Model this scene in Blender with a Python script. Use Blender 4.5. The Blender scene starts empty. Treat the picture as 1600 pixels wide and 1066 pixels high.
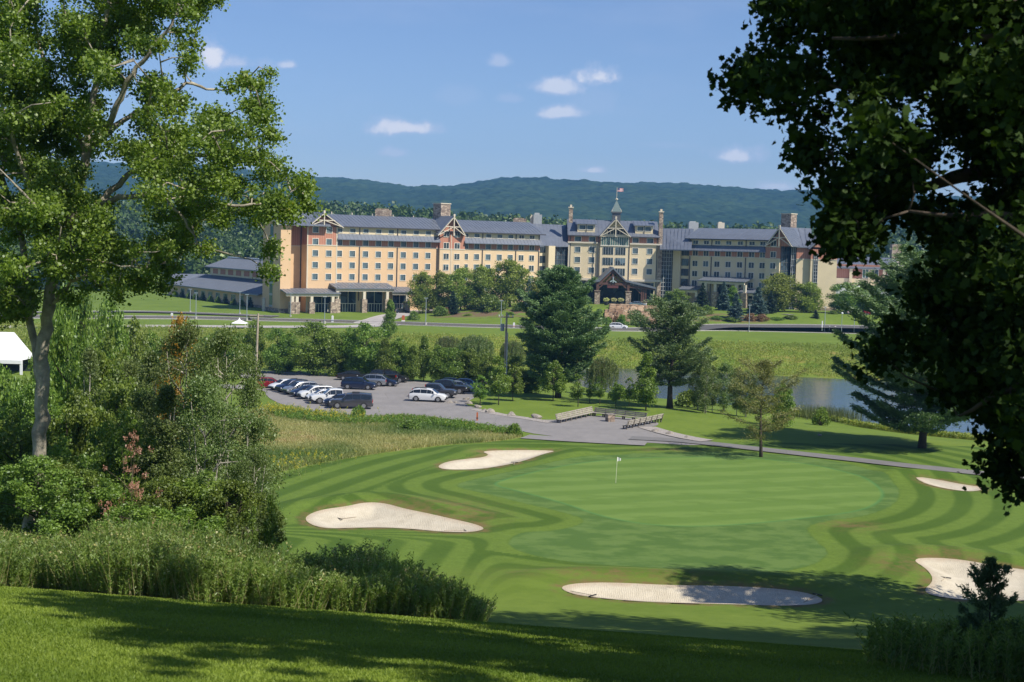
import bpy, math, random
import numpy as np
from mathutils import Vector, Matrix
R = math.radians
scene = bpy.context.scene
col = scene.collection
# ------------------------------------------------------------------ camera
F = 2222.0; ROLL = 0.027; CAMZ = 20.0
PITCH = math.atan(146*math.cos(ROLL)/F)
_f0 = np.array([0, math.cos(PITCH), -math.sin(PITCH)]); _u0 = np.array([0, math.sin(PITCH), math.cos(PITCH)]); _r0 = np.array([1., 0, 0])
_rt = _r0*math.cos(ROLL)+_u0*math.sin(ROLL); _up = -_r0*math.sin(ROLL)+_u0*math.cos(ROLL)
cam_d = bpy.data.cameras.new('camera'); cam = bpy.data.objects.new('camera', cam_d); col.objects.link(cam)
cam_d.sensor_width = 36; cam_d.lens = 36*F/1600; cam_d.clip_end = 20000; cam_d.clip_start = 0.3
m = Matrix.Identity(4)
for i in range(3):
    m[i][0] = _rt[i]; m[i][1] = _up[i]; m[i][2] = -_f0[i]
m[2][3] = CAMZ
cam.matrix_world = m
cam_d.dof.use_dof = True; cam_d.dof.focus_distance = 130; cam_d.dof.aperture_fstop = 2.8
scene.camera = cam
# ------------------------------------------------------------------ light
SUN_EL = 48.0
SD = np.array([.83, -.55, 0]); SD = SD/np.linalg.norm(SD)*math.cos(R(SUN_EL)); SD[2] = math.sin(R(SUN_EL))
sl = bpy.data.lights.new('sun', 'SUN'); sl.energy = 4.6; sl.angle = R(0.5); sl.color = (1, .93, .82)
sun = bpy.data.objects.new('sun', sl); col.objects.link(sun)
sun.rotation_euler = Vector(SD).to_track_quat('Z', 'Y').to_euler(); sun.location = (40, -40, 90)
scene.view_settings.view_transform = 'Standard'; scene.view_settings.look = 'None'
scene.view_settings.exposure = 0.42; scene.view_settings.gamma = 1; scene.view_settings.use_curve_mapping = False
try:
    scene.cycles.max_bounces = 8; scene.cycles.transparent_max_bounces = 8; scene.cycles.volume_bounces = 0
    scene.cycles.diffuse_bounces = 3; scene.cycles.use_adaptive_sampling = True
except Exception: pass
world = bpy.data.worlds.new('World'); scene.world = world; world.use_nodes = True

# tall trees right of and behind the viewpoint: x, y, height, crown radius, crown base
SHADE = [(24,9,27,8,7),(15,-5,27,8,8),(25,25,28,8,5),(29,44,31,8.5,5),(36,71,31,8.5,9),(42,54,30,8,4),(19.5,28,33,7.5,13),(20,38,33,8.5,13),(26,53,35,9,11),(18.5,22,23,6,2.5)]
class NT:
    """terse node-tree helper"""
    def __init__(s, tree): s.t = tree; s.n = tree.nodes; s.l = tree.links
    def node(s, kind, **kw):
        n = s.n.new(kind)
        for k, v in kw.items():
            if k in n.bl_rna.properties: setattr(n, k, v)
        return n
    def set(s, sock, v):
        if v is None: return
        if hasattr(v, 'is_output'): s.l.new(v, sock)
        elif isinstance(v, (tuple, list)) and len(v) == 3 and sock.type == 'RGBA': sock.default_value = (*v, 1)
        else: sock.default_value = v
    def math(s, op, a, b=None, c=None, clamp=False):
        n = s.n.new('ShaderNodeMath'); n.operation = op; n.use_clamp = clamp
        s.set(n.inputs[0], a); s.set(n.inputs[1], b); s.set(n.inputs[2], c); return n.outputs[0]
    def noise(s, scale, detail=3, rough=.55, vec=None, dist=0.0):
        n = s.n.new('ShaderNodeTexNoise'); n.inputs['Scale'].default_value = scale; n.inputs['Detail'].default_value = detail
        n.inputs['Roughness'].default_value = rough; n.inputs['Distortion'].default_value = dist
        if vec is not None: s.l.new(vec, n.inputs['Vector'])
        return n.outputs['Fac']
    def voronoi(s, scale, vec=None, feature='F1'):
        n = s.n.new('ShaderNodeTexVoronoi'); n.feature = feature; n.inputs['Scale'].default_value = scale
        if vec is not None: s.l.new(vec, n.inputs['Vector'])
        return n.outputs[0], (n.outputs[1] if feature == 'F1' else None)
    def mix(s, f, a, b, blend='MIX'):
        n = s.n.new('ShaderNodeMix'); n.data_type = 'RGBA'; n.blend_type = blend
        s.set(n.inputs[0], f); s.set(n.inputs[6], a); s.set(n.inputs[7], b); return n.outputs[2]
    def ramp(s, f, stops):
        n = s.n.new('ShaderNodeValToRGB'); s.set(n.inputs[0], f); e = n.color_ramp.elements
        while len(e) > 1: e.remove(e[-1])
        e[0].position = stops[0][0]; e[0].color = (*stops[0][1], 1)
        for p, c in stops[1:]:
            k = e.new(p); k.color = (*c, 1)
        return n.outputs[0]
    def mr(s, v, a, b, c=0., d=1., smooth=True):
        n = s.n.new('ShaderNodeMapRange'); n.interpolation_type = 'SMOOTHSTEP' if smooth else 'LINEAR'
        s.set(n.inputs[0], v); s.set(n.inputs[1], a); s.set(n.inputs[2], b); s.set(n.inputs[3], c); s.set(n.inputs[4], d); return n.outputs[0]
    def attr(s, name):
        n = s.n.new('ShaderNodeAttribute'); n.attribute_name = name; return n.outputs['Fac']
    def pos(s): return s.n.new('ShaderNodeNewGeometry').outputs['Position']
    def obj(s): return s.n.new('ShaderNodeTexCoord').outputs['Object']
    def scalev(s, v, sc):
        n = s.n.new('ShaderNodeVectorMath'); n.operation = 'MULTIPLY'; s.l.new(v, n.inputs[0]); n.inputs[1].default_value = sc; return n.outputs[0]
    def bump(s, h, strength=.5, dist=.05):
        n = s.n.new('ShaderNodeBump'); n.inputs['Strength'].default_value = strength; n.inputs['Distance'].default_value = dist
        s.l.new(h, n.inputs['Height']); return n.outputs[0]

def ray(px, py):
    return _f0 + _rt*(px-800)/F + _up*(533-py)/F
# sky + small fair-weather clouds, by world direction
W = NT(world.node_tree)
for n in list(W.n): W.n.remove(n)
sky = W.node('ShaderNodeTexSky'); sky.sky_type = 'NISHITA'; sky.sun_disc = False
sky.sun_elevation = R(SUN_EL); sky.sun_rotation = math.atan2(SD[0], SD[1]); sky.altitude = 400; sky.air_density = 1.0; sky.dust_density = 0.6; sky.ozone_density = 2.5
wd = W.node('ShaderNodeTexCoord').outputs['Generated']
sx = W.node('ShaderNodeSeparateXYZ'); W.l.new(wd, sx.inputs[0])
yy = W.math('MAXIMUM', sx.outputs[1], 0.05)
cu = W.math('DIVIDE', sx.outputs[0], yy); cv = W.math('DIVIDE', sx.outputs[2], yy)
nz = W.noise(26, 6, .62, wd); nz2 = W.noise(75, 4, .6, wd)
nn = W.math('ADD', W.math('MULTIPLY', W.math('SUBTRACT', nz, .5), 2.0), W.math('MULTIPLY', W.math('SUBTRACT', nz2, .5), .9))
CL = [(932,122,42,26,.95),(872,136,52,19,.62),(878,178,40,13,.62),(800,155,26,10,.22),(778,98,20,12,.4),(640,202,60,18,.8),(620,240,22,10,.4),
      (925,267,22,8,.6),(1150,245,48,17,.7),(1215,292,34,11,.5),(330,90,28,34,.8),(375,100,55,17,.5),(450,102,16,9,.55),(1040,228,45,7,.1),(715,150,40,24,.1),(940,160,50,40,.12)]
tot = None
for (px, py, a, b, s_) in CL:
    d = ray(px, py); u0 = d[0]/d[1]; v0 = d[2]/d[1]
    du = W.math('DIVIDE', W.math('SUBTRACT', cu, u0), a/F*1.25); dv0 = W.math('DIVIDE', W.math('SUBTRACT', cv, v0), b/F*1.25)
    dv = W.math('MULTIPLY', dv0, W.mr(dv0, -.2, .2, 1.7, 1.0))      # flatter undersides
    rr = W.math('SQRT', W.math('ADD', W.math('MULTIPLY', du, du), W.math('MULTIPLY', dv, dv)))
    e = W.mr(W.math('SUBTRACT', rr, nn), 1.0, .22, 0, min(1, s_*1.25))
    tot = e if tot is None else W.math('MAXIMUM', tot, e)
veil = W.mr(W.noise(5, 5, .6, W.scalev(wd, (1, 1, 4.0))), .48, .8, 0, .16)
tot = W.math('MAXIMUM', tot, veil)
skc = W.mix(1.0, sky.outputs[0], (.68, .72, .87), 'MULTIPLY')
sc = W.mix(tot, skc, W.mix(W.mr(tot, .3, .95), (4.3, 4.8, 6.2), (6.2, 6.3, 6.8)))
bg = W.node('ShaderNodeBackground'); W.l.new(sc, bg.inputs[0]); bg.inputs[1].default_value = 0.105
out = W.node('ShaderNodeOutputWorld'); W.l.new(bg.outputs[0], out.inputs[0])

# ------------------------------------------------------------------ helpers
def tag(o, label=None, cat=None, group=None, kind=None):
    if label: o['label'] = label
    if cat: o['category'] = cat
    if group: o['group'] = group
    if kind: o['kind'] = kind
    return o
def empty(name, loc=(0, 0, 0), rz=0.0, label=None, cat=None, group=None):
    o = bpy.data.objects.new(name, None); col.objects.link(o); o.location = loc; o.rotation_euler = (0, 0, rz); o.empty_display_size = .5
    return tag(o, label, cat, group)
def link(name, me, parent=None, loc=None):
    o = bpy.data.objects.new(name, me); col.objects.link(o)
    if parent: o.parent = parent
    if loc is not None: o.location = loc
    return o
def np_mesh(name, V, FQ, mat, attrs=None, smooth=False):
    """V (n,3); FQ (m,k) polygons of equal size; attrs {name:(domain, array)}"""
    me = bpy.data.meshes.new(name); V = np.asarray(V, np.float32); FQ = np.asarray(FQ, np.int32)
    m_, k = FQ.shape
    me.vertices.add(len(V)); me.vertices.foreach_set('co', V.ravel())
    me.loops.add(m_*k); me.loops.foreach_set('vertex_index', FQ.ravel())
    me.polygons.add(m_); me.polygons.foreach_set('loop_start', np.arange(0, m_*k, k, dtype=np.int32))
    try: me.polygons.foreach_set('loop_total', np.full(m_, k, np.int32))
    except Exception: pass
    if smooth: me.polygons.foreach_set('use_smooth', np.ones(m_, bool))
    me.update(calc_edges=True)
    for an, (dom, arr) in (attrs or {}).items():
        a = me.attributes.new(an, 'FLOAT', dom); a.data.foreach_set('value', np.asarray(arr, np.float32).ravel())
    if mat: me.materials.append(mat)
    return me
class MB:
    """collects shapes; build() links them as one mesh object"""
    def __init__(s, O=(0, 0, 0), X=(1, 0, 0), Y=(0, 1, 0), Z=(0, 0, 1)):
        s.v = []; s.f = []; s.frame(O, X, Y, Z)
    def frame(s, O, X, Y, Z=(0, 0, 1)):
        s.O = np.array(O, float); s.M = np.array([X, Y, Z], float).T; return s
    def add(s, P, faces):
        b = len(s.v)
        for p in P: s.v.append(tuple(s.O + s.M @ np.array(p, float)))
        for f in faces: s.f.append(tuple(b+i for i in f))
        return s
    def box(s, x0, x1, y0, y1, z0, z1):
        P = [(x0,y0,z0),(x1,y0,z0),(x1,y1,z0),(x0,y1,z0),(x0,y0,z1),(x1,y0,z1),(x1,y1,z1),(x0,y1,z1)]
        return s.add(P, [(0,3,2,1),(4,5,6,7),(0,1,5,4),(1,2,6,5),(2,3,7,6),(3,0,4,7)])
    def prism(s, pts, x0, x1):
        """profile pts [(y,z)] swept along x"""
        n = len(pts)
        P = [(x0, a, b) for a, b in pts]+[(x1, a, b) for a, b in pts]
        return s.add(P, [tuple(range(n-1, -1, -1)), tuple(range(n, 2*n))]+[(i, (i+1) % n, n+(i+1) % n, n+i) for i in range(n)])
    def prismy(s, pts, y0, y1):
        """profile pts [(x,z)] swept along y"""
        n = len(pts)
        P = [(a, y0, b) for a, b in pts]+[(a, y1, b) for a, b in pts]
        return s.add(P, [tuple(range(n)), tuple(range(2*n-1, n-1, -1))]+[(i, n+i, n+(i+1) % n, (i+1) % n) for i in range(n)])
    def beam(s, p, q, w, h=None):
        h = h or w; p = np.array(p, float); q = np.array(q, float); d = q-p; L = np.linalg.norm(d)
        if L < 1e-6: return s
        d /= L; a = np.cross(d, (0, 0, 1)); 
        if np.linalg.norm(a) < 1e-3: a = np.array([1., 0, 0])
        a /= np.linalg.norm(a); b = np.cross(a, d)
        P = []
        for c in (p, q):
            for i, j in ((-1,-1),(1,-1),(1,1),(-1,1)): P.append(c+a*i*w/2+b*j*h/2)
        return s.add(P, [(3,2,1,0),(4,5,6,7),(0,1,5,4),(1,2,6,5),(2,3,7,6),(3,0,4,7)])
    def tube(s, pts, rad, seg=8, cap=True):
        pts = [np.array(p, float) for p in pts]; n = len(pts)
        if not hasattr(rad, '__len__'): rad = [rad]*n
        P = []; ref = np.array([0.13, .97, .2])
        for i, p in enumerate(pts):
            t = pts[min(i+1, n-1)]-pts[max(i-1, 0)]; t = t/(np.linalg.norm(t)+1e-9)
            a = np.cross(t, ref)
            if np.linalg.norm(a) < .1: a = np.cross(t, (1, 0, .1))
            a /= np.linalg.norm(a); b = np.cross(t, a)
            for k in range(seg):
                an = 2*math.pi*k/seg; P.append(p+(a*math.cos(an)+b*math.sin(an))*rad[i])
        fs = [(i*seg+k, i*seg+(k+1) % seg, (i+1)*seg+(k+1) % seg, (i+1)*seg+k) for i in range(n-1) for k in range(seg)]
        if cap: fs += [tuple(range(seg-1, -1, -1)), tuple((n-1)*seg+k for k in range(seg))]
        return s.add(P, fs)
    def mesh(s, name, mat=None, smooth=False):
        me = bpy.data.meshes.new(name); me.from_pydata(s.v, [], s.f); me.update()
        if smooth:
            for p in me.polygons: p.use_smooth = True
        if mat: me.materials.append(mat)
        return me
    def build(s, name, mat, parent=None, smooth=False, off=None):
        if off is not None: s.v = [(a-off[0], b-off[1], c-off[2]) for a, b, c in s.v]
        return link(name, s.mesh(name, mat, smooth), parent)

# ------------------------------------------------------------------ materials
def new_mat(name):
    mt = bpy.data.materials.new(name); mt.use_nodes = True; t = NT(mt.node_tree)
    p = t.n.get('Principled BSDF'); return mt, t, p
def M_(name, c, rough=.7, var=.12, scale=3.0, bump=0.0, bscale=20, metal=0.0, spec=.5, coat=0.0, bdist=.02):
    mt, t, p = new_mat(name)
    f = t.noise(scale, 4, .6, t.obj())
    lo = tuple(x*(1-var) for x in c); hi = tuple(min(1, x*(1+var)) for x in c)
    t.set(p.inputs['Base Color'], t.ramp(f, [(.3, lo), (.7, hi)]))
    p.inputs['Roughness'].default_value = rough; p.inputs['Metallic'].default_value = metal; p.inputs['Specular IOR Level'].default_value = spec
    if coat: p.inputs['Coat Weight'].default_value = coat; p.inputs['Coat Roughness'].default_value = .05
    if bump: t.l.new(t.bump(t.noise(bscale, 5, .6, t.obj()), bump, bdist), p.inputs['Normal'])
    return mt
def leaf_mat(name, dark, light, accent=None, trans=.35, rough=.5, hue=True, spec=.12):
    mt, t, p = new_mat(name); t.n.remove(p)
    v = t.attr('v'); oi = t.node('ShaderNodeObjectInfo').outputs['Random']
    stops = [(0.0, dark), (.75, light)]
    if accent: stops = [(0.0, dark), (.7, light), (.93, light), (.97, accent)]
    c = t.ramp(v, stops)
    if hue:
        h = t.node('ShaderNodeHueSaturation'); t.set(h.inputs['Hue'], t.mr(oi, 0, 1, .485, .515, False)); t.set(h.inputs['Value'], t.mr(oi, 0, 1, .85, 1.15, False)); t.l.new(c, h.inputs['Color']); c = h.outputs[0]
    d = t.node('ShaderNodeBsdfDiffuse'); t.l.new(c, d.inputs[0])
    tr = t.node('ShaderNodeBsdfTranslucent'); t.l.new(t.mix(1.0, c, (1.15, 1.25, .55), 'MULTIPLY'), tr.inputs[0])
    gl = t.node('ShaderNodeBsdfGlossy'); gl.inputs['Roughness'].default_value = rough; gl.inputs[0].default_value = (.9, .95, 1, 1)
    m1 = t.node('ShaderNodeMixShader'); m1.inputs[0].default_value = trans; t.l.new(d.outputs[0], m1.inputs[1]); t.l.new(tr.outputs[0], m1.inputs[2])
    m2 = t.node('ShaderNodeMixShader'); m2.inputs[0].default_value = spec*.3; t.l.new(m1.outputs[0], m2.inputs[1]); t.l.new(gl.outputs[0], m2.inputs[2])
    t.l.new(m2.outputs[0], t.n['Material Output'].inputs[0]); return mt

# ------------------------------------------------------------------ geometry of the land
def sstep(a, b, x):
    t = np.clip((np.asarray(x, float)-a)/(b-a), 0, 1); return t*t*(3-2*t)
def plane_hit(px, py, z=0.0):
    d = ray(px, py); t = (z-CAMZ)/d[2]; return d[0]*t, d[1]*t
def poly_w(pts, z=0.0): return np.array([plane_hit(a, b, z) for a, b in pts])
def sdf(P, X, Y):
    """signed distance (negative inside) to the closed polygon P"""
    X = np.asarray(X, float); Y = np.asarray(Y, float)
    d = np.full(X.shape, 1e18); ins = np.zeros(X.shape, bool); n = len(P)
    for i in range(n):
        ax, ay = P[i]; bx, by = P[(i+1) % n]; ex, ey = bx-ax, by-ay; L = ex*ex+ey*ey+1e-12
        t = np.clip(((X-ax)*ex+(Y-ay)*ey)/L, 0, 1)
        d = np.minimum(d, (X-ax-t*ex)**2+(Y-ay-t*ey)**2)
        c = (ay > Y) != (by > Y)
        with np.errstate(divide='ignore', invalid='ignore'):
            xx = (bx-ax)*(Y-ay)/(by-ay if by != ay else 1e-12)+ax
        ins ^= c & (X < xx)
    d = np.sqrt(d); return np.where(ins, -d, d)
def smoothpoly(P, n=3):
    P = np.array(P, float)
    for _ in range(n):
        Q = np.roll(P, -1, 0); P = np.stack([.75*P+.25*Q, .25*P+.75*Q], 1).reshape(-1, 2)
    return P
GREEN = smoothpoly(poly_w([(765,757),(800,746),(840,735),(890,724),(950,716),(1020,712),(1100,712),(1180,715),(1250,722),(1310,733),(1355,747),(1382,767),(1374,785),(1340,799),(1262,809),(1150,820),(1060,822),(997,817),(935,805),(885,787),(810,767)]), 2)
APRON = smoothpoly(poly_w([(704,760),(740,749),(790,738),(830,728),(880,717),(950,709),(1020,705),(1100,705),(1190,708),(1270,715),(1340,727),(1385,744),(1409,767),(1396,790),(1350,807),(1290,813),(1256,823),(1272,842),(1298,862),(1270,882),(1187,896),(1100,892),(1000,885),(910,878),(847,868),(803,856),(793,842),(815,829),(872,828),(925,813),(870,797),(810,784),(760,771)]), 2)
BUNK = [
 [(474,807),(500,797),(540,793),(570,787),(600,788),(630,796),(670,803),(710,811),(745,818),(760,825),(735,830),(690,829),(640,824),(590,822),(550,823),(510,824),(485,818)],
 [(683,728),(700,720),(730,716),(755,714),(765,710),(752,706),(770,704),(820,703),(873,704),(850,709),(825,717),(790,726),(750,733),(710,734),(690,733)],
 [(874,917),(900,911),(960,910),(1040,914),(1120,915),(1200,918),(1260,925),(1290,936),(1275,945),(1220,948),(1140,945),(1060,944),(980,940),(910,932),(885,925)],
 [(1424,876),(1450,873),(1500,876),(1560,886),(1625,894),(1660,912),(1640,934),(1590,938),(1520,937),(1470,932),(1440,922),(1460,905),(1450,890)],
 [(1426,746),(1460,750),(1500,757),(1545,763),(1520,769),(1480,764),(1445,756)]]
BUNKW = [smoothpoly(poly_w(b), 2) for b in BUNK]
POND = smoothpoly(poly_w([(930,577),(1000,580),(1100,585),(1200,590),(1300,595),(1400,600),(1700,612),(1760,640),(1700,690),(1560,680),(1480,672),(1420,667),(1365,661),(1320,650),(1285,641),(1240,640),(1190,634),(1120,626),(1060,621),(1000,617),(950,608),(915,594)], -2.2), 2)
FIELD = smoothpoly(poly_w([(345,650),(400,646),(425,632),(470,645),(560,655),(640,650),(720,662),(800,674),(822,681),(760,688),(690,693),(600,706),(500,724),(410,744),(340,765)]), 1)
PARK = smoothpoly(poly_w([(366,576),(420,580),(470,583),(540,589),(620,595),(690,598),(752,602),(760,612),(742,622),(722,632),(760,642),(800,650),(868,659),(925,648),(1010,656),(1036,664),(1000,672),(1060,684),(1100,690),(1100,697),(1000,690),(930,686),(850,679),(790,668),(720,657),(660,650),(600,653),(560,652),(480,643),(440,633),(416,620),(414,610),(372,608),(340,606),(340,601),(385,602),(405,600),(407,592),(372,590)]), 1)
_ys = np.arange(-80, 140, 1.0)
_pz = np.interp(_ys, [-80,-20,0,14,34,40,50,60,70,78,86,140], [27,20.6,18.3,15.26,10.93,9.1,6.35,3.7,1.3,.15,0,0])
_pz = np.convolve(np.pad(_pz, 3, 'edge'), np.ones(7)/7, 'valid')
_tx = np.random.RandomState(5)
_waves = [(_tx.uniform(.02, .12), _tx.uniform(.02, .12), _tx.uniform(0, 6.28), _tx.uniform(.04, .09)) for _ in range(7)]
def H(x, y, bunk=True):
    x = np.asarray(x, float); y = np.asarray(y, float)
    z = np.interp(y, _ys, _pz)
    z = z - .048*np.clip(x, -26, 9)*(1-sstep(38, 76, y))
    un = sum(a*np.sin(fx*x+fy*y+ph) for fx, fy, ph, a in _waves)
    z = z + un*.8*sstep(60, 90, y)*(1-sstep(150, 170, y))
    # pond basin and its banks
    near = (y > 140) & (y < 360)
    if near.any():
        sd = np.full(z.shape, 99.); sd[near] = sdf(POND, x[near], y[near])
        far = sstep(225, 250, y)
        wdt = 36+far*17
        z = z - 2.25*(1-sstep(0, 1, np.clip(sd/wdt, 0, 1))) - 1.2*(1-sstep(-4, 0, sd))
        z = z + .3*sstep(300, 345, y)
    # hotel terrace
    tr = 1.0+3.1*sstep(-32, 8, x)
    lx = sstep(21, 25, x)*(1-sstep(40, 44, x))
    z = z + (tr-.3)*(sstep(366, 392, y)*(1-lx)+sstep(388, 392, y)*lx)
    # rise beyond
    rr = 25-11*sstep(-90, 60, x)
    z = z + rr*sstep(500, 900, y)
    # bunkers
    if bunk:
        nb = (y > 70) & (y < 145)
        if nb.any():
            zz = z[nb]
            for B in BUNKW:
                s_ = sdf(B, x[nb], y[nb]); cy = B[:, 1].mean(); 
                zz = zz + .50*np.exp(-((s_-2.2)/2.0)**2)*sstep(cy-2, cy+6, y[nb]) - .50*sstep(0, 2.4, -s_)
            z = z.copy(); z[nb] = zz
    return z
def hz(x, y): return float(H(np.array([x]), np.array([y]))[0])
def ground(px, py, z0=0.0):
    """where the line of sight through this direction first meets the land"""
    z = z0
    for _ in range(12):
        x, y = plane_hit(px, py, z); z = .5*z+.5*hz(x, y)
    return x, y, z
def scale_at(y): return F/y*1.0
# ------------------------------------------------------------------ ground sheet
def ground_mat():
    mt, t, p = new_mat('grass_ground')
    P = t.pos(); g = t.attr('green'); ap = t.attr('apron'); fl = t.attr('field'); bk = t.attr('bunker'); st = t.attr('stripe'); sep = t.node('ShaderNodeSeparateXYZ'); t.l.new(P, sep.inputs[0])
    n1 = t.noise(.12, 4, .6, P); n2 = t.noise(1.1, 5, .65, P); n3 = t.noise(14, 4, .7, P); n4 = t.noise(.035, 3, .5, P)
    ns = t.noise(2.2, 3, .6, t.scalev(P, (1, .35, 1)))
    def mott(a, b, f): return t.ramp(f, [(.3, a), (.7, b)])
    comb = t.math('ADD', t.math('MULTIPLY', n1, .45), t.math('ADD', t.math('MULTIPLY', n2, .35), t.math('MULTIPLY', n3, .2)))
    rough = mott((.085, .142, .016), (.175, .24, .038), comb)
    # mown stripes
    ph = t.math('ADD', st, t.math('MULTIPLY', t.math('SUBTRACT', n2, .5), .25))
    sw = t.mr(t.math('SINE', ph), -.5, .5); sw = t.math('ADD', t.math('MULTIPLY', t.math('SUBTRACT', sw, .5), t.mr(n1, .3, .6, .55, 1.0)), .5)
    mown = t.mix(sw, (.047, .094, .011), (.150, .222, .036))
    mown = t.mix(t.math('MULTIPLY', n4, .5), mown, (.085, .15, .024)); mown = t.mix(t.mr(comb, .38, .62, .0, .55), mown, (.055, .105, .012))
    c0_ = t.mr(t.noise(5.5, 3, .7, P), .3, .7, .86, 1.14, False); fine = t.node('ShaderNodeHueSaturation'); t.set(fine.inputs['Value'], c0_); t.l.new(mown, fine.inputs['Color']); mown = fine.outputs[0]
    c = t.mix(t.attr('mown'), rough, mown)
    # brown worn rims and mounds
    brown = t.mix(t.noise(3.0, 3, .6, P), (.13, .105, .035), (.21, .13, .065))
    rim = t.math('MULTIPLY', t.mr(t.math('ABSOLUTE', t.math('SUBTRACT', bk, .25)), .0, .8, 1.0, 0.0), t.mr(t.noise(.8, 4, .7, P), .38, .62))
    c = t.mix(t.math('MULTIPLY', rim, .9), c, brown)
    dry = t.math('MULTIPLY', t.attr('dry'), t.mr(t.noise(.9, 5, .75, P), .38, .62))
    c = t.mix(t.math('MULTIPLY', dry, .75), c, brown)
    # apron (tight, blue-green) and the putting surface with faint diagonal mowing
    aps = t.noise(.4, 5, .65, t.scalev(P, (.8, 1.1, 1)))
    apc = t.mix(t.mr(aps, .42, .6), (.074, .138, .030), (.112, .182, .044))
    c = t.mix(t.mr(t.math('ADD', ap, t.math('MULTIPLY', t.math('SUBTRACT', ns, .5), .5)), .12, -.12), c, apc)
    dg = t.math('ADD', t.math('MULTIPLY', sep.outputs[0], -.55), t.math('MULTIPLY', sep.outputs[1], 1.35))
    gsw = t.mr(t.math('SINE', t.math('ADD', dg, t.math('MULTIPLY', n1, 3.0))), -.6, .6)
    gc = t.mix(gsw, (.108, .188, .036), (.138, .222, .048)); gc = t.mix(t.mr(t.noise(.3, 4, .6, t.scalev(P, (.7, 1.2, 1))), .45, .7), gc, (.095, .170, .030))
    gc = t.mix(t.math('MULTIPLY', n3, .25), gc, (.155, .235, .055))
    c = t.mix(t.mr(g, .1, -.1), c, gc)
    edge = t.mr(t.math('ABSOLUTE', g), 0, .3, .55, 0); c = t.mix(edge, c, (.07, .2, .06))
    # unmown field
    fc = t.ramp(t.noise(.5, 5, .7, P), [(.35, (.10, .17, .028)), (.5, (.20, .25, .05)), (.65, (.36, .31, .12))])
    c = t.mix(t.mr(t.math('ADD', fl, t.math('MULTIPLY', t.math('SUBTRACT', n2, .5), 2)), .4, -.4), c, fc)
    # weedy bank beyond the pond
    wc = t.ramp(t.noise(.22, 6, .7, t.scalev(P, (1, .5, 1))), [(.35, (.10, .18, .02)), (.52, (.19, .235, .035)), (.68, (.28, .22, .07))])
    c = t.mix(t.attr('weed'), c, wc)
    sh = t.math('MULTIPLY', t.attr('mulch'), t.mr(t.noise(.18, 4, .6, P), .42, .52)); c = t.mix(sh, c, (.16, .10, .07))
    t.l.new(c, p.inputs['Base Color']); p.inputs['Roughness'].default_value = .9; p.inputs['Specular IOR Level'].default_value = .15
    t.l.new(t.bump(t.math('ADD', n3, t.math('MULTIPLY', n2, 2)), .35, .03), p.inputs['Normal'])
    return mt
ys = [-45.]
while ys[-1] < 1300:
    y = ys[-1]
    s_ = .5 if y < 10 else .22 if y < 40 else .35 if y < 82 else .3 if y < 150 else .6 if y < 200 else .9 if y < 280 else 1.6 if y < 420 else y*.008
    ys.append(y+s_)
ys = np.array(ys); nx = 560
uu = np.linspace(-1, 1, nx); uu = np.sign(uu)*(np.abs(uu)*.75+.25*np.abs(uu)**3)
half = 40+np.clip(ys, 0, None)*.62
X = uu[None, :]*half[:, None]; Y = np.repeat(ys[:, None], nx, 1); Xf = X.ravel(); Yf = Y.ravel()
Z = H(Xf, Yf)
big = np.full(Xf.shape, 60.)
def field(P, m):
    a = big.copy(); a[m] = sdf(P, Xf[m], Yf[m]); return a
zone = (Yf > 60) & (Yf < 215) & (Xf > -90) & (Xf < 90)
aG = field(GREEN, zone); aA = field(APRON, zone); aF = field(FIELD, zone); aB = big.copy()
for B in BUNKW: aB = np.minimum(aB, field(B, zone))
dB1 = field(BUNKW[0], zone); dB2 = field(BUNKW[1], zone)
# ring mowing follows the apron and the two bunkers on the left
def smin(a, b, k):
    h = np.clip(.5+.5*(b-a)/k, 0, 1); return b*(1-h)+a*h-k*h*(1-h)
ring = smin(smin(aA, dB1-1.0, 4), dB2-1.0, 4)
def hull(P):
    P = sorted(map(tuple, P)); out = []
    for seq in (P, P[::-1]):
        h = []
        for p in seq:
            while len(h) > 1 and (h[-1][0]-h[-2][0])*(p[1]-h[-2][1])-(h[-1][1]-h[-2][1])*(p[0]-h[-2][0]) <= 0: h.pop()
            h.append(p)
        out += h[:-1]
    return np.array(out)
HU = smoothpoly(hull(np.vstack([APRON, BUNKW[0], BUNKW[1]])), 1); hd = field(HU, zone)
wx = sstep(4, 14, Xf); stripe = (np.where(hd > 0, hd+.9*np.sin(Xf*.07+Yf*.05), aA)*(1-wx)+aA*wx)*math.pi/1.5
wl = (1-sstep(95, 101, Yf))*(1-sstep(-3, 1, Xf))*sstep(70, 78, Yf)
stripe = stripe*(1-wl)+(Xf*1.0-(Yf-95)*.12)*math.pi/1.7*wl
mown = (1-sstep(20, 30, ring))*sstep(74, 84, Yf)*.95
mown = np.where(Yf > 150, 0, mown)*(.25+.75*sstep(82, 92, Yf))
Sand_d = sdf(np.array(BUNKW[0]), Xf, Yf)*0
dry = np.zeros_like(Xf)
for (px, py, rx, ry) in [(700,795,60,16),(735,806,50,12),(640,790,40,8),(1330,820,45,8),(960,900,160,8),(1400,885,40,12),(1480,870,60,6),(760,709,25,5),(1040,701,50,3),(1130,914,120,5)]:
    cx, cy = plane_hit(px, py); qx = rx/F*cy; qy = ry*cy*cy/(F*20)
    dry = np.maximum(dry, np.exp(-(((Xf-cx)/qx)**2+((Yf-cy)/qy)**2)))
pd = big.copy(); mp = (Yf > 150) & (Yf < 420); pd[mp] = sdf(POND, Xf[mp], Yf[mp])
weed = (1-sstep(50, 62, pd+6*np.sin(Xf*.11)))*sstep(232, 246, Yf+Xf*0)*(1-sstep(310, 316, Yf))
weed = np.maximum(weed, (1-sstep(1.5, 4, pd))*(Yf > 150))
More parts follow.
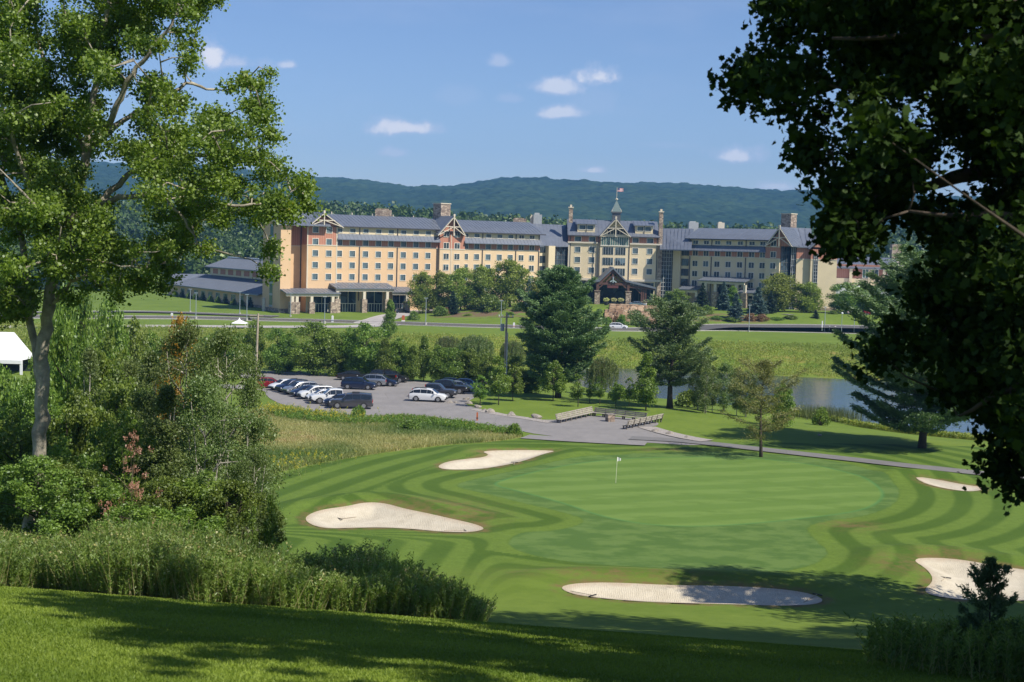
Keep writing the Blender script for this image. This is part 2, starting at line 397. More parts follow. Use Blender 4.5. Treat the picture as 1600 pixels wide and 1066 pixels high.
weed = np.maximum(weed, sstep(222, 228, Yf)*(1-sstep(312, 318, Yf))*(1-sstep(-10, 25, Xf)))
mulch = sstep(376, 379, Yf)*(1-sstep(384, 388, Yf))*sstep(-24, -18, Xf)*(1-sstep(64, 70, Xf))*.9
idx = np.arange(len(ys)*nx).reshape(len(ys), nx)
FQ = np.stack([idx[:-1, :-1], idx[:-1, 1:], idx[1:, 1:], idx[1:, :-1]], -1).reshape(-1, 4)
Zg = Z - .10*sstep(.15, -.25, aB)*0 - np.where(aB < -.1, .06, 0)
gm = np_mesh('ground', np.stack([Xf, Yf, Zg], 1), FQ, ground_mat(), dict(green=('POINT', aG), apron=('POINT', aA), field=('POINT', aF), bunker=('POINT', aB), stripe=('POINT', stripe), mown=('POINT', mown), dry=('POINT', dry), weed=('POINT', weed), mulch=('POINT', mulch)), True)
tag(link('ground', gm), kind='structure')

# ------------------------------------------------------------------ sheets on the ground
def grid_sheet(name, P, mat, step=.5, lift=.03, zf=None, inset=0.0, thick=0.0):
    """sheet following the land inside the polygon P: an even grid whose rim cells are pulled onto the outline"""
    x0, y0 = P.min(0)-step; x1, y1 = P.max(0)+step
    nx_ = int((x1-x0)/step)+2; ny_ = int((y1-y0)/step)+2
    gx, gy = np.meshgrid(x0+np.arange(nx_)*step, y0+np.arange(ny_)*step); gx = gx.ravel().copy(); gy = gy.ravel().copy()
    s = sdf(P, gx, gy)
    rim = np.abs(s) < step*.75
    for _ in range(3):     # project rim vertices to the outline
        e = .02
        dx = (sdf(P, gx[rim]+e, gy[rim])-sdf(P, gx[rim]-e, gy[rim]))/(2*e); dy = (sdf(P, gx[rim], gy[rim]+e)-sdf(P, gx[rim], gy[rim]-e))/(2*e)
        sr = sdf(P, gx[rim], gy[rim]); gx[rim] -= sr*dx; gy[rim] -= sr*dy
    s2 = np.where(rim, 0, s)
    id_ = np.arange(nx_*ny_).reshape(ny_, nx_)
    Q = np.stack([id_[:-1, :-1], id_[:-1, 1:], id_[1:, 1:], id_[1:, :-1]], -1).reshape(-1, 4)
    keep = (s2[Q] <= 0.001).all(1) & (s2[Q].sum(1) < -1e-6); Q = Q[keep]
    z = (zf(gx, gy) if zf else H(gx, gy))+lift
    us = np.unique(Q); mp_ = np.zeros(nx_*ny_, int); mp_[us] = np.arange(len(us))
    me = np_mesh(name, np.stack([gx, gy, z], 1)[us], mp_[Q], mat, dict(d=('POINT', s[us])), True)
    return link(name, me)
def sand_mat():
    mt, t, p = new_mat('bunker_sand'); P = t.pos()
    a = t.noise(.6, 5, .65, P); b = t.noise(9, 4, .7, P)
    c = t.ramp(t.math('ADD', t.math('MULTIPLY', a, .6), t.math('MULTIPLY', b, .4)), [(.3, (.40, .35, .255)), (.5, (.54, .485, .37)), (.7, (.62, .565, .445))])
    spk = t.mr(t.noise(4.5, 2, .5, P), .70, .76); c = t.mix(t.math('MULTIPLY', spk, .5), c, (.3, .24, .17))
    e = t.mr(t.math('ADD', t.attr('d'), t.math('MULTIPLY', t.math('SUBTRACT', a, .5), 1.6)), -.7, 0); c = t.mix(t.math('MULTIPLY', e, .5), c, (.36, .25, .15))
    t.l.new(c, p.inputs['Base Color']); p.inputs['Roughness'].default_value = .95
    rk = t.node('ShaderNodeTexWave'); rk.inputs['Scale'].default_value = 2.5; rk.inputs['Distortion'].default_value = 6; t.l.new(P, rk.inputs['Vector'])
    t.l.new(t.bump(t.math('ADD', t.math('MULTIPLY', rk.outputs['Fac'], .35), t.math('ADD', b, t.math('MULTIPLY', t.noise(1.6, 3, .5, P), 2.5))), .6, .05), p.inputs['Normal']); return mt
SAND = sand_mat()
for B in BUNKW:
    tag(grid_sheet('sand_bunker', B, SAND, .3, .015), kind='structure')
def asphalt(name, base=.17, warm=1.0, crack=True):
    mt, t, p = new_mat(name); P = t.pos()
    a = t.noise(.25, 5, .6, P); b = t.noise(25, 3, .7, P); s_ = t.noise(1.3, 5, .7, t.scalev(P, (1, .3, 1)))
    f = t.math('ADD', t.math('MULTIPLY', a, .5), t.math('ADD', t.math('MULTIPLY', b, .2), t.math('MULTIPLY', s_, .3)))
    c = t.ramp(f, [(.32, tuple(base*k for k in (.80*warm, .775, .745))), (.68, tuple(base*k for k in (1.22*warm, 1.17, 1.11)))])
    if crack:
        v, _ = t.voronoi(.11, P, 'DISTANCE_TO_EDGE'); c = t.mix(t.mr(v, .0, .006, .3, 0), c, (.05, .05, .05))
    t.l.new(c, p.inputs['Base Color']); p.inputs['Roughness'].default_value = .85; t.l.new(t.bump(b, .3, .01), p.inputs['Normal']); return mt
A_PARK = asphalt('asphalt_parking', .225, 1.02); A_PATH = asphalt('asphalt_path', .17); A_DARK = asphalt('asphalt_road', .095, crack=False); A_LIGHT = asphalt('concrete_drive', .36, 1.03, False)
CONC = M_('concrete_kerb', (.42, .40, .36), .85, .15, 2, .3)
tag(grid_sheet('parking_lot', PARK, A_PARK, .8, .035), kind='structure')
def strip_pts(px, zdef=0.0):
    P = [ground(a, b, zdef)[:2] for a, b in px]; P = np.array(P); out = []
    n = len(P)
    for i in range(n-1):    # Catmull-Rom
        p0 = P[max(i-1, 0)]; p1 = P[i]; p2 = P[i+1]; p3 = P[min(i+2, n-1)]
        k = max(2, int(np.linalg.norm(p2-p1)/2.0))
        for j in range(k):
            t = j/k; out.append(.5*((2*p1)+(-p0+p2)*t+(2*p0-5*p1+4*p2-p3)*t*t+(-p0+3*p1-3*p2+p3)*t**3))
    out.append(P[-1]); return np.array(out)
def strip(name, pts, width, mat, lift=.05, kind='structure', nw=5, flat=True):
    d = np.gradient(pts, axis=0); d /= np.linalg.norm(d, axis=1)[:, None]+1e-9; nrm = np.stack([-d[:, 1], d[:, 0]], 1)
    w = np.linspace(-.5, .5, nw)*width
    V = pts[:, None, :]+nrm[:, None, :]*w[None, :, None]; V = V.reshape(-1, 2)
    z = H(V[:, 0], V[:, 1])
    if flat:
        zz = z.reshape(-1, nw); z = np.repeat(zz.max(1)[:, None], nw, 1).ravel()
    id_ = np.arange(len(V)).reshape(len(pts), nw)
    Q = np.stack([id_[:-1, :-1], id_[:-1, 1:], id_[1:, 1:], id_[1:, :-1]], -1).reshape(-1, 4)[:, ::-1]
    o = link(name, np_mesh(name, np.column_stack([V, z+lift]), Q, mat, smooth=True)); tag(o, kind=kind); return o
def kerb(name, pts, side, width, mat, h=.13, lift=.05, w=.3):
    d = np.gradient(pts, axis=0); d /= np.linalg.norm(d, axis=1)[:, None]+1e-9; nrm = np.stack([-d[:, 1], d[:, 0]], 1)*side
    a = pts+nrm*width/2; b = a+nrm*w; mb = MB(); V = []; Fc = []
    za = H(a[:, 0], a[:, 1])+lift-.3; zt = np.maximum(H(a[:, 0], a[:, 1]), H(b[:, 0], b[:, 1]))+lift+h
    V = np.concatenate([np.column_stack([a, za]), np.column_stack([a, zt]), np.column_stack([b, zt]), np.column_stack([b, za])]); n = len(pts)
    for i in range(n-1):
        for k in range(3): Fc.append((k*n+i, k*n+i+1, (k+1)*n+i+1, (k+1)*n+i))
    me = bpy.data.meshes.new(name); me.from_pydata([tuple(v) for v in V], [], Fc); me.materials.append(mat); o = link(name, me); tag(o, kind='structure'); return o
path = strip_pts([(985,685),(1060,689),(1120,695),(1200,704),(1290,714),(1380,724),(1460,733),(1560,743),(1680,752)])
strip('cart_path', path, 2.7, A_PATH, .05)
mainroad = strip_pts([(-150,494),(0,495),(150,496),(300,497),(400,499.5),(500,502),(616,505.5),(720,509),(800,511),(966,515.5),(1100,516.5),(1200,517.5),(1300,519),(1420,522),(1600,526)], .3)
strip('main_road', mainroad, 12.5, A_DARK, .06); kerb('kerb', mainroad, 1, 12.5, CONC); kerb('kerb', mainroad, -1, 12.5, CONC)
YEL = M_('road_line_yellow', (.5, .36, .08), .7); WHT = M_('road_line_white', (.7, .7, .68), .7)
strip('road_line', mainroad, .3, YEL, .075, nw=2)
lane2 = strip_pts([(-150,489),(0,489.5),(150,490),(244,490.5),(335,493.5),(430,497.5)], .3)
strip('upper_road', lane2, 5.5, A_DARK, .11); kerb('kerb', lane2, 1, 5.5, CONC, lift=.08)
drive2 = strip_pts([(-100,512),(100,511),(250,510.5),(400,511.5),(500,511.5),(560,510.5),(620,507)], .3)
strip('service_road', drive2, 6.0, A_LIGHT, .07); kerb('kerb', drive2, 1, 6.0, CONC)
drive3 = strip_pts([(575,506),(600,500),(625,494),(655,489),(700,485)], 1.0)
strip('hotel_drive', drive3, 7, A_LIGHT, .1); kerb('kerb', drive3, 1, 7, CONC)
drive4 = strip_pts([(1306,519.5),(1290,511),(1268,504),(1245,498),(1215,492)], 1.0)
strip('hotel_exit_drive', drive4, 7.5, A_LIGHT, .1); kerb('kerb', drive4, -1, 7.5, CONC)
court = np.array([[-28,402],[-16,398],[10,402],[30,398],[60,398],[80,402],[78,408],[60,416],[30,424],[8,422],[-14,406]], float)
tag(grid_sheet('forecourt', court, A_LIGHT, 1.0, .12), kind='structure')
lotR = np.array([[84,377],[130,377],[150,402],[92,402]], float); tag(grid_sheet('side_parking_lot', lotR, A_DARK, 1.2, .12), kind='structure')
# gravel strip beside the path and plaza
GRAV = M_('gravel', (.33, .30, .27), .95, .5, 9, .8, 30)
gv = strip_pts([(742,640),(780,648),(820,654),(862,661)]); strip('gravel_strip', gv, 1.6, GRAV, .06)
gv = strip_pts([(1010,668),(1040,677),(1075,685),(1105,690)]); strip('gravel_strip', gv, 2.2, GRAV, .07)
gv = strip_pts([(820,683),(880,687),(950,691),(1010,694)]); strip('gravel_shoulder', gv, 3.2, A_PARK, .055)
# painted bay lines
def bay(x, y, ang, L=5.0, w=.12):
    mb = MB((x, y, hz(x, y)+.05), (math.cos(ang), math.sin(ang), 0), (-math.sin(ang), math.cos(ang), 0)); mb.box(0, L, -w/2, w/2, 0, .006); o = mb.build('bay_line', WHT); tag(o, kind='structure')
# ------------------------------------------------------------------ water
def water_mat():
    mt, t, p = new_mat('pond_water'); P = t.pos()
    p.inputs['Base Color'].default_value = (.04, .06, .07, 1); p.inputs['Roughness'].default_value = .06; p.inputs['IOR'].default_value = 1.33; p.inputs['Specular IOR Level'].default_value = .9
    h = t.math('ADD', t.noise(1.3, 3, .55, t.scalev(P, (1, 2.0, 1))), t.math('MULTIPLY', t.noise(.35, 2, .5, P), 1.2))
    t.l.new(t.bump(h, .35, .08), p.inputs['Normal']); return mt
wx0, wy0 = POND.min(0)-8; wx1, wy1 = POND.max(0)+8
wm = np_mesh('pond_water', [(wx0, wy0, -2.2), (wx1, wy0, -2.2), (wx1, wy1, -2.2), (wx0, wy1, -2.2)], [(0, 1, 2, 3)], water_mat())
tag(link('pond_water', wm), kind='structure')
# ------------------------------------------------------------------ far hills
def hill_mat():
    mt, t, p = new_mat('wooded_hill'); P = t.pos()
    v, vc = t.voronoi(.055, P); v2, _ = t.voronoi(.02, P)
    n = t.noise(.012, 6, .65, P); n2 = t.noise(.0022, 4, .6, P)
    f = t.math('ADD', t.math('MULTIPLY', n, .5), t.math('ADD', t.math('MULTIPLY', n2, .4), t.math('MULTIPLY', t.math('SUBTRACT', 1, v), .15)))
    c = t.ramp(f, [(.3, (.012, .026, .016)), (.5, (.024, .046, .022)), (.66, (.048, .080, .030))])
    sp = t.node('ShaderNodeSeparateColor'); t.l.new(vc, sp.inputs[0]); c = t.mix(t.math('MULTIPLY', sp.outputs[0], .35), c, (.02, .045, .014))
    t.l.new(c, p.inputs['Base Color']); p.inputs['Roughness'].default_value = 1; p.inputs['Specular IOR Level'].default_value = 0
    t.l.new(t.bump(t.math('ADD', t.math('SUBTRACT', 1, v), t.math('MULTIPLY', n, 2)), .6, 8), p.inputs['Normal']); return mt
def fbm(x, y, seed, octs=5, f=1.0):
    rs = np.random.RandomState(seed); z = 0*x; a = 1.0
    for o in range(octs):
        for k in range(3):
            th = rs.uniform(0, 6.28); ph = rs.uniform(0, 6.28); z = z + a*np.sin((x*math.cos(th)+y*math.sin(th))*f+ph)/3
        a *= .5; f *= 2.1
    return z
RY = 3600.
rp = np.array([(-300,250),(0,256),(140,262),(300,268),(420,276),(500,284),(540,286),(580,292),(640,299),(700,296),(740,292),(780,286),(830,285),(880,288),(960,290),(1060,293),(1130,298),(1230,303),(1400,310),(1700,322)], float)
rxx = []; rzz = []
for a, b in rp:
    d = ray(a, b); k = RY/d[1]; rxx.append(d[0]*k); rzz.append(CAMZ+d[2]*k)
hx = np.linspace(-2600, 2900, 1500); hy = np.concatenate([np.linspace(1180, 3600, 230), np.linspace(3620, 4200, 14)])
HX, HY = np.meshgrid(hx, hy); rz = np.interp(HX*RY/np.clip(HY, 2500, None), rxx, rzz)
prof = sstep(1500, 3600, HY)**.8
hz_ = -4+24*sstep(1100, 1400, HY)+ (rz-20)*prof + 14*fbm(HX, HY, 3, 3, .004)*prof*(1-prof)*3
cell = 16.0
bump = 7*fbm(HX, HY, 21, 3, .018)+2.2*np.abs(np.sin(HX/cell*1.9+2*fbm(HX, HY, 8, 2, .03)))*np.abs(np.sin(HY/cell*1.3+2*fbm(HX, HY, 9, 2, .03)))+2.2*fbm(HX, HY, 11, 4, .11)
hz_ = hz_+bump; hz_ = np.where(HY > 3600, hz_-(HY-3600)*.35, hz_)
idh = np.arange(HX.size).reshape(HX.shape); Q = np.stack([idh[:-1, :-1], idh[:-1, 1:], idh[1:, 1:], idh[1:, :-1]], -1).reshape(-1, 4)
tag(link('hills', np_mesh('hills', np.stack([HX.ravel(), HY.ravel(), hz_.ravel()], 1), Q, hill_mat(), smooth=True)), kind='structure')
# ------------------------------------------------------------------ hotel
STUC = M_('stucco_tan', (.66, .455, .26), .85, .05, .4, .15, 8)
STUCM = M_('stucco_mid', (.68, .51, .315), .85, .05, .4, .15, 8); STUC2 = M_('stucco_cream', (.68, .57, .37), .85, .05, .4, .15, 8)
def panel_mat():
    mt, t, p = new_mat('siding_red'); P = t.pos()
    w = t.node('ShaderNodeTexWave'); w.inputs['Scale'].default_value = .55; t.l.new(P, w.inputs['Vector'])
    t.set(p.inputs['Base Color'], t.mix(t.mr(w.outputs['Fac'], .86, .97), (.43, .19, .12), (.52, .27, .19))); p.inputs['Roughness'].default_value = .8; return mt
PINK = panel_mat()
TRIM = M_('trim_cream', (.60, .54, .42), .7, .04); GUT = M_('gutter_dark', (.05, .05, .055), .5)
METAL = M_('roof_metal_grey', (.185, .205, .24), .42, .10, .5, .1, 4, .35)
STONE0 = None
def stone_mat(name, cols, sc=1.4, bs=.8):
    mt, t, p = new_mat(name); P = t.scalev(t.obj(), (1, 1, 1.6)); d, c = t.voronoi(sc, P); e, _ = t.voronoi(sc, P, 'DISTANCE_TO_EDGE')
    s = t.node('ShaderNodeSeparateColor'); t.l.new(c, s.inputs[0]); cc = t.ramp(s.outputs[0], [(0, cols[0]), (.5, cols[1]), (1, cols[2])])
    cc = t.mix(t.mr(e, .0, .06, .6, 0), cc, (.09, .08, .07)); t.l.new(cc, p.inputs['Base Color']); p.inputs['Roughness'].default_value = .9
    t.l.new(t.bump(t.math('ADD', t.mr(e, 0, .1), t.math('MULTIPLY', t.noise(6, 4, .7, t.obj()), .6)), bs, .08), p.inputs['Normal']); return mt
STONE = stone_mat('stone_cladding', [(.20, .15, .12), (.36, .28, .21), (.50, .41, .31)])
ROCK = stone_mat('sandstone_ledge', [(.24, .15, .09), (.42, .29, .18), (.55, .42, .28)], .55, 1.0)
BOULD = M_('boulder_grey', (.30, .27, .23), .95, .35, 1.5, .9, 5, bdist=.1)
def glass_mat(name, c=(.03, .045, .05), var=True):
    mt, t, p = new_mat(name)
    v, vc = t.voronoi(.45, t.obj()); s = t.node('ShaderNodeSeparateColor'); t.l.new(vc, s.inputs[0])
    t.set(p.inputs['Base Color'], t.ramp(s.outputs[0], [(0, c), (.6, tuple(x*1.6 for x in c)), (.78, tuple(min(.5, x*4.5) for x in c)), (.9, c)]) if var else c)
    p.inputs['Roughness'].default_value = .12; p.inputs['Specular IOR Level'].default_value = .28; return mt
GLASS = glass_mat('window_glass'); GLASSD = glass_mat('curtain_glass', (.018, .028, .034)); GLASSG = glass_mat('green_glass', (.10, .17, .15), False)
FRAMEW = M_('window_frame_pale', (.72, .68, .58), .6, .03); MULL = M_('mullion_dark', (.09, .095, .10), .5); MULLG = M_('mullion_grey', (.38, .40, .40), .5)
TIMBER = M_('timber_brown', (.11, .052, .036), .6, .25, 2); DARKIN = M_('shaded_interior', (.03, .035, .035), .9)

class Fac:
    """vertical facade plane: A, B plan points; s runs A->B, n towards the viewer"""
    def __init__(s, A, B):
        s.A = np.array([A[0], A[1], 0.]); d = np.array([B[0]-A[0], B[1]-A[1], 0.]); s.L = np.linalg.norm(d); s.u = d/s.L
        s.n = np.array([s.u[1], -s.u[0], 0.])
        if s.n @ (np.array([0, 0, 0])-s.A) < 0: s.n = -s.n
    def hit(s, px, py, n=0.0):
        d = ray(px, py); o = s.A+s.n*n; t = ((o-np.array([0, 0, CAMZ])) @ s.n)/(d @ s.n); P = np.array([0, 0, CAMZ])+d*t
        return float((P-s.A) @ s.u), float(P[2])
    def S(s, px, py=420, n=0.0): return s.hit(px, py, n)[0]
    def Zr(s, px, py, n=0.0): return s.hit(px, py, n)[1]
    def mb(s): return MB((s.A[0], s.A[1], 0), s.u, s.n)
def XY(px, d): return ((ray(px, 430)[0]/ray(px, 430)[1])*d, d)
def lineXY(px, A, sl):
    k = ray(px, 430)[0]/ray(px, 430)[1]; y = (A[1]-sl*A[0])/(1-sl*k); return (k*y, y)
hotel = empty('hotel_building', (0, 430, 1), 0, 'long tan and red-panelled hotel with grey metal roofs below the wooded hills', 'hotel')
HO = (0, 430, 1)
def hp(mb, name, mat, smooth=False): return mb.build(name, mat, hotel, smooth, HO)
A1 = XY(477, 388); F1 = Fac(A1, lineXY(684, A1, .58))
A2 = lineXY(686, A1, .58); F2 = Fac(A2, lineXY(845, A2, .55))
yC = 433.; F3 = Fac(XY(886.5, yC), XY(1031.5, yC))
A4 = XY(1062, 433); F4 = Fac(A4, lineXY(1219, A4, -.62))
F5 = Fac(XY(1219, 417), XY(1306, 417))
WIN = []     # (facade, s, z, n, w, h)
def roof_two(F, s0, s1, zr, zm, ze, depth=18., n0=0., name='roof', ov=.9, nr=9.0, ribs=True, nm=2.6):
    """ridge roof with a steeper skirt, ribbed like standing seam"""
    mb = F.mb(); t = .25
    prof = [(n0+ov, ze), (n0-nm, zm), (n0-nr, zr), (n0-depth-ov, ze), (n0-depth-ov, ze-t), (n0-nr, zr-t), (n0-nm, zm-t), (n0+ov, ze-t)]
    mb.prism(prof, s0, s1)
    if ribs:
        k = s0+.3
        while k < s1-.2:
            for a, b in ((0, 1), (1, 2)):
                mb.beam((k, prof[a][0], prof[a][1]+.03), (k, prof[b][0], prof[b][1]+.03), .09, .08)
            k += 1.15
    hp(mb, name, METAL)
    g = F.mb(); g.box(s0, s1, n0+ov, n0+ov+.14, ze-.30, ze-.02); hp(g, 'gutter', GUT)
def skirt(F, s0, s1, zt, zb, n0=0.0, out=1.5, name='skirt_roof'):
    mb = F.mb(); mb.prism([(n0, zt), (n0+out, zb), (n0+out, zb-.2), (n0, zb-.1)], s0, s1)
    k = s0+.3
    while k < s1-.2: mb.beam((k, n0, zt+.03), (k, n0+out, zb+.03), .09, .08); k += 1.15
    hp(mb, name, METAL)
def window_mesh(w, h, name='window_mesh'):
    f = .13; mb = MB()
    mb.box(-w/2, w/2, 0, .10, h/2-f, h/2).box(-w/2, w/2, 0, .13, -h/2, -h/2+f).box(-w/2, -w/2+f, 0, .10, -h/2+f, h/2-f).box(w/2-f, w/2, 0, .10, -h/2+f, h/2-f)
    fr = mb.mesh(name, FRAMEW)
    g = MB(); g.box(-w/2+f, w/2-f, .01, .03, -h/2+f, h/2-f); gm_ = g.mesh('pane', GLASS)
    mu = MB(); mu.box(-.045, .045, .03, .07, -h/2+f, h/2-f).box(-w/2+f, -.045, .03, .055, h*.12-.03, h*.12+.03).box(.045, w/2-f, .03, .055, h*.12-.03, h*.12+.03)
    return fr, gm_, mu.mesh('mullion', MULL)
_wm = {}
def windows_flush():
    pr = [w for w in WIN]; rest = MB(); restg = MB(); n_ = 0
    for (F, s, z, n, w, h) in pr:
        key = (round(w, 2), round(h, 2))
        if key not in _wm: _wm[key] = window_mesh(w, h)
        P = F.A+F.u*s+F.n*n; P[2] = z
        if n_ < 100:
            o = link('window', _wm[key][0], hotel, (P[0]-HO[0], P[1]-HO[1], P[2]-HO[2])); o.rotation_euler = (0, 0, math.atan2(F.u[1], F.u[0])); 
            sgn = 1 if (np.cross((0, 0, 1), F.u) @ F.n) > 0 else -1
            o.scale = (1, sgn, 1); link('pane', _wm[key][1], o); link('mullion', _wm[key][2], o)
        else:
            f = .13
            m_ = rest.frame((P[0], P[1], P[2]), F.u, F.n); m_.box(-w/2, w/2, 0, .10, h/2-f, h/2).box(-w/2, w/2, 0, .13, -h/2, -h/2+f).box(-w/2, -w/2+f, 0, .10, -h/2+f, h/2-f).box(w/2-f, w/2, 0, .10, -h/2+f, h/2-f).box(-.045, .045, .03, .07, -h/2+f, h/2-f)
            restg.frame((P[0], P[1], P[2]), F.u, F.n).box(-w/2+f, w/2-f, .01, .03, -h/2+f, h/2-f)
        n_ += 1
    a = hp(rest, 'window', FRAMEW); b = restg.build('pane', GLASS, a, off=HO); a['kind'] = 'stuff'
def gable(F, sa, sb, zap, ze, n0, depth, apex=None, barw=.2, wallmat=None, truss=True):
    """front gable: wall triangle, roof slopes, cream rafters with king post and collar"""
    c = apex if apex is not None else (sa+sb)/2
    mb = F.mb(); mb.prismy([(sa+.5, ze-.2), (sb-.5, ze-.2), (c, zap-.5)], n0-1, n0); hp(mb, 'gable_wall', wallmat or PINK)
    o = 1.3
    mb = F.mb()
    for q in (sa, sb):
        mb.add([(q, n0+o, ze), (c, n0+o, zap), (c, n0-depth, zap), (q, n0-depth, ze), (q, n0+o, ze-.3), (c, n0+o, zap-.3), (c, n0-depth, zap-.3), (q, n0-depth, ze-.3)],
               [(0,1,2,3),(4,7,6,5),(0,4,5,1),(1,5,6,2),(2,6,7,3),(3,7,4,0)])
        L = 9
        for k in range(int(depth/1.15)): nn_ = n0+o-.2-k*1.15; mb.beam((q, nn_, ze+.04), (c, nn_, zap+.04), .09, .08)
    hp(mb, 'gable_roof', METAL)
    if truss:
        mb = F.mb(); y = n0+o+.1; h_ = zap-ze
        mb.beam((sa, y, ze-.35), (c, y, zap-.35), .25, barw).beam((sb, y, ze-.35), (c, y, zap-.35), .25, barw)
        mb.beam((c, y+.05, zap-.3), (c, y+.05, ze-.3), .28, .28)
        l = sa+(c-sa)*.45; r = sb+(c-sb)*.45; zc = ze+h_*.42
        mb.beam((l, y, zc), (r, y, zc), .2, .24); mb.beam((sa+.4, y, ze-.1), (c, y, zc+.05), .2, .22); mb.beam((sb-.4, y, ze-.1), (c, y, zc+.05), .2, .22)
        mb.box(c-.25, c+.25, n0+o-.1, n0+o+.35, zap-.3, zap+.5)
        hp(mb, 'gable_truss', TRIM)
def pipe(F, px, n0, z0, z1):
    mb = F.mb(); s = F.S(px); mb.box(s-.12, s+.12, n0, n0+.16, z0, z1); hp(mb, 'downspout', GUT)
def wallblk(F, s0, s1, z0, z1, n0=0., depth=18., mat=STUC, name='wall'):
    mb = F.mb(); mb.box(s0, s1, n0-depth, n0, z0, z1); return hp(mb, name, mat)
def band(F, s0, s1, z0, z1, n0, mat=TRIM, t=.12, name='trim'):
    mb = F.mb(); mb.box(s0, s1, n0, n0+t, z0, z1); return hp(mb, name, mat)
WW, WH = 1.85, 1.85
# ---- left wing
r = 590; z = lambda y, F=F1, r=r: F.Zr(r, y)
gz = .6
s0 = F1.S(523.5); s1 = F1.L
wallblk(F1, s0, s1, gz, z(385.5)); wallblk(F1, s0, s1, z(385.5), z(375.5), mat=PINK); wallblk(F1, s0, s1, z(375.5), z(355), 0, mat=STUC2)
roof_two(F1, s0-1, s1+.5, z(336.5), z(348), z(355.2))
skirt(F1, s0+.1, s1, z(367), z(375.3)); band(F1, s0, s1, z(386.3), z(385), 0)
for px in (529.5,550,570.5,590.5,610,629.5,649,668):
    s = F1.S(px)
    for y, n in ((361.8,0),(380.3,0),(397.6,0),(415.4,0),(433.3,0)): WIN.append((F1, s, z(y), n, WW, 1.3 if y < 370 else WH))
for px in (561,620,682): pipe(F1, px, 0.01, z(470), z(386)); pipe(F1, px, 0.01, z(374), z(355.5))
# gable bay
g0 = F1.S(477); g1 = F1.S(524); zz = lambda y: F1.Zr(505, y)
wallblk(F1, g0, g1, gz, zz(383.2), 1.0, 19.); wallblk(F1, g0, g1, zz(383.2), zz(352), 1.0, 19., PINK)
band(F1, g0-.1, g1+.1, zz(384), zz(382.6), 1.0); gable(F1, F1.S(478.5)-.6, F1.S(530.5), zz(332), zz(353.5), 1.0, 12., apex=F1.S(505, n=2.3))
band(F1, g0-.02, g0+.3, gz, zz(354), 1.0, t=.06); band(F1, g1-.3, g1+.02, gz, zz(354), 1.0, t=.06)
for px in (490, 511):
    for y in (359.3,378,395.8,414.1,432.4): WIN.append((F1, F1.S(px), zz(y), 1.0, WW, WH))
# recess and tower at the left end
t0 = F1.S(438, n=2); t1 = F1.S(454.2, n=2); zt = lambda y: F1.Zr(445, y, 2.)
wallblk(F1, t1-.1, g0, gz, zt(384), -3.2, 14.); wallblk(F1, t1-.1, g0, zt(384), zt(351), -3.2, 14., PINK); band(F1, t1, g0, zt(384.5), zt(383.3), -3.2)
wallblk(F1, t0, t1, gz, zt(351), 2., 13.5)
mb = F1.mb(); mb.prism([(3.0, zt(350.5)), (-4.7, zt(330.5)), (-12.6, zt(350.5)), (-12.6, zt(352)), (-4.7, zt(332)), (3.0, zt(352))], t0-1.4, g0+6); 
k = t0-1.2
while k < g0+5: mb.beam((k, 3.0, zt(350.5)+.04), (k, -4.7, zt(330.5)+.04), .09, .08); k += 1.15
hp(mb, 'roof', METAL)
mb = F1.mb(); mb.prism([(2, zt(351)), (-4.7, zt(334)), (-11.4, zt(351))], t0, t0+.5); hp(mb, 'gable_wall', STUC)
mb = F1.mb(); x_ = t0-1.3; mb.beam((x_, 3, zt(351.5)), (x_, -4.7, zt(332)), .25, .3).beam((x_, -12.5, zt(351.5)), (x_, -4.7, zt(332)), .25, .3).beam((x_, -4.7, zt(332)), (x_, -4.7, zt(343)), .25, .25).beam((x_, 0, zt(345)), (x_, -9.4, zt(345)), .2, .25); hp(mb, 'gable_truss', TRIM)
mb = F1.mb()       # stair window strip on the end wall
zb_ = gz+1.6; zt_ = zt(353); hh = (zt_-zb_)/7
for i in range(7): mb.box(t0-.06, t0-.02, -5.9, -3.6, zb_+i*hh+.45, zb_+(i+1)*hh-.1)
hp(mb, 'stair_window', GLASSG); mb = F1.mb()
for i in range(8): mb = F1.mb(); mb.box(t0-.10, t0-.0, -6.0, -3.5, zb_+i*hh-.1, zb_+i*hh+.45); hp(mb, 'spandrel', MULLG)
mb = F1.mb(); mb.box(t0-.15, t1+.15, -11.7, 2.12, gz-.5, gz+1.3); hp(mb, 'stone_base', STONE)
for px in (454.8, 476.2): pipe(F1, px, -3.19, gz, zt(352))
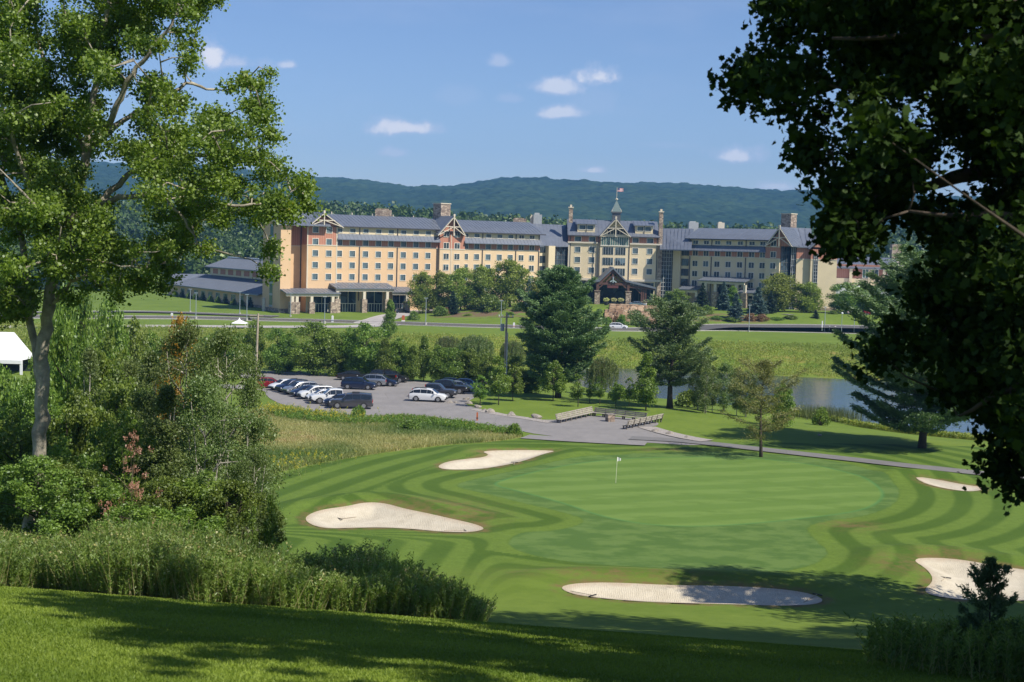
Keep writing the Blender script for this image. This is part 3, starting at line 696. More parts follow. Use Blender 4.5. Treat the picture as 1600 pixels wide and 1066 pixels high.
# ground-floor canopies with doors
def canopy(F, pa, pb, yt, yb, out, zg, cols, ref, doors=(), n0=0.0, stone=True, colw=.55):
    a = F.S(pa, 450, n0+out*.6); b = F.S(pb, 450, n0+out*.6); zt_ = F.Zr(ref, yt, n0+out); ze_ = F.Zr(ref, yb, n0+out)
    mb = F.mb(); mb.prism([(n0, zt_+.6), (n0+out+.8, ze_+.5), (n0+out+.8, ze_+.25), (n0, zt_+.2)], a-.8, b+.8)
    k = a
    while k < b: mb.beam((k, n0, zt_+.62), (k, n0+out+.8, ze_+.53), .09, .08); k += 1.15
    hp(mb, 'canopy_roof', METAL)
    mb = F.mb(); mb.box(a-.5, b+.5, n0+out-.2, n0+out+.3, ze_-.45, ze_+.2); hp(mb, 'canopy_beam', TRIM)
    for px in cols:
        s = F.S(px, 465, n0+out)
        mb = F.mb(); mb.box(s-colw*.7, s+colw*.7, n0+out-.6, n0+out+.25, zg, ze_-.45); hp(mb, 'column', TRIM)
        if stone: mb = F.mb(); mb.box(s-colw-.2, s+colw+.2, n0+out-.9, n0+out+.5, zg-.3, zg+(ze_-zg)*.62); hp(mb, 'column_base', STONE)
    for (da, db) in doors:
        x0 = F.S(da, 470, n0); x1 = F.S(db, 470, n0); zh = ze_-.6
        mb = F.mb(); mb.box(x0, x1, n0+.01, n0+.06, zg+.05, zh); hp(mb, 'entrance_glass', GLASSD)
        mb = F.mb(); n_ = 6
        for i in range(n_+1): q = x0+(x1-x0)*i/n_; mb.box(q-.07, q+.07, n0+.06, n0+.14, zg+.05, zg+(2.7 if i not in (0, n_, 3) else zh-zg))
        mb.box(x0, x1, n0+.06, n0+.12, zg+2.6, zg+2.78); hp(mb, 'entrance_frame', FRAMEW)
canopy(F1, 446, 523, 455, 460.5, 4.5, gz, (457,464,487,520), 487, [(488, 517)], 1.0)
canopy(F1, 523, 608, 446, 453, 5.0, gz, (527,569,605), 560, [(531,556),(572,597)])
canopy(F1, 611, 640, 452.5, 458.5, 4.5, gz, (636,), 625, [(613,635)])
# ---- middle wing
z = lambda y: F2.Zr(779.5, y)
m0 = F2.S(722.5); m1 = F2.S(842.5); gz2 = 2.4
wallblk(F2, m0, m1, gz2, z(390.7), mat=STUCM); wallblk(F2, m0, m1, z(390.7), z(381), mat=PINK); wallblk(F2, m0, m1, z(381), z(364), mat=STUC2)
roof_two(F2, m0-9, m1+1.5, z(345), z(356), z(364)); skirt(F2, m0, m1+.3, z(373), z(381)); band(F2, m0, m1, z(391.5), z(390), 0)
for px in (726.7,744,762,779.5,796.6,813.5,830):
    for y in (369.5,386.6,402.3,418.4,434.8,451): WIN.append((F2, F2.S(px), z(y), 0, WW, 1.3 if y < 375 else WH))
for px in (753, 805, 841): pipe(F2, px, .01, gz2, z(391)); pipe(F2, px, .01, z(380), z(364.5))
g0 = F2.S(684.5); g1 = F2.S(723.5); zz = lambda y: F2.Zr(705, y)
wallblk(F2, g0, g1, gz2-1, zz(389.5), .8, 18., STUCM); wallblk(F2, g0, g1, zz(389.5), zz(364), .8, 18., PINK); band(F2, g0-.1, g1+.1, zz(390.2), zz(388.9), .8)
gable(F2, F2.S(683.5, n=2.3), F2.S(727, n=2.3), zz(337.5), zz(367), .8, 12., apex=F2.S(707.5, n=2.1))
band(F2, F2.S(702.3)-.1, F2.S(702.3)+.1, gz2, zz(366), .8, t=.08, name='trim')
for px in (694.5, 711.3):
    for y in (366,384.2,401,417.9,434.5): WIN.append((F2, F2.S(px), zz(y), .8, WW, WH))
# stair bay, pillar, dark curtain wall, link roof
zl = lambda y: F2.Zr(850, y)
e0 = m1; e1 = F2.S(853.5)+.0
wallblk(F2, e0, e1, gz2, zl(384), -.8, 16., STUC2)
mb = F2.mb(); mg = F2.mb()
for y in (389.5,405.5,421.5,437.5):
    a = F2.S(843); b = F2.S(852.6); mb.box(a, b, -.79, -.70, zl(y+5.5), zl(y-5.5))
    for k in range(4): q = a+(b-a)*k/3; mg.box(q-.06, q+.06, -.7, -.62, zl(y+5.5), zl(y-5.5))
hp(mb, 'stair_window', GLASS); hp(mg, 'mullion', MULL)
P0 = F2.A+F2.u*e1; P1 = np.array([*XY(887.5, yC+2), 0])
wallblk(F2, e1, F2.S(863.5), gz2, zl(384), 1.2, 16., STUC2)
def curtain(PA, PB, z0, z1, nv, nh, glass=GLASSD, mull=MULLG, depth=8):
    F = Fac(PA, PB); mb = F.mb(); mb.box(0, F.L, -depth, 0, z0, z1); hp(mb, 'curtain_wall', glass); mb = F.mb()
    for i in range(nv+1): q = F.L*i/nv; mb.box(q-.07, q+.07, 0, .12, z0, z1)
    for i in range(nh+1): q = z0+(z1-z0)*i/nh; mb.box(0, F.L, .0, .10, q-.07, q+.07)
    hp(mb, 'mullion', mull); return F
q0 = F2.A+F2.u*F2.S(862)
C1 = curtain((q0[0]+.5, q0[1]+2.0), (P1[0], P1[1]), 2, 2+F3.Zr(900, 384)-2, 6, 13, mull=MULL)
def big_roof(pts_e, pts_r, name='link_roof'):
    """quad roof from two eave points to two ridge points, thick, ribbed; continues down behind the ridge"""
    e0_, e1_ = map(np.array, pts_e); r0_, r1_ = map(np.array, pts_r); mb = MB(); dz = np.array([0, 0, -.3]); bk = np.array([0, 10, -3.])
    P = [e0_, e1_, r1_, r0_, e0_+dz, e1_+dz, r1_+dz, r0_+dz, r1_+bk, r0_+bk]
    mb.add(P, [(0,1,2,3),(7,6,5,4),(0,4,5,1),(1,5,6,2),(3,7,4,0),(3,2,8,9)])
    n = int(np.linalg.norm(e1_-e0_)/1.15)
    for i in range(1, n): t_ = i/n; mb.beam(e0_+(e1_-e0_)*t_+[0, 0, .04], r0_+(r1_-r0_)*t_+[0, 0, .04], .09, .08)
    hp(mb, name, METAL)
def wp(px, py, d): v = ray(px, py); k = d/v[1]; return np.array([v[0]*k, v[1]*k, CAMZ+v[2]*k])
big_roof((wp(839, 384, 424.5), wp(888, 384.6, 431)), (wp(830, 349.5, 438), wp(888, 352, 444)))
# ---- centre block
z = lambda y: F3.Zr(959, y)
c0, c1 = 0, F3.L; gz3 = 4.0
wallblk(F3, c0, c1, gz3, z(380), mat=STUC2); wallblk(F3, c0, c1, z(380), z(369.5), 0.0, 18, PINK)
band(F3, c0-.2, F3.S(934), z(381.6), z(379.2), 0, t=.5); band(F3, F3.S(982), c1+.2, z(381.6), z(379.2), 0, t=.5); band(F3, c0-.15, c1+.15, z(439), z(435.5), 0, t=.4)
band(F3, c0, c0+.5, gz3, z(381), 0, t=.15); band(F3, c1-.5, c1, gz3, z(381), 0, t=.15)
roof_two(F3, c0-.3, c1-.6, z(343.8), z(358), z(369), nr=8, nm=2.5)
for px in (901.7,924,991.7,1014.4):
    for y in (391.3,407.3,423.3): WIN.append((F3, F3.S(px), z(y), 0, 1.9, 1.9))
    WIN.append((F3, F3.S(px), z(374.9), 0, 2.1, 1.7))
for px in (890,933,982,1025.5): pipe(F3, px, .01 if px not in (933, 982) else .9, gz3, z(370))
for (pa, pb) in ((897.5, 931), (988, 1021.5)):     # dormers
    a = F3.S(pa); b = F3.S(pb); mb = F3.mb(); mb.box(a+.6, b-.6, -7, -.6, z(364), z(351.5)); hp(mb, 'dormer_wall', STUC2)
    mb = F3.mb(); mb.prism([(.2, z(350.8)), (-6, z(343.5)), (-6, z(345)), (.2, z(352))], a, b)
    k = a+.3
    while k < b: mb.beam((k, .2, z(350.8)+.04), (k, -6, z(343.5)+.04), .09, .08); k += 1.15
    hp(mb, 'dormer_roof', METAL)
    for q in (.32, .68): WIN.append((F3, a+(b-a)*q, z(356.6), -.59, 2.0, 1.5))
    pm = (a+b)/2; mb = F3.mb(); mb.box(pm-.1, pm+.1, -.59, -.45, z(364), z(351)); hp(mb, 'downspout', GUT)
# centre bay with gable, arched window and glass band
b0 = F3.S(936.5); b1 = F3.S(981.5)
wallblk(F3, b0, b1, gz3, z(369.5), .9, 6, STUC2)
gable(F3, F3.S(935), F3.S(983.2), z(341), z(368.5), .9, 9., apex=F3.S(959.4), wallmat=STUC2)
cc = F3.S(959.2); mb = F3.mb(); ra = (b1-b0)/2-.6; pts = [(cc+ra*math.cos(t_), z(367)+(z(356.5)-z(367))*math.sin(t_)) for t_ in np.linspace(0, math.pi, 13)]
mb.prismy(pts, .9, 1.05); hp(mb, 'arched_window', GLASSD); mb = F3.mb()
for k in range(1, 9): q = b0+(b1-b0)*k/9; mb.box(q-.06, q+.06, 1.05, 1.12, z(367), z(367)+(z(357)-z(367))*math.sqrt(max(0, 1-((q-cc)/ra)**2)))
hp(mb, 'mullion', TRIM)
band(F3, b0-.1, b1+.1, z(370.5), z(366.5), .9, t=.35)
mb = F3.mb(); mb.box(b0+.3, b1-.3, .9, 1.0, z(383.5), z(370.8)); hp(mb, 'glass_band', GLASSG); mb = F3.mb()
for k in range(13): q = b0+.3+(b1-b0-.6)*k/12; mb.box(q-.05, q+.05, 1.0, 1.1, z(383.5), z(370.8))
mb.box(b0, b1, .9, 1.15, z(384.8), z(383.4)); hp(mb, 'mullion', FRAMEW)
mb = F3.mb(); mg = F3.mb()
for (pa, pb) in ((941.2, 957), (960.6, 976)):
    a = F3.S(pa); b = F3.S(pb)
    for y in (392.4,408.7,425): 
        mb.box(a, b, .9, .98, z(y+5.7), z(y-5.7))
        for k in range(5): q = a+(b-a)*k/4; mg.box(q-.05, q+.05, .98, 1.05, z(y+5.7), z(y-5.7))
hp(mb, 'bay_window', GLASS); hp(mg, 'mullion', MULLG)
mb = F3.mb(); mb.box(F3.S(900), F3.S(1022), .0, .08, gz3+.2, z(441)); mb.box(b0+.2, b1-.2, .9, 1.02, gz3+.2, z(441)); hp(mb, 'lobby_glass', GLASSD); mb = F3.mb()
for px in range(900, 1023, 9): q = F3.S(px); mb.box(q-.1, q+.1, .08, .2, gz3+.2, z(441))
hp(mb, 'mullion', MULL)
# stone chimneys
for (pa, pb, yt, yb) in ((886.5, 892.5, 327, 350), (1027.5, 1033.5, 330, 478)):
    a = F3.S(pa); b = F3.S(pb); mb = F3.mb(); mb.box(a, b, -1.4, .35, z(yb), z(yt)); c = hp(mb, 'chimney', STONE)
    mb = F3.mb(); mb.box(a-.2, b+.2, -1.6, .55, z(yt), z(yt)+.35); m_ = (a+b)/2; mb.box(m_-.3, m_+.3, -.8, -.2, z(yt)+.35, z(yt)+1.0); mb.build('chimney_cap', TRIM, c, off=HO)
# cupola with spire
cs = F3.S(960.2, n=-8); zc = lambda y: F3.Zr(960, y, -8.)
mb = F3.mb(); mb.box(cs-1.25, cs+1.25, -9.25, -6.75, zc(346), zc(331)); mb.box(cs-1.55, cs+1.55, -9.55, -6.45, zc(333.2), zc(331)); hp(mb, 'cupola', MULL)
mb = F3.mb()
for k, (w0, z0_, w1, z1_) in enumerate(((1.55, zc(331), 1.1, zc(325)), (1.1, zc(325), .12, zc(313.5)))):
    P = [(cs+i*w0, -8+j*w0, z0_) for i, j in ((-1,-1),(1,-1),(1,1),(-1,1))]+[(cs+i*w1, -8+j*w1, z1_) for i, j in ((-1,-1),(1,-1),(1,1),(-1,1))]
    mb.add(P, [(0,1,5,4),(1,2,6,5),(2,3,7,6),(3,0,4,7),(4,5,6,7)])
hp(mb, 'spire', M_('spire_green_metal', (.12, .17, .16), .5, .1))
mb = F3.mb()
for i, j in ((-1,-1),(1,-1),(1,1),(-1,1)): mb.beam((cs+i*1.55, -8+j*1.55, zc(331)), (cs, -8, zc(313.5)), .12)
mb.tube([(cs, -8, zc(313.5)), (cs, -8, zc(312)), (cs, -8, zc(311)), (cs, -8, zc(310))], [.1, .45, .45, .1], 8); mb.tube([(cs, -8, zc(312)), (cs, -8, zc(293))], .07, 6); hp(mb, 'flagpole', TRIM)
# flag on the roof pole: thirteen stripes and a starred blue corner
fz = zc(294); fm = {}
RED = M_('flag_red', (.45, .03, .04), .8); WHF = M_('flag_white', (.75, .75, .75), .8); BLU = M_('flag_blue', (.02, .03, .16), .8)
FW, FH = 1.9, 1.05
def wav(x): return .10*math.sin(x*3.3)
def flagpart(rects, mat, name, off, parent):
    mb = F3.mb()
    for (x0, x1, z0, z1) in rects:
        n = max(1, int((x1-x0)/.12)); 
        for i in range(n):
            a = x0+(x1-x0)*i/n; b = x0+(x1-x0)*(i+1)/n
            P = [(cs+.1+a, -8+wav(a)+off, fz-z0), (cs+.1+b, -8+wav(b)+off, fz-z0), (cs+.1+b, -8+wav(b)+off, fz-z1), (cs+.1+a, -8+wav(a)+off, fz-z1)]
            P += [(p[0], p[1]-2*off-.004, p[2]) for p in P]
            mb.add(P, [(0,1,2,3),(7,6,5,4),(0,4,5,1),(3,2,6,7)])
    return mb.build(name, mat, parent, off=HO)
flag = empty('flag', (0, 430, 1), 0, 'small red, white and blue striped national flag flying from the spire above the hotel entrance', 'flag')
hst = FH/13
flagpart([(0 if i > 6 else .76, FW, i*hst, (i+1)*hst) for i in range(0, 13, 2)], RED, 'red_stripes', .012, flag)
flagpart([(0 if i > 6 else .76, FW, i*hst, (i+1)*hst) for i in range(1, 13, 2)], WHF, 'white_stripes', .012, flag)
flagpart([(0, .76, 0, 7*hst)], BLU, 'canton', .012, flag)
flagpart([(.07+.14*i-.02, .07+.14*i+.02, .06+.09*j-.018, .06+.09*j+.018) for i in range(5) for j in range(5)], WHF, 'stars', .018, flag)
# porte-cochere
cdep = 16.; n1 = cdep
def cp(px, py, n=cdep): s, zz_ = F3.hit(px, py, n); return (s, n, zz_)
def slab(name, L, n_back=1.0, t_=.55, mat=METAL):
    mb = F3.mb()
    for (a, b) in zip(L[:-1], L[1:]):
        P = [(a[0], a[1]+.5, a[2]), (b[0], b[1]+.5, b[2]), (b[0], n_back, b[2]), (a[0], n_back, a[2])]; P += [(p[0], p[1], p[2]-t_) for p in P]
        mb.add(P, [(0,1,2,3),(7,6,5,4),(0,4,5,1),(1,5,6,2),(2,6,7,3),(3,7,4,0)])
    hp(mb, name, mat)
slab('entrance_canopy_roof', [cp(919, 440), cp(937, 437), cp(958, 417.5), cp(977.5, 437.5), cp(1024.5, 449)])
mb = F3.mb(); ap = cp(958, 422); la = cp(936, 444); ra_ = cp(980, 446)
y_ = cdep-.2
mb.beam((la[0], y_, la[2]), (ap[0], y_, ap[2]), .45, .6).beam((ra_[0], y_, ra_[2]), (ap[0], y_, ap[2]), .45, .6).beam((ap[0], y_, ap[2]), (ap[0], y_, cp(958, 443)[2]), .5, .5)
zc_ = cp(958, 443.5)[2]; mb.beam((la[0]-1, y_, zc_), (ra_[0]+1, y_, zc_-.1), .5, .7)
k1 = cp(947, 441); k2 = cp(969, 441); mb.beam((k1[0], y_, k1[2]), (ap[0], y_, ap[2]-1.6), .3, .4).beam((k2[0], y_, k2[2]), (ap[0], y_, ap[2]-1.6), .3, .4)
lp = cp(933.5, 455); rp_ = cp(981.5, 456); zb = cp(980, 446)[2]
for q in (lp, rp_): mb.beam((q[0], y_, zb), (q[0], y_, q[2]-.3), .7, .7)
mb.beam((rp_[0], y_, q[2]+.6), (cp(973, 446)[0], y_, zb), .35).beam((lp[0], y_, q[2]+.6), (cp(942, 446)[0], y_, zb), .35)
e1_ = cp(1024, 451); mb.beam((ra_[0], y_, ra_[2]-.3), (e1_[0], y_, e1_[2]-.2), .4, .6)
for px in (1003, 1006, 1009.5): q = cp(px, 450); mb.beam((q[0], y_-.3, q[2]), (q[0], y_-.3, cp(px, 470)[2]), .42, .42)
mb.beam((cp(1003, 462)[0], y_-.3, cp(1003, 461)[2]), (cp(993, 450)[0], y_-.3, cp(993, 450)[2]), .3)
hp(mb, 'timber_frame', TIMBER)
mb = F3.mb(); a = cp(949, 446); b = cp(966, 450.5); mb.box(a[0], b[0], y_-.1, y_+.35, b[2], a[2]); hp(mb, 'sign_board', M_('sign_dark_red', (.13, .04, .035), .5))
mb = F3.mb()
k1 = cp(953, 440.5); k2 = cp(963, 441.5); km = cp(958, 438); mb.beam((k1[0], y_+.5, k1[2]), (km[0], y_+.5, km[2]), .2, .3).beam((k2[0], y_+.5, k2[2]), (km[0], y_+.5, km[2]), .2, .3).beam((km[0], y_+.5, km[2]+1.0), (km[0], y_+.5, k1[2]-.3), .3, .3); hp(mb, 'truss_bracket', M_('steel_bracket', (.35, .42, .45), .5))
for (pa, pb, yt, yb) in ((929.5, 936.8, 455, 479), (978, 985.5, 456, 480), (1002, 1011, 472, 481)):
    a = cp(pa, yt); b = cp(pb, yb); mb = F3.mb(); mb.box(a[0], b[0], cdep-1.5, cdep+.05, b[2]-.6, a[2]); mb.box(a[0]-.15, b[0]+.15, cdep-1.65, cdep+.2, a[2], a[2]+.25); hp(mb, 'stone_pier', STONE)
# ---- right link and right wing
q1 = np.array([*XY(1053, 434), 0]); C2 = curtain(XY(1032.5, yC+1), (q1[0], q1[1]+1), 3, F3.Zr(1040, 389), 5, 14)
big_roof((wp(1031, 389.6, 430), wp(1080, 390.5, 424)), (wp(1031, 357, 443), wp(1084, 357.5, 440)))
z4 = lambda y: F4.Zr(1137, y); gz4 = 4.0
p0 = F4.S(1053, n=-1); wallblk(F4, p0, F4.S(1062.5), gz4, z4(391), 0., 16., STUC2)
wallblk(F4, F4.S(1062.5), F4.S(1076.5), gz4, z4(391), -.9, 16., STUC2)
mb = F4.mb(); mg = F4.mb()
for y in (396,412,428,444):
    a = F4.S(1063.2); b = F4.S(1073.8); mb.box(a, b, -.89, -.8, z4(y+5.5), z4(y-5.5))
    for k in range(4): q = a+(b-a)*k/3; mg.box(q-.05, q+.05, -.8, -.7, z4(y+5.5), z4(y-5.5))
hp(mb, 'stair_window', GLASS); hp(mg, 'mullion', MULL)
r0_ = F4.S(1076.5); r1_ = F4.S(1197)
wallblk(F4, r0_, r1_, gz4, z4(401.7), mat=STUC2); wallblk(F4, r0_, r1_, z4(401.7), z4(392.5), mat=PINK); wallblk(F4, r0_, r1_, z4(392.5), z4(374), mat=STUC2)
roof_two(F4, r0_-1.2, r1_+1, z4(356.3), z4(366), z4(373.8)); skirt(F4, r0_-1.5, r1_, z4(384), z4(392.5)); band(F4, r0_, r1_, z4(402.3), z4(401), 0)
for px in (1085.7,1102.5,1120,1137.5,1155.5,1173.7,1190.7):
    for y in (379.7,397,413.5,429.5,444.5): WIN.append((F4, F4.S(px), z4(y), 0, WW, 1.3 if y < 385 else WH))
for px in (1077.5, 1111, 1164.5): pipe(F4, px, .01, gz4, z4(402)); pipe(F4, px, .01, z4(391.5), z4(374))
zg_ = lambda y: F4.Zr(1209, y); g0 = F4.S(1196.5); g1 = F4.S(1219)
wallblk(F4, g0, g1, gz4, zg_(404.5), .8, 17., STUC2); wallblk(F4, g0, g1, zg_(404.5), zg_(383), .8, 17., PINK); band(F4, g0-.1, g1+.1, zg_(405), zg_(403.8), .8); band(F4, g0-.1, g1+.1, zg_(386.5), zg_(385.3), .8)
gable(F4, F4.S(1194, n=2.1), F4.S(1236.5, n=2.1), zg_(354.5), zg_(383.5), .8, 12., apex=F4.S(1215.7, n=2.1))
for y in (380.5, 398, 415.5, 432, 448): WIN.append((F4, F4.S(1209), zg_(y), .8, WW, WH))
canopy(F4, 1099, 1165, 436.5, 442, 5, gz4, (1102, 1117, 1150, 1163), 1135, [(1120, 1146)])
canopy(F4, 1157, 1181, 455, 460, 4, gz4, (1160, 1178), 1170, [(1162, 1176)]); canopy(F4, 1067, 1091, 450, 455, 4, gz4, (1068, 1088), 1080)
# end block facing the viewer
G = curtain((F4.A+F4.u*(g1+.1))[:2], XY(1235.5, 418.5), gz4, F5.Zr(1228, 386), 4, 8, mull=MULL); 
zz5 = lambda y: F5.Zr(1255, y)
curtain(XY(1235.3, 417.2), XY(1243.6, 417.2), gz4, zz5(386.3), 3, 10, mull=MULLG)
a = F5.S(1243.6); b = F5.S(1264.5); c = F5.S(1305.5)
wallblk(F5, a, b, gz4, zz5(405), .3, 17, STUC2); wallblk(F5, a, b, zz5(405), zz5(385.5), .3, 17, PINK); band(F5, a, b, zz5(405.6), zz5(404.4), .3)
wallblk(F5, b, c, gz4, zz5(405), 1.6, 17, STUC2); wallblk(F5, b, c, zz5(405), zz5(386), 1.6, 17, PINK)
band(F5, b, c, zz5(405.6), zz5(404.4), 1.6)
band(F5, b-.3, c+.3, gz4-.5, zz5(480), 1.6, STONE, .35, 'stone_base')
mb = F5.mb(); x0 = F5.S(1271.2, n=1.6); x1 = F5.S(1277.3, n=1.6); mb.box(x0, x1, 1.6, 1.7, gz4+2, zz5(396)); hp(mb, 'stair_window', GLASSD); mb = F5.mb()
for k in range(15): q = gz4+2+(zz5(396)-gz4-2)*k/14; mb.box(x0, x1, 1.7, 1.8, q-.06, q+.06)
for q in (x0, (x0+x1)/2, x1): mb.box(q-.06, q+.06, 1.7, 1.82, gz4+2, zz5(396))
hp(mb, 'mullion', MULLG)
big_roof((wp(1236.5, 385.3, 416), wp(1268, 386, 416)), (wp(1216, 355.2, 426), wp(1268, 357, 430)), 'roof')
gable(F5, b-.9, c+.9, zz5(366), zz5(388), 1.6, 14., truss=False, wallmat=PINK)
# big stone chimneys, roof plant
for (px, d, w, yt, yb, rz_) in ((690, 418, 5.8, 319, 345, R(42)), (1232, 428, 5.4, 335, 362, R(-42)),):
    C_ = wp(px, yb, d); zt_ = wp(px, yt, d)[2]; mb = MB((C_[0], C_[1], 0), (math.cos(rz_), math.sin(rz_), 0), (-math.sin(rz_), math.cos(rz_), 0))
    wv = w*.62; mb.box(-wv/2, wv/2, -wv/2, wv/2, C_[2]-4, zt_); c_ = hp(mb, 'chimney', STONE)
    mb = MB((C_[0], C_[1], 0), (math.cos(rz_), math.sin(rz_), 0), (-math.sin(rz_), math.cos(rz_), 0)); mb.box(-wv/2-.15, wv/2+.15, -wv/2-.15, wv/2+.15, zt_, zt_+.25); mb.build('chimney_cap', TRIM, c_, off=HO)
for (px, py, d, w, h_, mt_) in ((599, 335, 412, 4.5, 1.6, STONE), (812, 346, 440, 4, 1.0, STONE), (840, 346, 442, 2.6, 2.6, MULLG), (1083, 354, 448, 3, 1.6, MULLG), (1126, 353, 446, 2, 1.2, TRIM), (832, 347, 443, 1.5, 2.2, TRIM)):
    C_ = wp(px, py, d); mb = MB((C_[0], C_[1], C_[2]-2.5)); mb.box(-w/2, w/2, -1.5, 1.5, 0, 2.5+h_*.8); mb.box(-w/2+.3, w/2-.8, -1, 1, 2.5+h_*.8, 2.5+h_); hp(mb, 'roof_unit', mt_)
for px in range(518, 680, 32):
    C_ = wp(px, 333.5+(px-518)*.05, 404+(px-518)*.11); mb = MB(tuple(C_)); mb.tube([(0, 0, -1), (0, 0, .5)], .16, 6); hp(mb, 'roof_vent', TRIM)
WIN.sort(key=lambda w: 0 if w[0] is F1 else 1 if w[0] is F3 else 2 if w[0] is F2 else 3)
windows_flush()

# ------------------------------------------------------------------ low hall to the left of the hotel
F0 = Fac(XY(279, 470), XY(411, 402))
hall = empty('event_hall', (0, 430, 1), 0, 'low one-storey hall with two tiers of grey metal roof, left of the tall hotel', 'hall')
def hl(mb, name, mat): return mb.build(name, mat, hall, off=HO)
zr = lambda px, py, n=0: F0.Zr(px, py, n)
ze = zr(380, 457); L0 = F0.L
mb = F0.mb(); mb.box(0, L0, -26, 0, -.5, ze); hl(mb, 'wall', STUC)
mb = F0.mb(); mb.prism([(1.5, ze), (-9, ze+3.6), (-9, ze+3.3), (1.5, ze-.3)], -1.5, L0)
k = -1
while k < L0: mb.beam((k, 1.5, ze+.04), (k, -9, ze+3.64), .09, .08); k += 1.2
hl(mb, 'lower_roof', METAL)
zu = ze+3.4; mb = F0.mb(); mb.box(6, L0, -22, -8.8, ze-1, zu+2.9); hl(mb, 'clerestory_wall', STUC2)
mb = F0.mb()
for k in range(9): q = 9+k*(L0-12)/9; mb.box(q, q+(L0-12)/9*.62, -8.8, -8.7, zu+.7, zu+2.3)
hl(mb, 'louvre_panel', PINK)
mb = F0.mb(); mb.prism([(-7.3, zu+2.9), (-15.5, zu+5.9), (-24, zu+2.9), (-24, zu+2.6), (-15.5, zu+5.6), (-7.3, zu+2.6)], 4.5, L0)
k = 5
while k < L0: mb.beam((k, -7.3, zu+2.94), (k, -15.5, zu+5.94), .09, .08); k += 1.2
hl(mb, 'upper_roof', METAL); mb = F0.mb(); mb.box(4.5, L0, -15.9, -15.1, zu+5.9, zu+6.25); hl(mb, 'ridge_cap', M_('ridge_white', (.8, .8, .78), .5))
mb = F0.mb(); mb.prismy([(-15, ze-.4), (-1.5, ze-.4), (-1.5, ze+.0), (-8, ze+3.4), (-15, ze)], -16, .5); hl(mb, 'end_gable_roof', METAL); mb = F0.mb(); mb.box(-13, 0, -15, -.5, -.5, ze-.4); hl(mb, 'wall', STUC)
for k in range(10):
    q = 3+k*(L0-8)/10; mb = F0.mb(); mb.box(q, q+3.6, .0, .08, 1.8, ze-1.0); w_ = hl(mb, 'window', GLASSG); mb = F0.mb()
    for j in range(4): mb.box(q+j*1.2-.06, q+j*1.2+.06, .08, .16, 1.8, ze-1)
    mb.box(q-.06, q+3.66, .08, .17, ze-1.05, ze-.95); mb.box(q-.06, q+3.66, .08, .17, 1.75, 1.85)
    mb.build('frame', FRAMEW, w_, off=HO)
mb = F0.mb(); mb.box(-.1, L0, 0, .2, -.5, 1.7); hl(mb, 'stone_base', STONE)
# ------------------------------------------------------------------ building behind on the right
F6 = Fac(XY(1300, 470), XY(1470, 462)); far = empty('casino_building', (0, 430, 1), 0, 'red panelled building with gabled grey roof behind the dark oak, right of the hotel', 'building')
def fl_(mb, name, mat, p=None): return mb.build(name, mat, p or far, off=HO)
Z6 = lambda y, px=1360: F6.Zr(px, y)
mb = F6.mb(); mb.box(0, F6.L, -20, 0, Z6(446), Z6(414)); fl_(mb, 'wall', PINK); mb = F6.mb(); mb.box(0, F6.L, 0, .3, Z6(447), Z6(436)); fl_(mb, 'wall_base', STUC2)
mb = F6.mb(); mb.box(-6, F6.L+10, 1.5, 16, 3, Z6(447)); fl_(mb, 'white_parapet', M_('parapet_white', (.75, .76, .78), .7))
mb = F6.mb(); mb.prism([(1.2, Z6(419)), (-9, Z6(402)), (-19, Z6(419)), (-19, Z6(421)), (-9, Z6(404)), (1.2, Z6(421))], -1, F6.L); fl_(mb, 'roof', METAL)
for (pa, pb) in ((1348, 1357), (1361, 1373), (1387, 1392), (1397, 1403), (1408, 1416)):
    mb = F6.mb(); mb.box(F6.S(pa), F6.S(pb), .3, .42, Z6(435), Z6(421)); w_ = fl_(mb, 'window', GLASSG if pa < 1360 else GLASS); mb = F6.mb()
    a = F6.S(pa); b = F6.S(pb)
    for q in (a, (a+b)/2, b): mb.box(q-.08, q+.08, .42, .52, Z6(435), Z6(421))
    mb.box(a-.08, b+.08, .42, .53, Z6(421)-.1, Z6(421)+.06); mb.box(a-.08, b+.08, .42, .53, Z6(435)-.06, Z6(435)+.1)
    mb.build('frame', FRAMEW, w_, off=HO)
for px in (1330, 1360, 1382, 1394, 1405): q = F6.S(px); mb = F6.mb(); mb.box(q-.5, q+.5, .3, .9, Z6(447), Z6(419)); fl_(mb, 'pilaster', STUC2)
c = F6.S(1404); mb = F6.mb(); za = Z6(407); zb2 = Z6(419); mb.beam((c-3, 1.4, zb2), (c, 1.4, za), .3, .4).beam((c+3, 1.4, zb2), (c, 1.4, za), .3, .4).beam((c, 1.4, za), (c, 1.4, zb2), .3).beam((c-1.5, 1.4, zb2+.9), (c+1.5, 1.4, zb2+.9), .3); fl_(mb, 'gable_truss', TRIM)
mb = F6.mb(); mb.prismy([(c-3.3, zb2), (c+3.3, zb2), (c, za+.3)], -8, 1.2); fl_(mb, 'gable_roof', METAL)
C_ = wp(1399, 394, 475); mb = MB(tuple(C_)); mb.box(-1.5, 1.5, -1.5, 1.5, -4, 2.6); ch = fl_(mb, 'chimney', STONE)
mb = F6.mb(); mb.box(-6, F6.L+10, 16, 16.2, 3.2, Z6(462)); fl_(mb, 'undercroft_shade_sheet', DARKIN)  # near-black sheet on the parapet front, painted as the shade of an undercroft
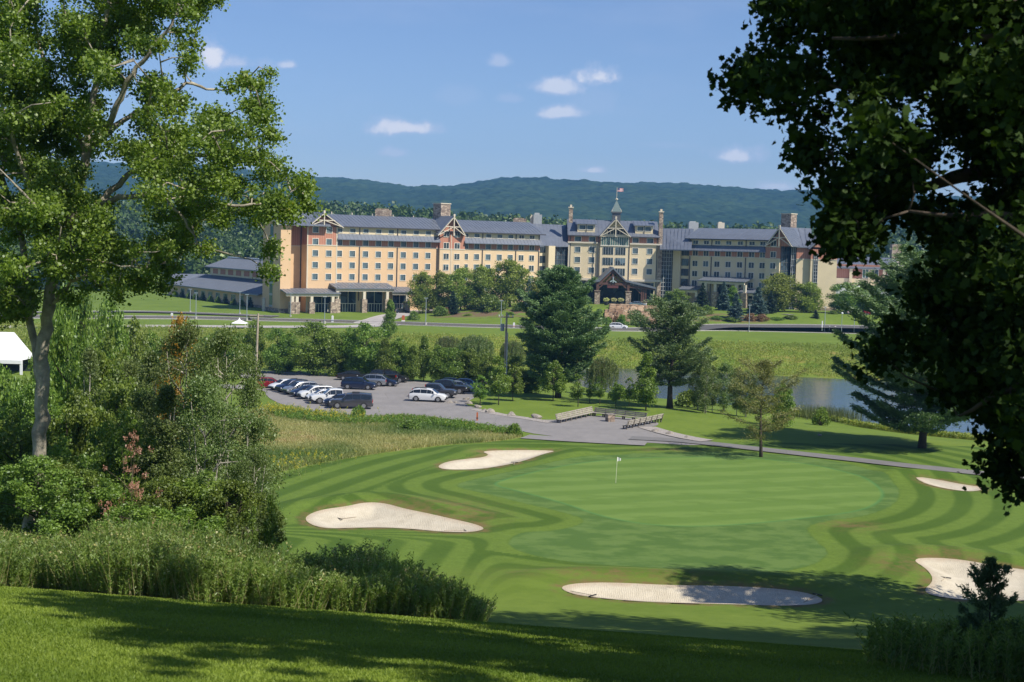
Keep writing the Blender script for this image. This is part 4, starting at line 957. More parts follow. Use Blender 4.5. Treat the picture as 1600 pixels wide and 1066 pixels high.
# ------------------------------------------------------------------ vegetation
rng = np.random.RandomState(7)
BARK = M_('bark_grey_brown', (.16, .12, .085), .95, .4, 6, .9, 12, bdist=.05)
BARKL = M_('bark_pale_lichen', (.34, .31, .24), .95, .45, 2.5, .9, 9, bdist=.05)
BARKD = M_('bark_dark', (.07, .055, .04), .95, .4, 4, .9, 10)
BARKW = M_('bark_birch', (.42, .39, .33), .9, .3, 3, .4, 9)
L_MAPLE = leaf_mat('leaf_maple', (.060, .125, .012), (.23, .33, .045), (.26, .24, .03), .42)
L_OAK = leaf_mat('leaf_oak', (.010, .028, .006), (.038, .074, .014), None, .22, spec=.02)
L_TREE = leaf_mat('leaf_broad', (.058, .120, .014), (.22, .32, .045), None, .35)
L_YOUNG = leaf_mat('leaf_young', (.065, .13, .014), (.23, .33, .048), None, .4)
L_YEL = leaf_mat('leaf_yellow_green', (.080, .135, .014), (.30, .36, .052), None, .38)
L_ASPEN = leaf_mat('leaf_aspen', (.055, .100, .022), (.20, .265, .075), (.22, .25, .10), .35)
L_PINE = leaf_mat('needle_pine', (.040, .095, .032), (.17, .26, .092), None, .15)
L_PINE2 = leaf_mat('needle_scraggy', (.075, .100, .022), (.28, .29, .080), None, .2)
L_SPR = leaf_mat('needle_blue_spruce', (.04, .075, .06), (.12, .19, .16), None, .1)
L_SPRG = leaf_mat('needle_green_spruce', (.015, .040, .018), (.05, .09, .035), None, .1)
L_WIL = leaf_mat('leaf_willow', (.075, .115, .025), (.20, .25, .075), None, .4)
L_SHR = leaf_mat('leaf_shrub', (.052, .108, .013), (.195, .285, .042), None, .3)
L_RED = leaf_mat('leaf_reddish', (.13, .07, .03), (.30, .17, .08), None, .3)
L_PINK = leaf_mat('leaf_dry_pink', (.30, .13, .08), (.60, .34, .24), None, .4)
L_ORG = leaf_mat('leaf_autumn', (.30, .16, .015), (.60, .36, .03), None, .4)
L_WEED = leaf_mat('leaf_weed', (.060, .125, .018), (.25, .35, .070), (.38, .34, .16), .4, hue=False)
L_WEED2 = leaf_mat('leaf_bank_weed', (.10, .17, .018), (.32, .37, .06), (.46, .30, .12), .3, hue=False)
L_FIELD = leaf_mat('blade_field', (.10, .18, .028), (.42, .40, .15), (.50, .33, .18), .3, hue=False)
L_TURF = leaf_mat('blade_turf', (.115, .185, .022), (.26, .34, .052), None, .35, hue=False, spec=.04)
L_GOLD = leaf_mat('flower_goldenrod', (.45, .33, .02), (.75, .58, .04), None, .3)
L_REED = leaf_mat('leaf_reed', (.07, .11, .035), (.16, .20, .07), None, .3)
L_FAR = leaf_mat('leaf_far_wood', (.022, .055, .010), (.085, .14, .022), None, .2, hue=False)

def unit(a): return a/(np.linalg.norm(a, axis=-1, keepdims=True)+1e-9)
def leafquads(C, A, B):
    """diamond leaf at C with half axes A (length) and B (width)"""
    n = len(C); V = np.empty((n, 4, 3)); V[:, 0] = C-A; V[:, 1] = C+B-A*.1; V[:, 2] = C+A; V[:, 3] = C-B-A*.1
    return V.reshape(-1, 3), np.arange(4*n).reshape(n, 4)
def rdir(n, r, up=0.0):
    d = r.normal(size=(n, 3)); d[:, 2] += up; return unit(d)
def leaves(C, size, r, up=.6, aspect=.6, sizevar=.3):
    n = len(C); N = rdir(n, r, up); T = unit(np.cross(N, rdir(n, r))); Bn = np.cross(N, T)
    s = size*(1+sizevar*r.normal(size=(n, 1))).clip(.4, 1.8)
    return leafquads(C, T*s*.5, Bn*s*.5*aspect)
STAR = np.array([(0,-.5),(.16,-.34),(.34,-.34),(.27,-.10),(.42,.10),(.24,.22),(.0,.55),(-.24,.22),(-.42,.10),(-.27,-.10),(-.34,-.34),(-.16,-.34)])
def lobed(C, size, r, up=.5):
    """lobed leaves: ten-pointed outline, slightly folded"""
    n = len(C); N = rdir(n, r, up); T = unit(np.cross(N, rdir(n, r))); Bn = np.cross(N, T)
    s = size*(1+.25*r.normal(size=(n, 1, 1))).clip(.5, 1.6)
    k = len(STAR); V = C[:, None, :]+s*(T[:, None, :]*STAR[None, :, 1, None]+Bn[:, None, :]*STAR[None, :, 0, None]+N[:, None, :]*(-.35*np.abs(STAR[None, :, 0, None])))
    return V.reshape(-1, 3), np.arange(n*k).reshape(n, k)
def clump_points(cs, rs, per, r, flat=.7, shell=.45):
    """points in the outer part of each ellipsoidal clump, with per-clump tone"""
    cs = np.asarray(cs, float); rs = np.asarray(rs, float); n = len(cs)
    cnt = np.maximum(3, (per*(rs/rs.mean())**2).astype(int)); id_ = np.repeat(np.arange(n), cnt)
    d = unit(r.normal(size=(len(id_), 3))); rad = (shell+(1-shell)*r.rand(len(id_))**.6)*(1+.22*r.normal(size=len(id_)))
    P = cs[id_]+d*(rs[id_]*rad)[:, None]*np.array([1, 1, flat])
    tone = r.rand(n)[id_]*.35+.65*r.rand(len(id_)); return P, tone.clip(0, 1)
def limbs(mb, base, top_r, targets, r, bend=.15, rad0=.12, seg=5):
    for c in targets:
        c = np.array(c, float); b = np.array(base(c), float); mid = (b+c)/2+r.normal(size=3)*np.linalg.norm(c-b)*bend; mid[2] += np.linalg.norm(c-b)*.08
        mb.tube([b, mid, c], [rad0, rad0*.6, rad0*.15], seg)
def deciduous(name, Ht, Rad, cb, ncl, per, ls, mat, bark, seed, trunk_r=.14, shape='oval', stems=1, flat=.8, crs=.36):
    r = np.random.RandomState(seed); cs = []; rs = []
    hc = Ht-cb
    while len(cs) < ncl:
        u = r.rand(); an = r.rand()*6.28
        if shape == 'cone': w = (1-u)**.75*(.35+.65*min(1, u*5))
        elif shape == 'column': w = (math.sin(math.pi*min(1, .12+.88*u)))**.45*.9
        elif shape == 'round': w = math.sqrt(max(0, 1-(2*u-1)**2))
        else: w = math.sqrt(max(0, 1-(1.65*u-.65)**2)) if u > .39 else .62+.38*u/.39
        q = math.sqrt(r.rand())*.85; rr = Rad*w*q
        cr = Rad*crs*(.7+.6*r.rand())*(1-.45*u)
        cs.append((rr*math.cos(an), rr*math.sin(an), cb+hc*u*.97)); rs.append(cr)
    P, tone = clump_points(cs, rs, per, r, flat)
    V, Q = leaves(P, ls, r)
    crown = np_mesh(name+'_crown', V, Q, mat, dict(v=('FACE', tone)))
    mb = MB(); 
    for k in range(stems):
        ox, oy = (0, 0) if stems == 1 else (r.uniform(-.35, .35)*Rad*.5, r.uniform(-.35, .35)*Rad*.5)
        lean = r.normal(size=2)*.03*Ht+np.array([ox, oy])*1.2
        pts = [(ox*.4+lean[0]*t*t, oy*.4+lean[1]*t*t, Ht*.9*t) for t in np.linspace(0, 1, 7)]; pts[0] = (pts[0][0], pts[0][1], -.3)
        rr = [trunk_r*(1.25 if i == 0 else 1-.85*i/6)/(stems**.4) for i in range(7)]
        mb.tube(pts, rr, 8)
    def base(c):
        t = min(.9, max(cb*.6, c[2]-.55*math.hypot(c[0], c[1]))/Ht); return (lean[0]*t*t if stems == 1 else 0, lean[1]*t*t if stems == 1 else 0, Ht*t)
    ch = r.choice(len(cs), min(len(cs), 26), replace=False); limbs(mb, base, None, [cs[i] for i in ch], r, .1, trunk_r*.4)
    return crown, mb.mesh(name+'_trunk', bark, True)
def pine(name, Ht, Rad, cb, seed, mat=None, bark=None, nwh=22, tuft=.42, dens=1.0, lean=0., irr=.35, trunk_r=.38, droop=.0):
    """white-pine habit: whorls of long limbs carrying flat plumes of needles"""
    r = np.random.RandomState(seed); mb = MB(); C = []; A = []; tone = []
    tx = lambda z: lean*z/Ht*1.0+.12*math.sin(z*.5+seed)
    pts = [(tx(z), 0, z) for z in np.linspace(0, Ht*.97, 9)]; pts[0] = (pts[0][0], 0, -.4)
    mb.tube(pts, [trunk_r*(1.3 if i == 0 else 1-.93*(i/8)) for i in range(9)], 10)
    for w in range(nwh):
        z = cb+(Ht*.985-cb)*(w/(nwh-1))**.92; u = (z-cb)/(Ht-cb)
        L0_ = Rad*(.62+1.5*u if u < .25 else (1-((u-.25)/.75)**1.7)**.85+.07)
        nb = 5 if u < .85 else 4
        off = r.rand()*6.28
        for k in range(nb):
            if r.rand() < irr*.35 and u < .8: continue
            an = off+k*6.28/nb+r.normal()*.25; L = max(.35, L0_*(1+irr*r.normal()*.8)); L = min(L, Rad*1.25)
            rise = (.10+.55*u)+r.normal()*.06-droop
            dirv = np.array([math.cos(an), math.sin(an), 0]); b = np.array([tx(z), 0, z])
            pp = [b+dirv*L*t+np.array([0, 0, L*(rise*t*.6+.28*t*t)]) for t in (0, .35, .7, 1)]
            mb.tube(pp, [trunk_r*.22*(1-u*.6), trunk_r*.14*(1-u*.6), .03, .01], 5)
            side = np.array([-dirv[1], dirv[0], 0])
            nt = int((22+46*L/Rad)*dens)+6
            tt = .22+.8*r.rand(nt)**.75; sp = r.normal(size=nt)*(.26*L*(1.15-tt*.75)).clip(.12, 1.1); 
            base_ = b+dirv*(L*tt)[:, None]+side*sp[:, None]; base_[:, 2] += L*(rise*tt*.6+.28*tt*tt)+r.normal(size=nt)*.10+.04
            tn = r.rand()*.35
            for q in range(9):
                C.append(base_+r.normal(size=(nt, 3))*[.17, .17, .10]); A.append(unit(dirv+side*(sp/(abs(sp)+.3))[:, None]*.7+r.normal(size=(nt, 3))*.55+np.array([0, 0, .35]))*tuft*(.7+.5*r.rand(nt, 1))); tone.append(tn+.65*r.rand(nt))
    C = np.concatenate(C); A = np.concatenate(A)*.5; tone = np.concatenate(tone)
    Bn = unit(np.cross(A, rdir(len(A), r)))*tuft*.11
    V, Q = leafquads(C, A, Bn)
    return np_mesh(name+'_crown', V, Q, mat or L_PINE, dict(v=('FACE', tone.clip(0, 1)))), mb.mesh(name+'_trunk', bark or BARKD, True)
def spruce(name, Ht, Rad, seed, mat, cb=.3):
    r = np.random.RandomState(seed); mb = MB(); mb.tube([(0, 0, -.3), (0, 0, Ht*.5), (0, 0, Ht)], [Rad*.09, Rad*.05, .02], 7); C = []; A = []; T = []
    n = 24
    for w in range(n):
        u = w/(n-1); z = cb+(Ht-cb)*u; L = Rad*(1-u)**.9+.12; nb = int(9-4*u)
        for k in range(nb):
            an = r.rand()*6.28; dv = np.array([math.cos(an), math.sin(an), 0]); Lk = L*(1+.13*r.normal())
            m_ = int(10+22*(1-u)); tt = r.rand(m_)**.7; sd_ = np.array([-dv[1], dv[0], 0]); sp = r.normal(size=m_)*.2*Lk*(1.1-tt)
            P = dv*(Lk*tt)[:, None]+sd_*sp[:, None]; P[:, 2] += z-Lk*.25*tt+Lk*.12*tt*tt
            for q in range(3): C.append(P+r.normal(size=(m_, 3))*.06); A.append(unit(dv+sd_*np.sign(sp)[:, None]*.8+r.normal(size=(m_, 3))*.3)*.17*(1+.3*r.rand(m_, 1))); T.append(.3*r.rand()+.7*r.rand(m_))
            mb.beam((0, 0, z), dv*Lk+[0, 0, z-Lk*.13], .04)
    C = np.concatenate(C); A = np.concatenate(A); T = np.concatenate(T); V, Q = leafquads(C, A, unit(np.cross(A, rdir(len(A), r)))*.06)
    return np_mesh(name+'_crown', V, Q, mat, dict(v=('FACE', T.clip(0, 1)))), mb.mesh(name+'_trunk', BARKD)
def willow(name, Ht, Rad, seed, mat=None):
    r = np.random.RandomState(seed); C = []; A = []; T = []; mb = MB()
    mb.tube([(0, 0, -.3), (.1, 0, Ht*.35), (-.1, .1, Ht*.65)], [.28, .2, .1], 8)
    for k in range(260):
        an = r.rand()*6.28; q = math.sqrt(r.rand()); x, y = math.cos(an)*q*Rad, math.sin(an)*q*Rad; zt = Ht*(.62+.38*math.sqrt(max(0, 1-q*q)))*(1-.08*r.rand())
        L = (zt-Ht*.08)*r.uniform(.35, 1.0); m_ = int(L*16); tt = np.sort(r.rand(m_)); sw = r.normal(size=2)*.12
        C.append(np.stack([x+sw[0]*tt*L+r.normal(size=m_)*.07, y+sw[1]*tt*L+r.normal(size=m_)*.07, zt-L*tt], 1)); A.append(unit(r.normal(size=(m_, 3))*.35+[0, 0, -1])*.16); T.append(.4*r.rand()+.6*r.rand(m_))
        if k < 30: mb.tube([(0, 0, Ht*.45), (x*.5, y*.5, zt*.9), (x, y, zt)], [.08, .05, .02], 5)
    C = np.concatenate(C); A = np.concatenate(A); T = np.concatenate(T); V, Q = leafquads(C, A, unit(np.cross(A, rdir(len(A), r)))*.045)
    return np_mesh(name+'_crown', V, Q, mat or L_WIL, dict(v=('FACE', T.clip(0, 1)))), mb.mesh(name+'_trunk', BARK)
def shrub(name, seed, mat, ncl=26, per=110, ls=.13, w=1.0, h=1.0):
    r = np.random.RandomState(seed); cs = []; rs = []
    for k in range(ncl):
        an = r.rand()*6.28; el = r.rand()**.8*1.5; cs.append((math.cos(an)*math.cos(el)*w*.72, math.sin(an)*math.cos(el)*w*.72, .12*h+math.sin(el)*h*.72)); rs.append(.30*(.7+.6*r.rand()))
    P, T = clump_points(cs, rs, per, r, .85); P[:, 2] = np.abs(P[:, 2]); V, Q = leaves(P, ls, r)
    mb = MB()
    for c in cs[:10]: mb.tube([(0, 0, -.1), (c[0]*.4, c[1]*.4, c[2]*.6), c], [.05, .035, .01], 5)
    return np_mesh(name+'_foliage', V, Q, mat, dict(v=('FACE', T))), mb.mesh(name+'_stems', BARK)

PROTO = {}
def proto(k, f):
    if k not in PROTO: PROTO[k] = f()
    return PROTO[k]
KIN = {
 'broad0': (10, 4.4, lambda: deciduous('broad', 10, 4.4, 1.6, 60, 260, .30, L_YEL, BARKD, 21, .2, 'oval')),
 'broad1': (10, 4.0, lambda: deciduous('broad', 10, 4.0, 1.2, 60, 260, .30, L_YEL, BARKD, 22, .2, 'oval')),
 'grn0': (8, 3.2, lambda: deciduous('green', 8, 3.2, .9, 60, 260, .24, L_TREE, BARKD, 31, .14, 'oval')),
 'grn1': (8, 3.0, lambda: deciduous('green', 8, 3.0, .7, 56, 260, .24, L_TREE, BARKD, 32, .14, 'column')),
 'grn2': (8, 2.6, lambda: deciduous('green', 8, 2.6, .8, 60, 230, .22, L_YOUNG, BARKD, 33, .13, 'cone')),
 'sap0': (5, 1.6, lambda: deciduous('sapling', 5, 1.6, 1.4, 34, 120, .20, L_YOUNG, BARKD, 41, .06, 'oval')),
 'sap1': (5, 1.3, lambda: deciduous('sapling', 5, 1.3, 1.5, 26, 90, .18, L_TREE, BARKD, 42, .06, 'column')),
 'sap2': (7, 2.1, lambda: deciduous('sapling', 7, 2.1, 1.3, 44, 150, .22, L_YOUNG, BARKD, 43, .09, 'cone')),
 'bir0': (8, 2.6, lambda: deciduous('birch', 8, 2.6, 1.2, 50, 230, .17, L_ASPEN, BARKW, 51, .10, 'oval', 3)),
 'bir1': (8, 2.2, lambda: deciduous('birch', 8, 2.2, 1.5, 46, 210, .17, L_ASPEN, BARKW, 52, .10, 'column', 3)),
 'spr0': (6, 1.7, lambda: spruce('spruce', 6, 1.7, 61, L_SPR)), 'spr1': (6, 1.9, lambda: spruce('spruce', 6, 1.9, 62, L_SPRG)),
 'wil0': (6.5, 3.6, lambda: willow('willow', 6.5, 3.6, 71)),
 'shr0': (1, 1, lambda: shrub('shrub', 81, L_SHR)), 'shr1': (1, 1, lambda: shrub('shrub', 82, L_YOUNG)), 'shr2': (1, 1, lambda: shrub('shrub', 83, L_RED)), 'shr3': (1, 1, lambda: shrub('shrub', 84, L_GOLD, 20, 60)),
}
def put(kind, x, y, Ht, Wd, name, label, cat='tree', group=None, rz=None, z=None, parts=('trunk', 'crown')):
    h0, r0, fn = KIN[kind]; cr, tr = proto(kind, fn)
    o = empty(name, (x, y, (hz(x, y) if z is None else z)), rng.rand()*6.28 if rz is None else rz, label, cat, group)
    s = (Wd/2/r0, Wd/2/r0, Ht/h0)
    a = link(parts[0], tr, o); a.scale = s; b = link(parts[1], cr, o); b.scale = s; return o
def put_px(kind, px, base, top, wpx, name, label, cat='tree', group=None, d=None, **kw):
    """stand a plant where the sight line meets the land (or at distance d)"""
    if d is None: x, y, z = ground(px, base, 0)
    else: x, y = XY(px, d); z = hz(x, y)
    k = y/F; v = ray(px, top); ztop = CAMZ+v[2]/v[1]*y
    return put(kind, x, y, max(.3, ztop-z), wpx*k, name, label, cat, group, z=z, **kw)
# --- big pines
def big_pine(px, base, top, wpx, seed, label, **kw):
    x, y, z = ground(px, base); v = ray(px, top); Ht = CAMZ+v[2]/v[1]*y-z
    cr, tr = pine('pine', Ht, wpx*y/F/2, kw.pop('cb', 1.8), seed, **kw)
    o = empty('pine_tree', (x, y, z), 0, label, 'pine tree'); link('trunk', tr, o); link('crown', cr, o); return o
big_pine(873, 622, 420, 116, 4, 'large dense dark pine behind the benches, left of the pond, the biggest of the pines', cb=2.2, nwh=27, dens=1.9, tuft=.46, irr=.28)
big_pine(1046, 638, 475, 116, 9, 'open-limbed pine with a bare dark trunk standing right of the benches', cb=3.0, nwh=19, dens=1.25, tuft=.40, lean=.4, irr=.5)
big_pine(1441, 700, 405, 225, 12, 'tall pine across the cart path by the pond, behind the dark oak leaves', cb=1.7, nwh=34, dens=2.9, tuft=.44, irr=.5)
big_pine(1188, 714, 568, 106, 15, 'small sparse yellowish conifer beside the cart path', cb=1.9, nwh=15, dens=.62, tuft=.24, irr=.8, trunk_r=.17, mat=L_PINE2, bark=BARKD, droop=.16)
# --- trees in front of the hotel
LN = {}
for i, (k, px, b, t, w, lab) in enumerate([
 ('broad0', 662, 481, 426, 38, 'leftmost of the yellow-green trees in front of the hotel'), ('broad1', 690, 480, 424, 36, 'second yellow-green tree from the left in front of the hotel'),
 ('broad0', 721, 479, 420, 48, 'yellow-green tree in front of the hotel, just left of the tallest pair'), ('broad1', 755, 479, 415, 46, 'yellow-green hotel tree left of the tallest one, above the round clipped mound'),
 ('broad0', 798, 478, 408, 58, 'tallest and broadest yellow-green tree in front of the hotel'), ('broad1', 848, 478, 432, 40, 'yellow-green tree left of the hotel entrance, behind the big pine'),
 ('broad0', 1218, 492, 428, 52, 'bright green tree before the right end of the hotel, taller of two'), ('broad1', 1262, 497, 441, 44, 'bright green tree before the cream end wall of the hotel'),
 ('grn0', 1325, 498, 441, 46, 'dark green tree left of two at the parking right of the hotel'), ('grn0', 1364, 502, 447, 48, 'dark green tree right of two at the parking right of the hotel'),
 ('grn1', 1057, 478, 452, 36, 'low round tree just right of the hotel entrance'), ('grn2', 1146, 481, 446, 24, 'small green tree between the spruces before the right wing')]):
    put_px(k, px, b, t, w*1.36, 'tree', lab, group='trees planted in front of the hotel', d=(392 if px < 900 else 398))
for (k, px, b, t, w, d, lab) in [('spr1',709,497,456,25,384,'dark green spruce left of the round clipped mound'), ('spr0',827,480,437,20,390,'blue spruce left of the big pine, near the hotel link'),
 ('spr1',1099,480,443,26,394,'dark spruce nearest the entrance, before the right wing'), ('spr0',1132,478,441,24,396,'blue spruce before the right wing canopy'), ('spr0',1152,503,459,30,380,'pale blue spruce in front of the right wing, nearest the road'),
 ('spr0',1186,496,449,32,388,'broad blue spruce between the reddish shrubs and the hotel'), ('spr1',1206,494,455,24,390,'dark spruce left of the bright green tree at the right wing'),
 ('spr1',1277,502,485,14,384,'small dark round conifer beside the hotel drive'), ('spr1',390,508,496,9,352,'tiny conical conifer beside the service road')]:
    put_px(k, px, b, t, w, 'spruce_tree', lab, 'spruce', 'spruces in front of the hotel', d=d)
for (k, px, b, t, w, d, lab) in [('shr0',770,489,464,46,386,'large round clipped mound shrub before the hotel'), ('shr0',690,497,480,26,382,'dark green shrub mass left of the dark spruce'), ('shr2',698,496,482,14,383,'reddish shrub left of the dark spruce'),
 ('shr1',732,497,491,18,380,'low yellow-green shrub right of the dark spruce'), ('shr0',812,492,478,22,384,'green shrub right of the round mound'), ('shr1',800,499,488,16,380,'small light green shrub below the tallest hotel tree'), ('shr0',838,494,478,24,382,'green shrub left of the big pine by the bank'),
 ('shr1',951,504,497,16,376,'yellow-green shrub at the left foot of the rock ledge'), ('shr1',975,504,494,22,376,'green shrub at the middle foot of the rock ledge'), ('shr1',1000,504,492,26,377,'green shrub at the right foot of the rock ledge'), ('shr2',965,500,495,12,378,'small reddish shrub before the rock ledge'),
 ('shr0',1030,481,468,22,402,'hedge right of the entrance canopy'), ('shr2',1176,508,491,20,380,'reddish shrub beside the pale blue spruce'), ('shr2',1194,508,492,22,380,'right-hand reddish shrub in the hotel bed'), ('shr0',1122,505,494,20,380,'low dark shrub left of the pale blue spruce'),
 ('shr0',1215,508,496,28,382,'dark shrub right of the reddish pair'), ('shr0',1238,508,493,24,383,'low dark shrub at the drive corner'), ('shr1',1093,500,481,26,384,'light green shrub behind the right pine'), ('shr1',1108,499,479,20,386,'second light green shrub behind the right pine'), ('shr0',1303,500,486,18,392,'dark shrub at the corner of the cream end wall'), 
 ('shr1',649,508,488,20,372,'small shrubby tree between the road and the hotel drive'), ('shr0',1068,500,478,30,386,'dark shrub bed right of the rock ledge'), ('shr0',1146,506,496,30,379,'low planting below the pale blue spruce'), ('shr0',920,502,486,26,380,'shrub bed behind the big pine left of the ledge')]:
    put_px(k, px, b, t, w*1.1, 'shrub', lab, 'shrub', 'shrubs in the hotel planting beds', d=d, parts=('stems', 'foliage'))
r_ = np.random.RandomState(3)
for i in range(11):     # shrubs along the low hall
    s = 4+i*(F0.L-8)/10; P = F0.A+F0.u*s+F0.n*2.2
    k = 'spr1' if i % 3 == 1 else 'shr0'; put(k, P[0], P[1], 3.2 if k == 'spr1' else 1.9, 2.2, 'shrub', ['farthest left','second','third','fourth','fifth','sixth','seventh','eighth','ninth','tenth','last, by the tower'][i]+(' pointed dark evergreen' if k == 'spr1' else ' rounded green shrub')+' from the left against the low hall', 'shrub', 'shrubs along the low hall', parts=('stems', 'foliage'))
# --- row behind the parking lot
rowlab = ['at the far left end', 'second from the left end', 'third from the left end', 'the first large broad one', 'just right of the first large one', 'in the gap between the two large ones', 'the second large broad one', 'right of the second large one, lighter green', 'behind the black pickup', 'left of the dark narrow one', 'narrow and dark near the middle', 'right of the narrow dark one', 'behind the right-hand cars', 'behind the white car roof', 'last before the utility pole', 'between the pole and big pine', 'low at the base of the big pine', 'left of the bare pole', 'under the left end of the shrubs', 'behind the lot entrance']
row = [('grn1',398,582,500,30),('grn0',432,584,512,36),('grn1',452,580,520,30),('grn0',489,586,502,60),('grn1',524,588,520,36),('grn1',543,588,512,30),('grn0',572,590,504,60),('grn2',601,594,526,30),('grn1',622,594,528,34),('grn2',645,596,538,28),('grn2',662,596,522,24),('grn1',684,598,540,34),('grn0',708,600,543,36),('grn1',733,602,545,36),('grn0',757,606,552,34),('grn0',807,612,556,40),('grn1',830,614,575,34),('grn0',372,582,520,34),('grn0',345,578,514,34),('grn1',322,582,525,30)]
for (k, px, b, t, w), lb in zip(row, rowlab):
    put_px(k, px, b, t, w*1.35, 'tree', 'green tree in the row behind the lot, '+lb, group='row of trees behind the parking lot')
put_px('grn2', 611, 534, 466, 32, 'tree', 'narrow upright bright green tree between the bank and the hotel drive', d=296)
put_px('wil0', 742, 575, 522, 60, 'willow_tree', 'pale drooping willow behind the right end of the parking row', 'willow', 'willows'); put_px('wil0', 700, 565, 524, 44, 'willow_tree', 'pale willow left of the utility pole', 'willow', 'willows')
put_px('wil0', 940, 618, 556, 52, 'willow_tree', 'pale willow at the near bank of the pond, behind the benches', 'willow', 'willows'); put_px('wil0', 800, 580, 530, 40, 'willow_tree', 'pale willow right of the utility pole by the big pine', 'willow', 'willows')
# --- young trees around the benches and the pond
sl_ = ['in front of the right-hand parked cars', 'left of the two staked trees beyond the boulders', 'right of the two staked trees beyond the boulders', 'leafy, before the big dark pine', 'small, just behind the left bench', 'small, behind the middle of the back bench', 'small, right of centre behind the back bench', 'thin, near the pond behind the back bench', 'tallest, right of the benches before the open pine', 'left of the birches by the pond', 'thin, close to the back bench end']
for (k, px, b, t, w), lb in zip([('sap1',750,636,585,32),('sap0',779,633,556,44),('sap0',801,627,572,36),('sap0',864,627,563,44),('sap1',903,636,583,30),('sap1',937,632,588,26),('sap1',962,637,596,20),('sap1',983,636,588,22),('sap2',1009,642,550,52),('sap1',1098,645,590,22),('sap1',921,630,592,20)], sl_):
    put_px(k, px, b, t, w, 'sapling', 'young tree '+lb, 'young tree', 'young trees round the benches')
for (k, px, b, t, w), lb in zip([('bir0',1102,646,560,40),('bir1',1113,644,572,28),('bir0',1131,642,566,44),('bir1',1150,650,574,32),('bir0',1165,652,578,40),('bir0',1090,640,574,36),('grn1',1222,666,600,44)], ['nearest the open pine', 'slim, second in the clump', 'in the middle of the clump', 'with pale stems, left of the yellowish conifer', 'behind the yellowish conifer', 'at the left edge of the clump', 'bushy, right behind the yellowish conifer']):
    put_px(k, px, b, t, w, 'birch_tree' if k[0] == 'b' else 'tree', 'grey-green birch by the near pond shore, '+lb if k[0] == 'b' else 'green bushy tree on the pond shore, right behind the yellowish conifer', 'tree', 'trees on the near shore of the pond')
for (k, px, b, t, w, lab) in [('shr0',1075,636,612,44,'dark bush on the pond bank right of the open pine'), ('shr0',1180,646,622,40,'dark bush on the pond bank left of the yellowish conifer'), ('shr0',1000,628,606,40,'dark bush on the pond bank behind the tallest sapling'), ('shr1',965,624,604,36,'green bush on the pond bank behind the benches'), ('shr0',640,673,658,40,'low bush in the unmown field left of the orange post'), ('shr1',803,682,664,30,'bush at the corner of the gravel shoulder'), ('shr0',560,655,636,26,'bush beside the grey wagon in the near row'), ('shr1',1282,664,640,30,'low reed-green bush on the pond edge')]:
    put_px(k, px, b, t, w, 'shrub', lab, 'shrub', None, parts=('stems', 'foliage'))
# ------------------------------------------------------------------ near trees
def inpoly(P, pts):
    P = np.array(P, float); return sdf(P, pts[:, 0], pts[:, 1])
def W3(px, py, d): v = ray(px, py); k = d/v[1]; return np.array([v[0]*k, d, CAMZ+v[2]*k])
def shaped_crown(outline, gaps, dmid, dsp, n, cr, r, edge=.8, dens_bias=None):
    """clump centres filling a crown of real depth whose silhouette from the lawn has this outline"""
    O = np.array(outline, float); lo = O.min(0); hi = O.max(0); out = []; rad = []
    while len(out) < n:
        p = lo+(hi-lo)*r.rand(400, 2); s = inpoly(O, p); crp = cr*F/dmid
        for q, sd_ in zip(p, s):
            if sd_ > -crp*edge*.55: continue
            if any(inpoly(g, q[None])[0] < crp*.35 for g in gaps): continue
            t = min(1, -sd_/(crp*3)); d = dmid+r.normal()*dsp*(.35+.65*t)
            out.append(W3(q[0], q[1], d)); rad.append(cr*(.65+.6*r.rand())*(.7+.3*t))
            if len(out) >= n: break
    return np.array(out), np.array(rad)
def near_tree(name, label, foot, limbs_, crown, per, ls, lmat, bmat, seed, lobes=False, flat=.65, twr=.035, shell=.15):
    r = np.random.RandomState(seed); C, RR = crown; o = empty(name, tuple(foot), 0, label, 'tree')
    mb = MB(); nodes = []
    for pts, r0, r1 in limbs_:
        pts = [np.array(p, float) for p in pts]; out = []       # densify and roughen
        for a, b in zip(pts[:-1], pts[1:]):
            for t in (0, .25, .5, .75): out.append(a+(b-a)*t+(r.normal(size=3)*.03*np.linalg.norm(b-a) if t else 0))
        out.append(pts[-1]); n = len(out); rr = [r0+(r1-r0)*i/(n-1) for i in range(n)]; rr = [q*(1+.06*r.normal()) for q in rr]
        mb.tube(out, rr, 12 if r0 > .2 else 7); nodes += out[1:]
    N = np.array(nodes)
    order = np.argsort([np.min(np.linalg.norm(N-c, axis=1)) for c in C])
    for i in order:
        c = C[i]; w = np.linalg.norm(N-c, axis=1)+.6*np.maximum(0, N[:, 2]-c[2]); k = int(np.argmin(w)); b = N[k]; L = np.linalg.norm(c-b)
        mid = (b+c)/2+r.normal(size=3)*L*.10+np.array([0, 0, .06*L]); mb.tube([b, mid, c], [twr*(.5+min(1.6, L*.35)), twr*.6, twr*.25], 5)
        N = np.vstack([N, mid, c])
    mb.build('trunk', bmat, o, True, off=tuple(foot))
    P, T = clump_points(C, RR, per, r, flat, shell)
    V, Q = (lobed(P, ls, r) if lobes else leaves(P, ls, r, .5, .85))
    V = V-np.array(foot); cr_ = link('crown', np_mesh(name+'_crown', V, Q, lmat, dict(v=('FACE', T))), o); return o
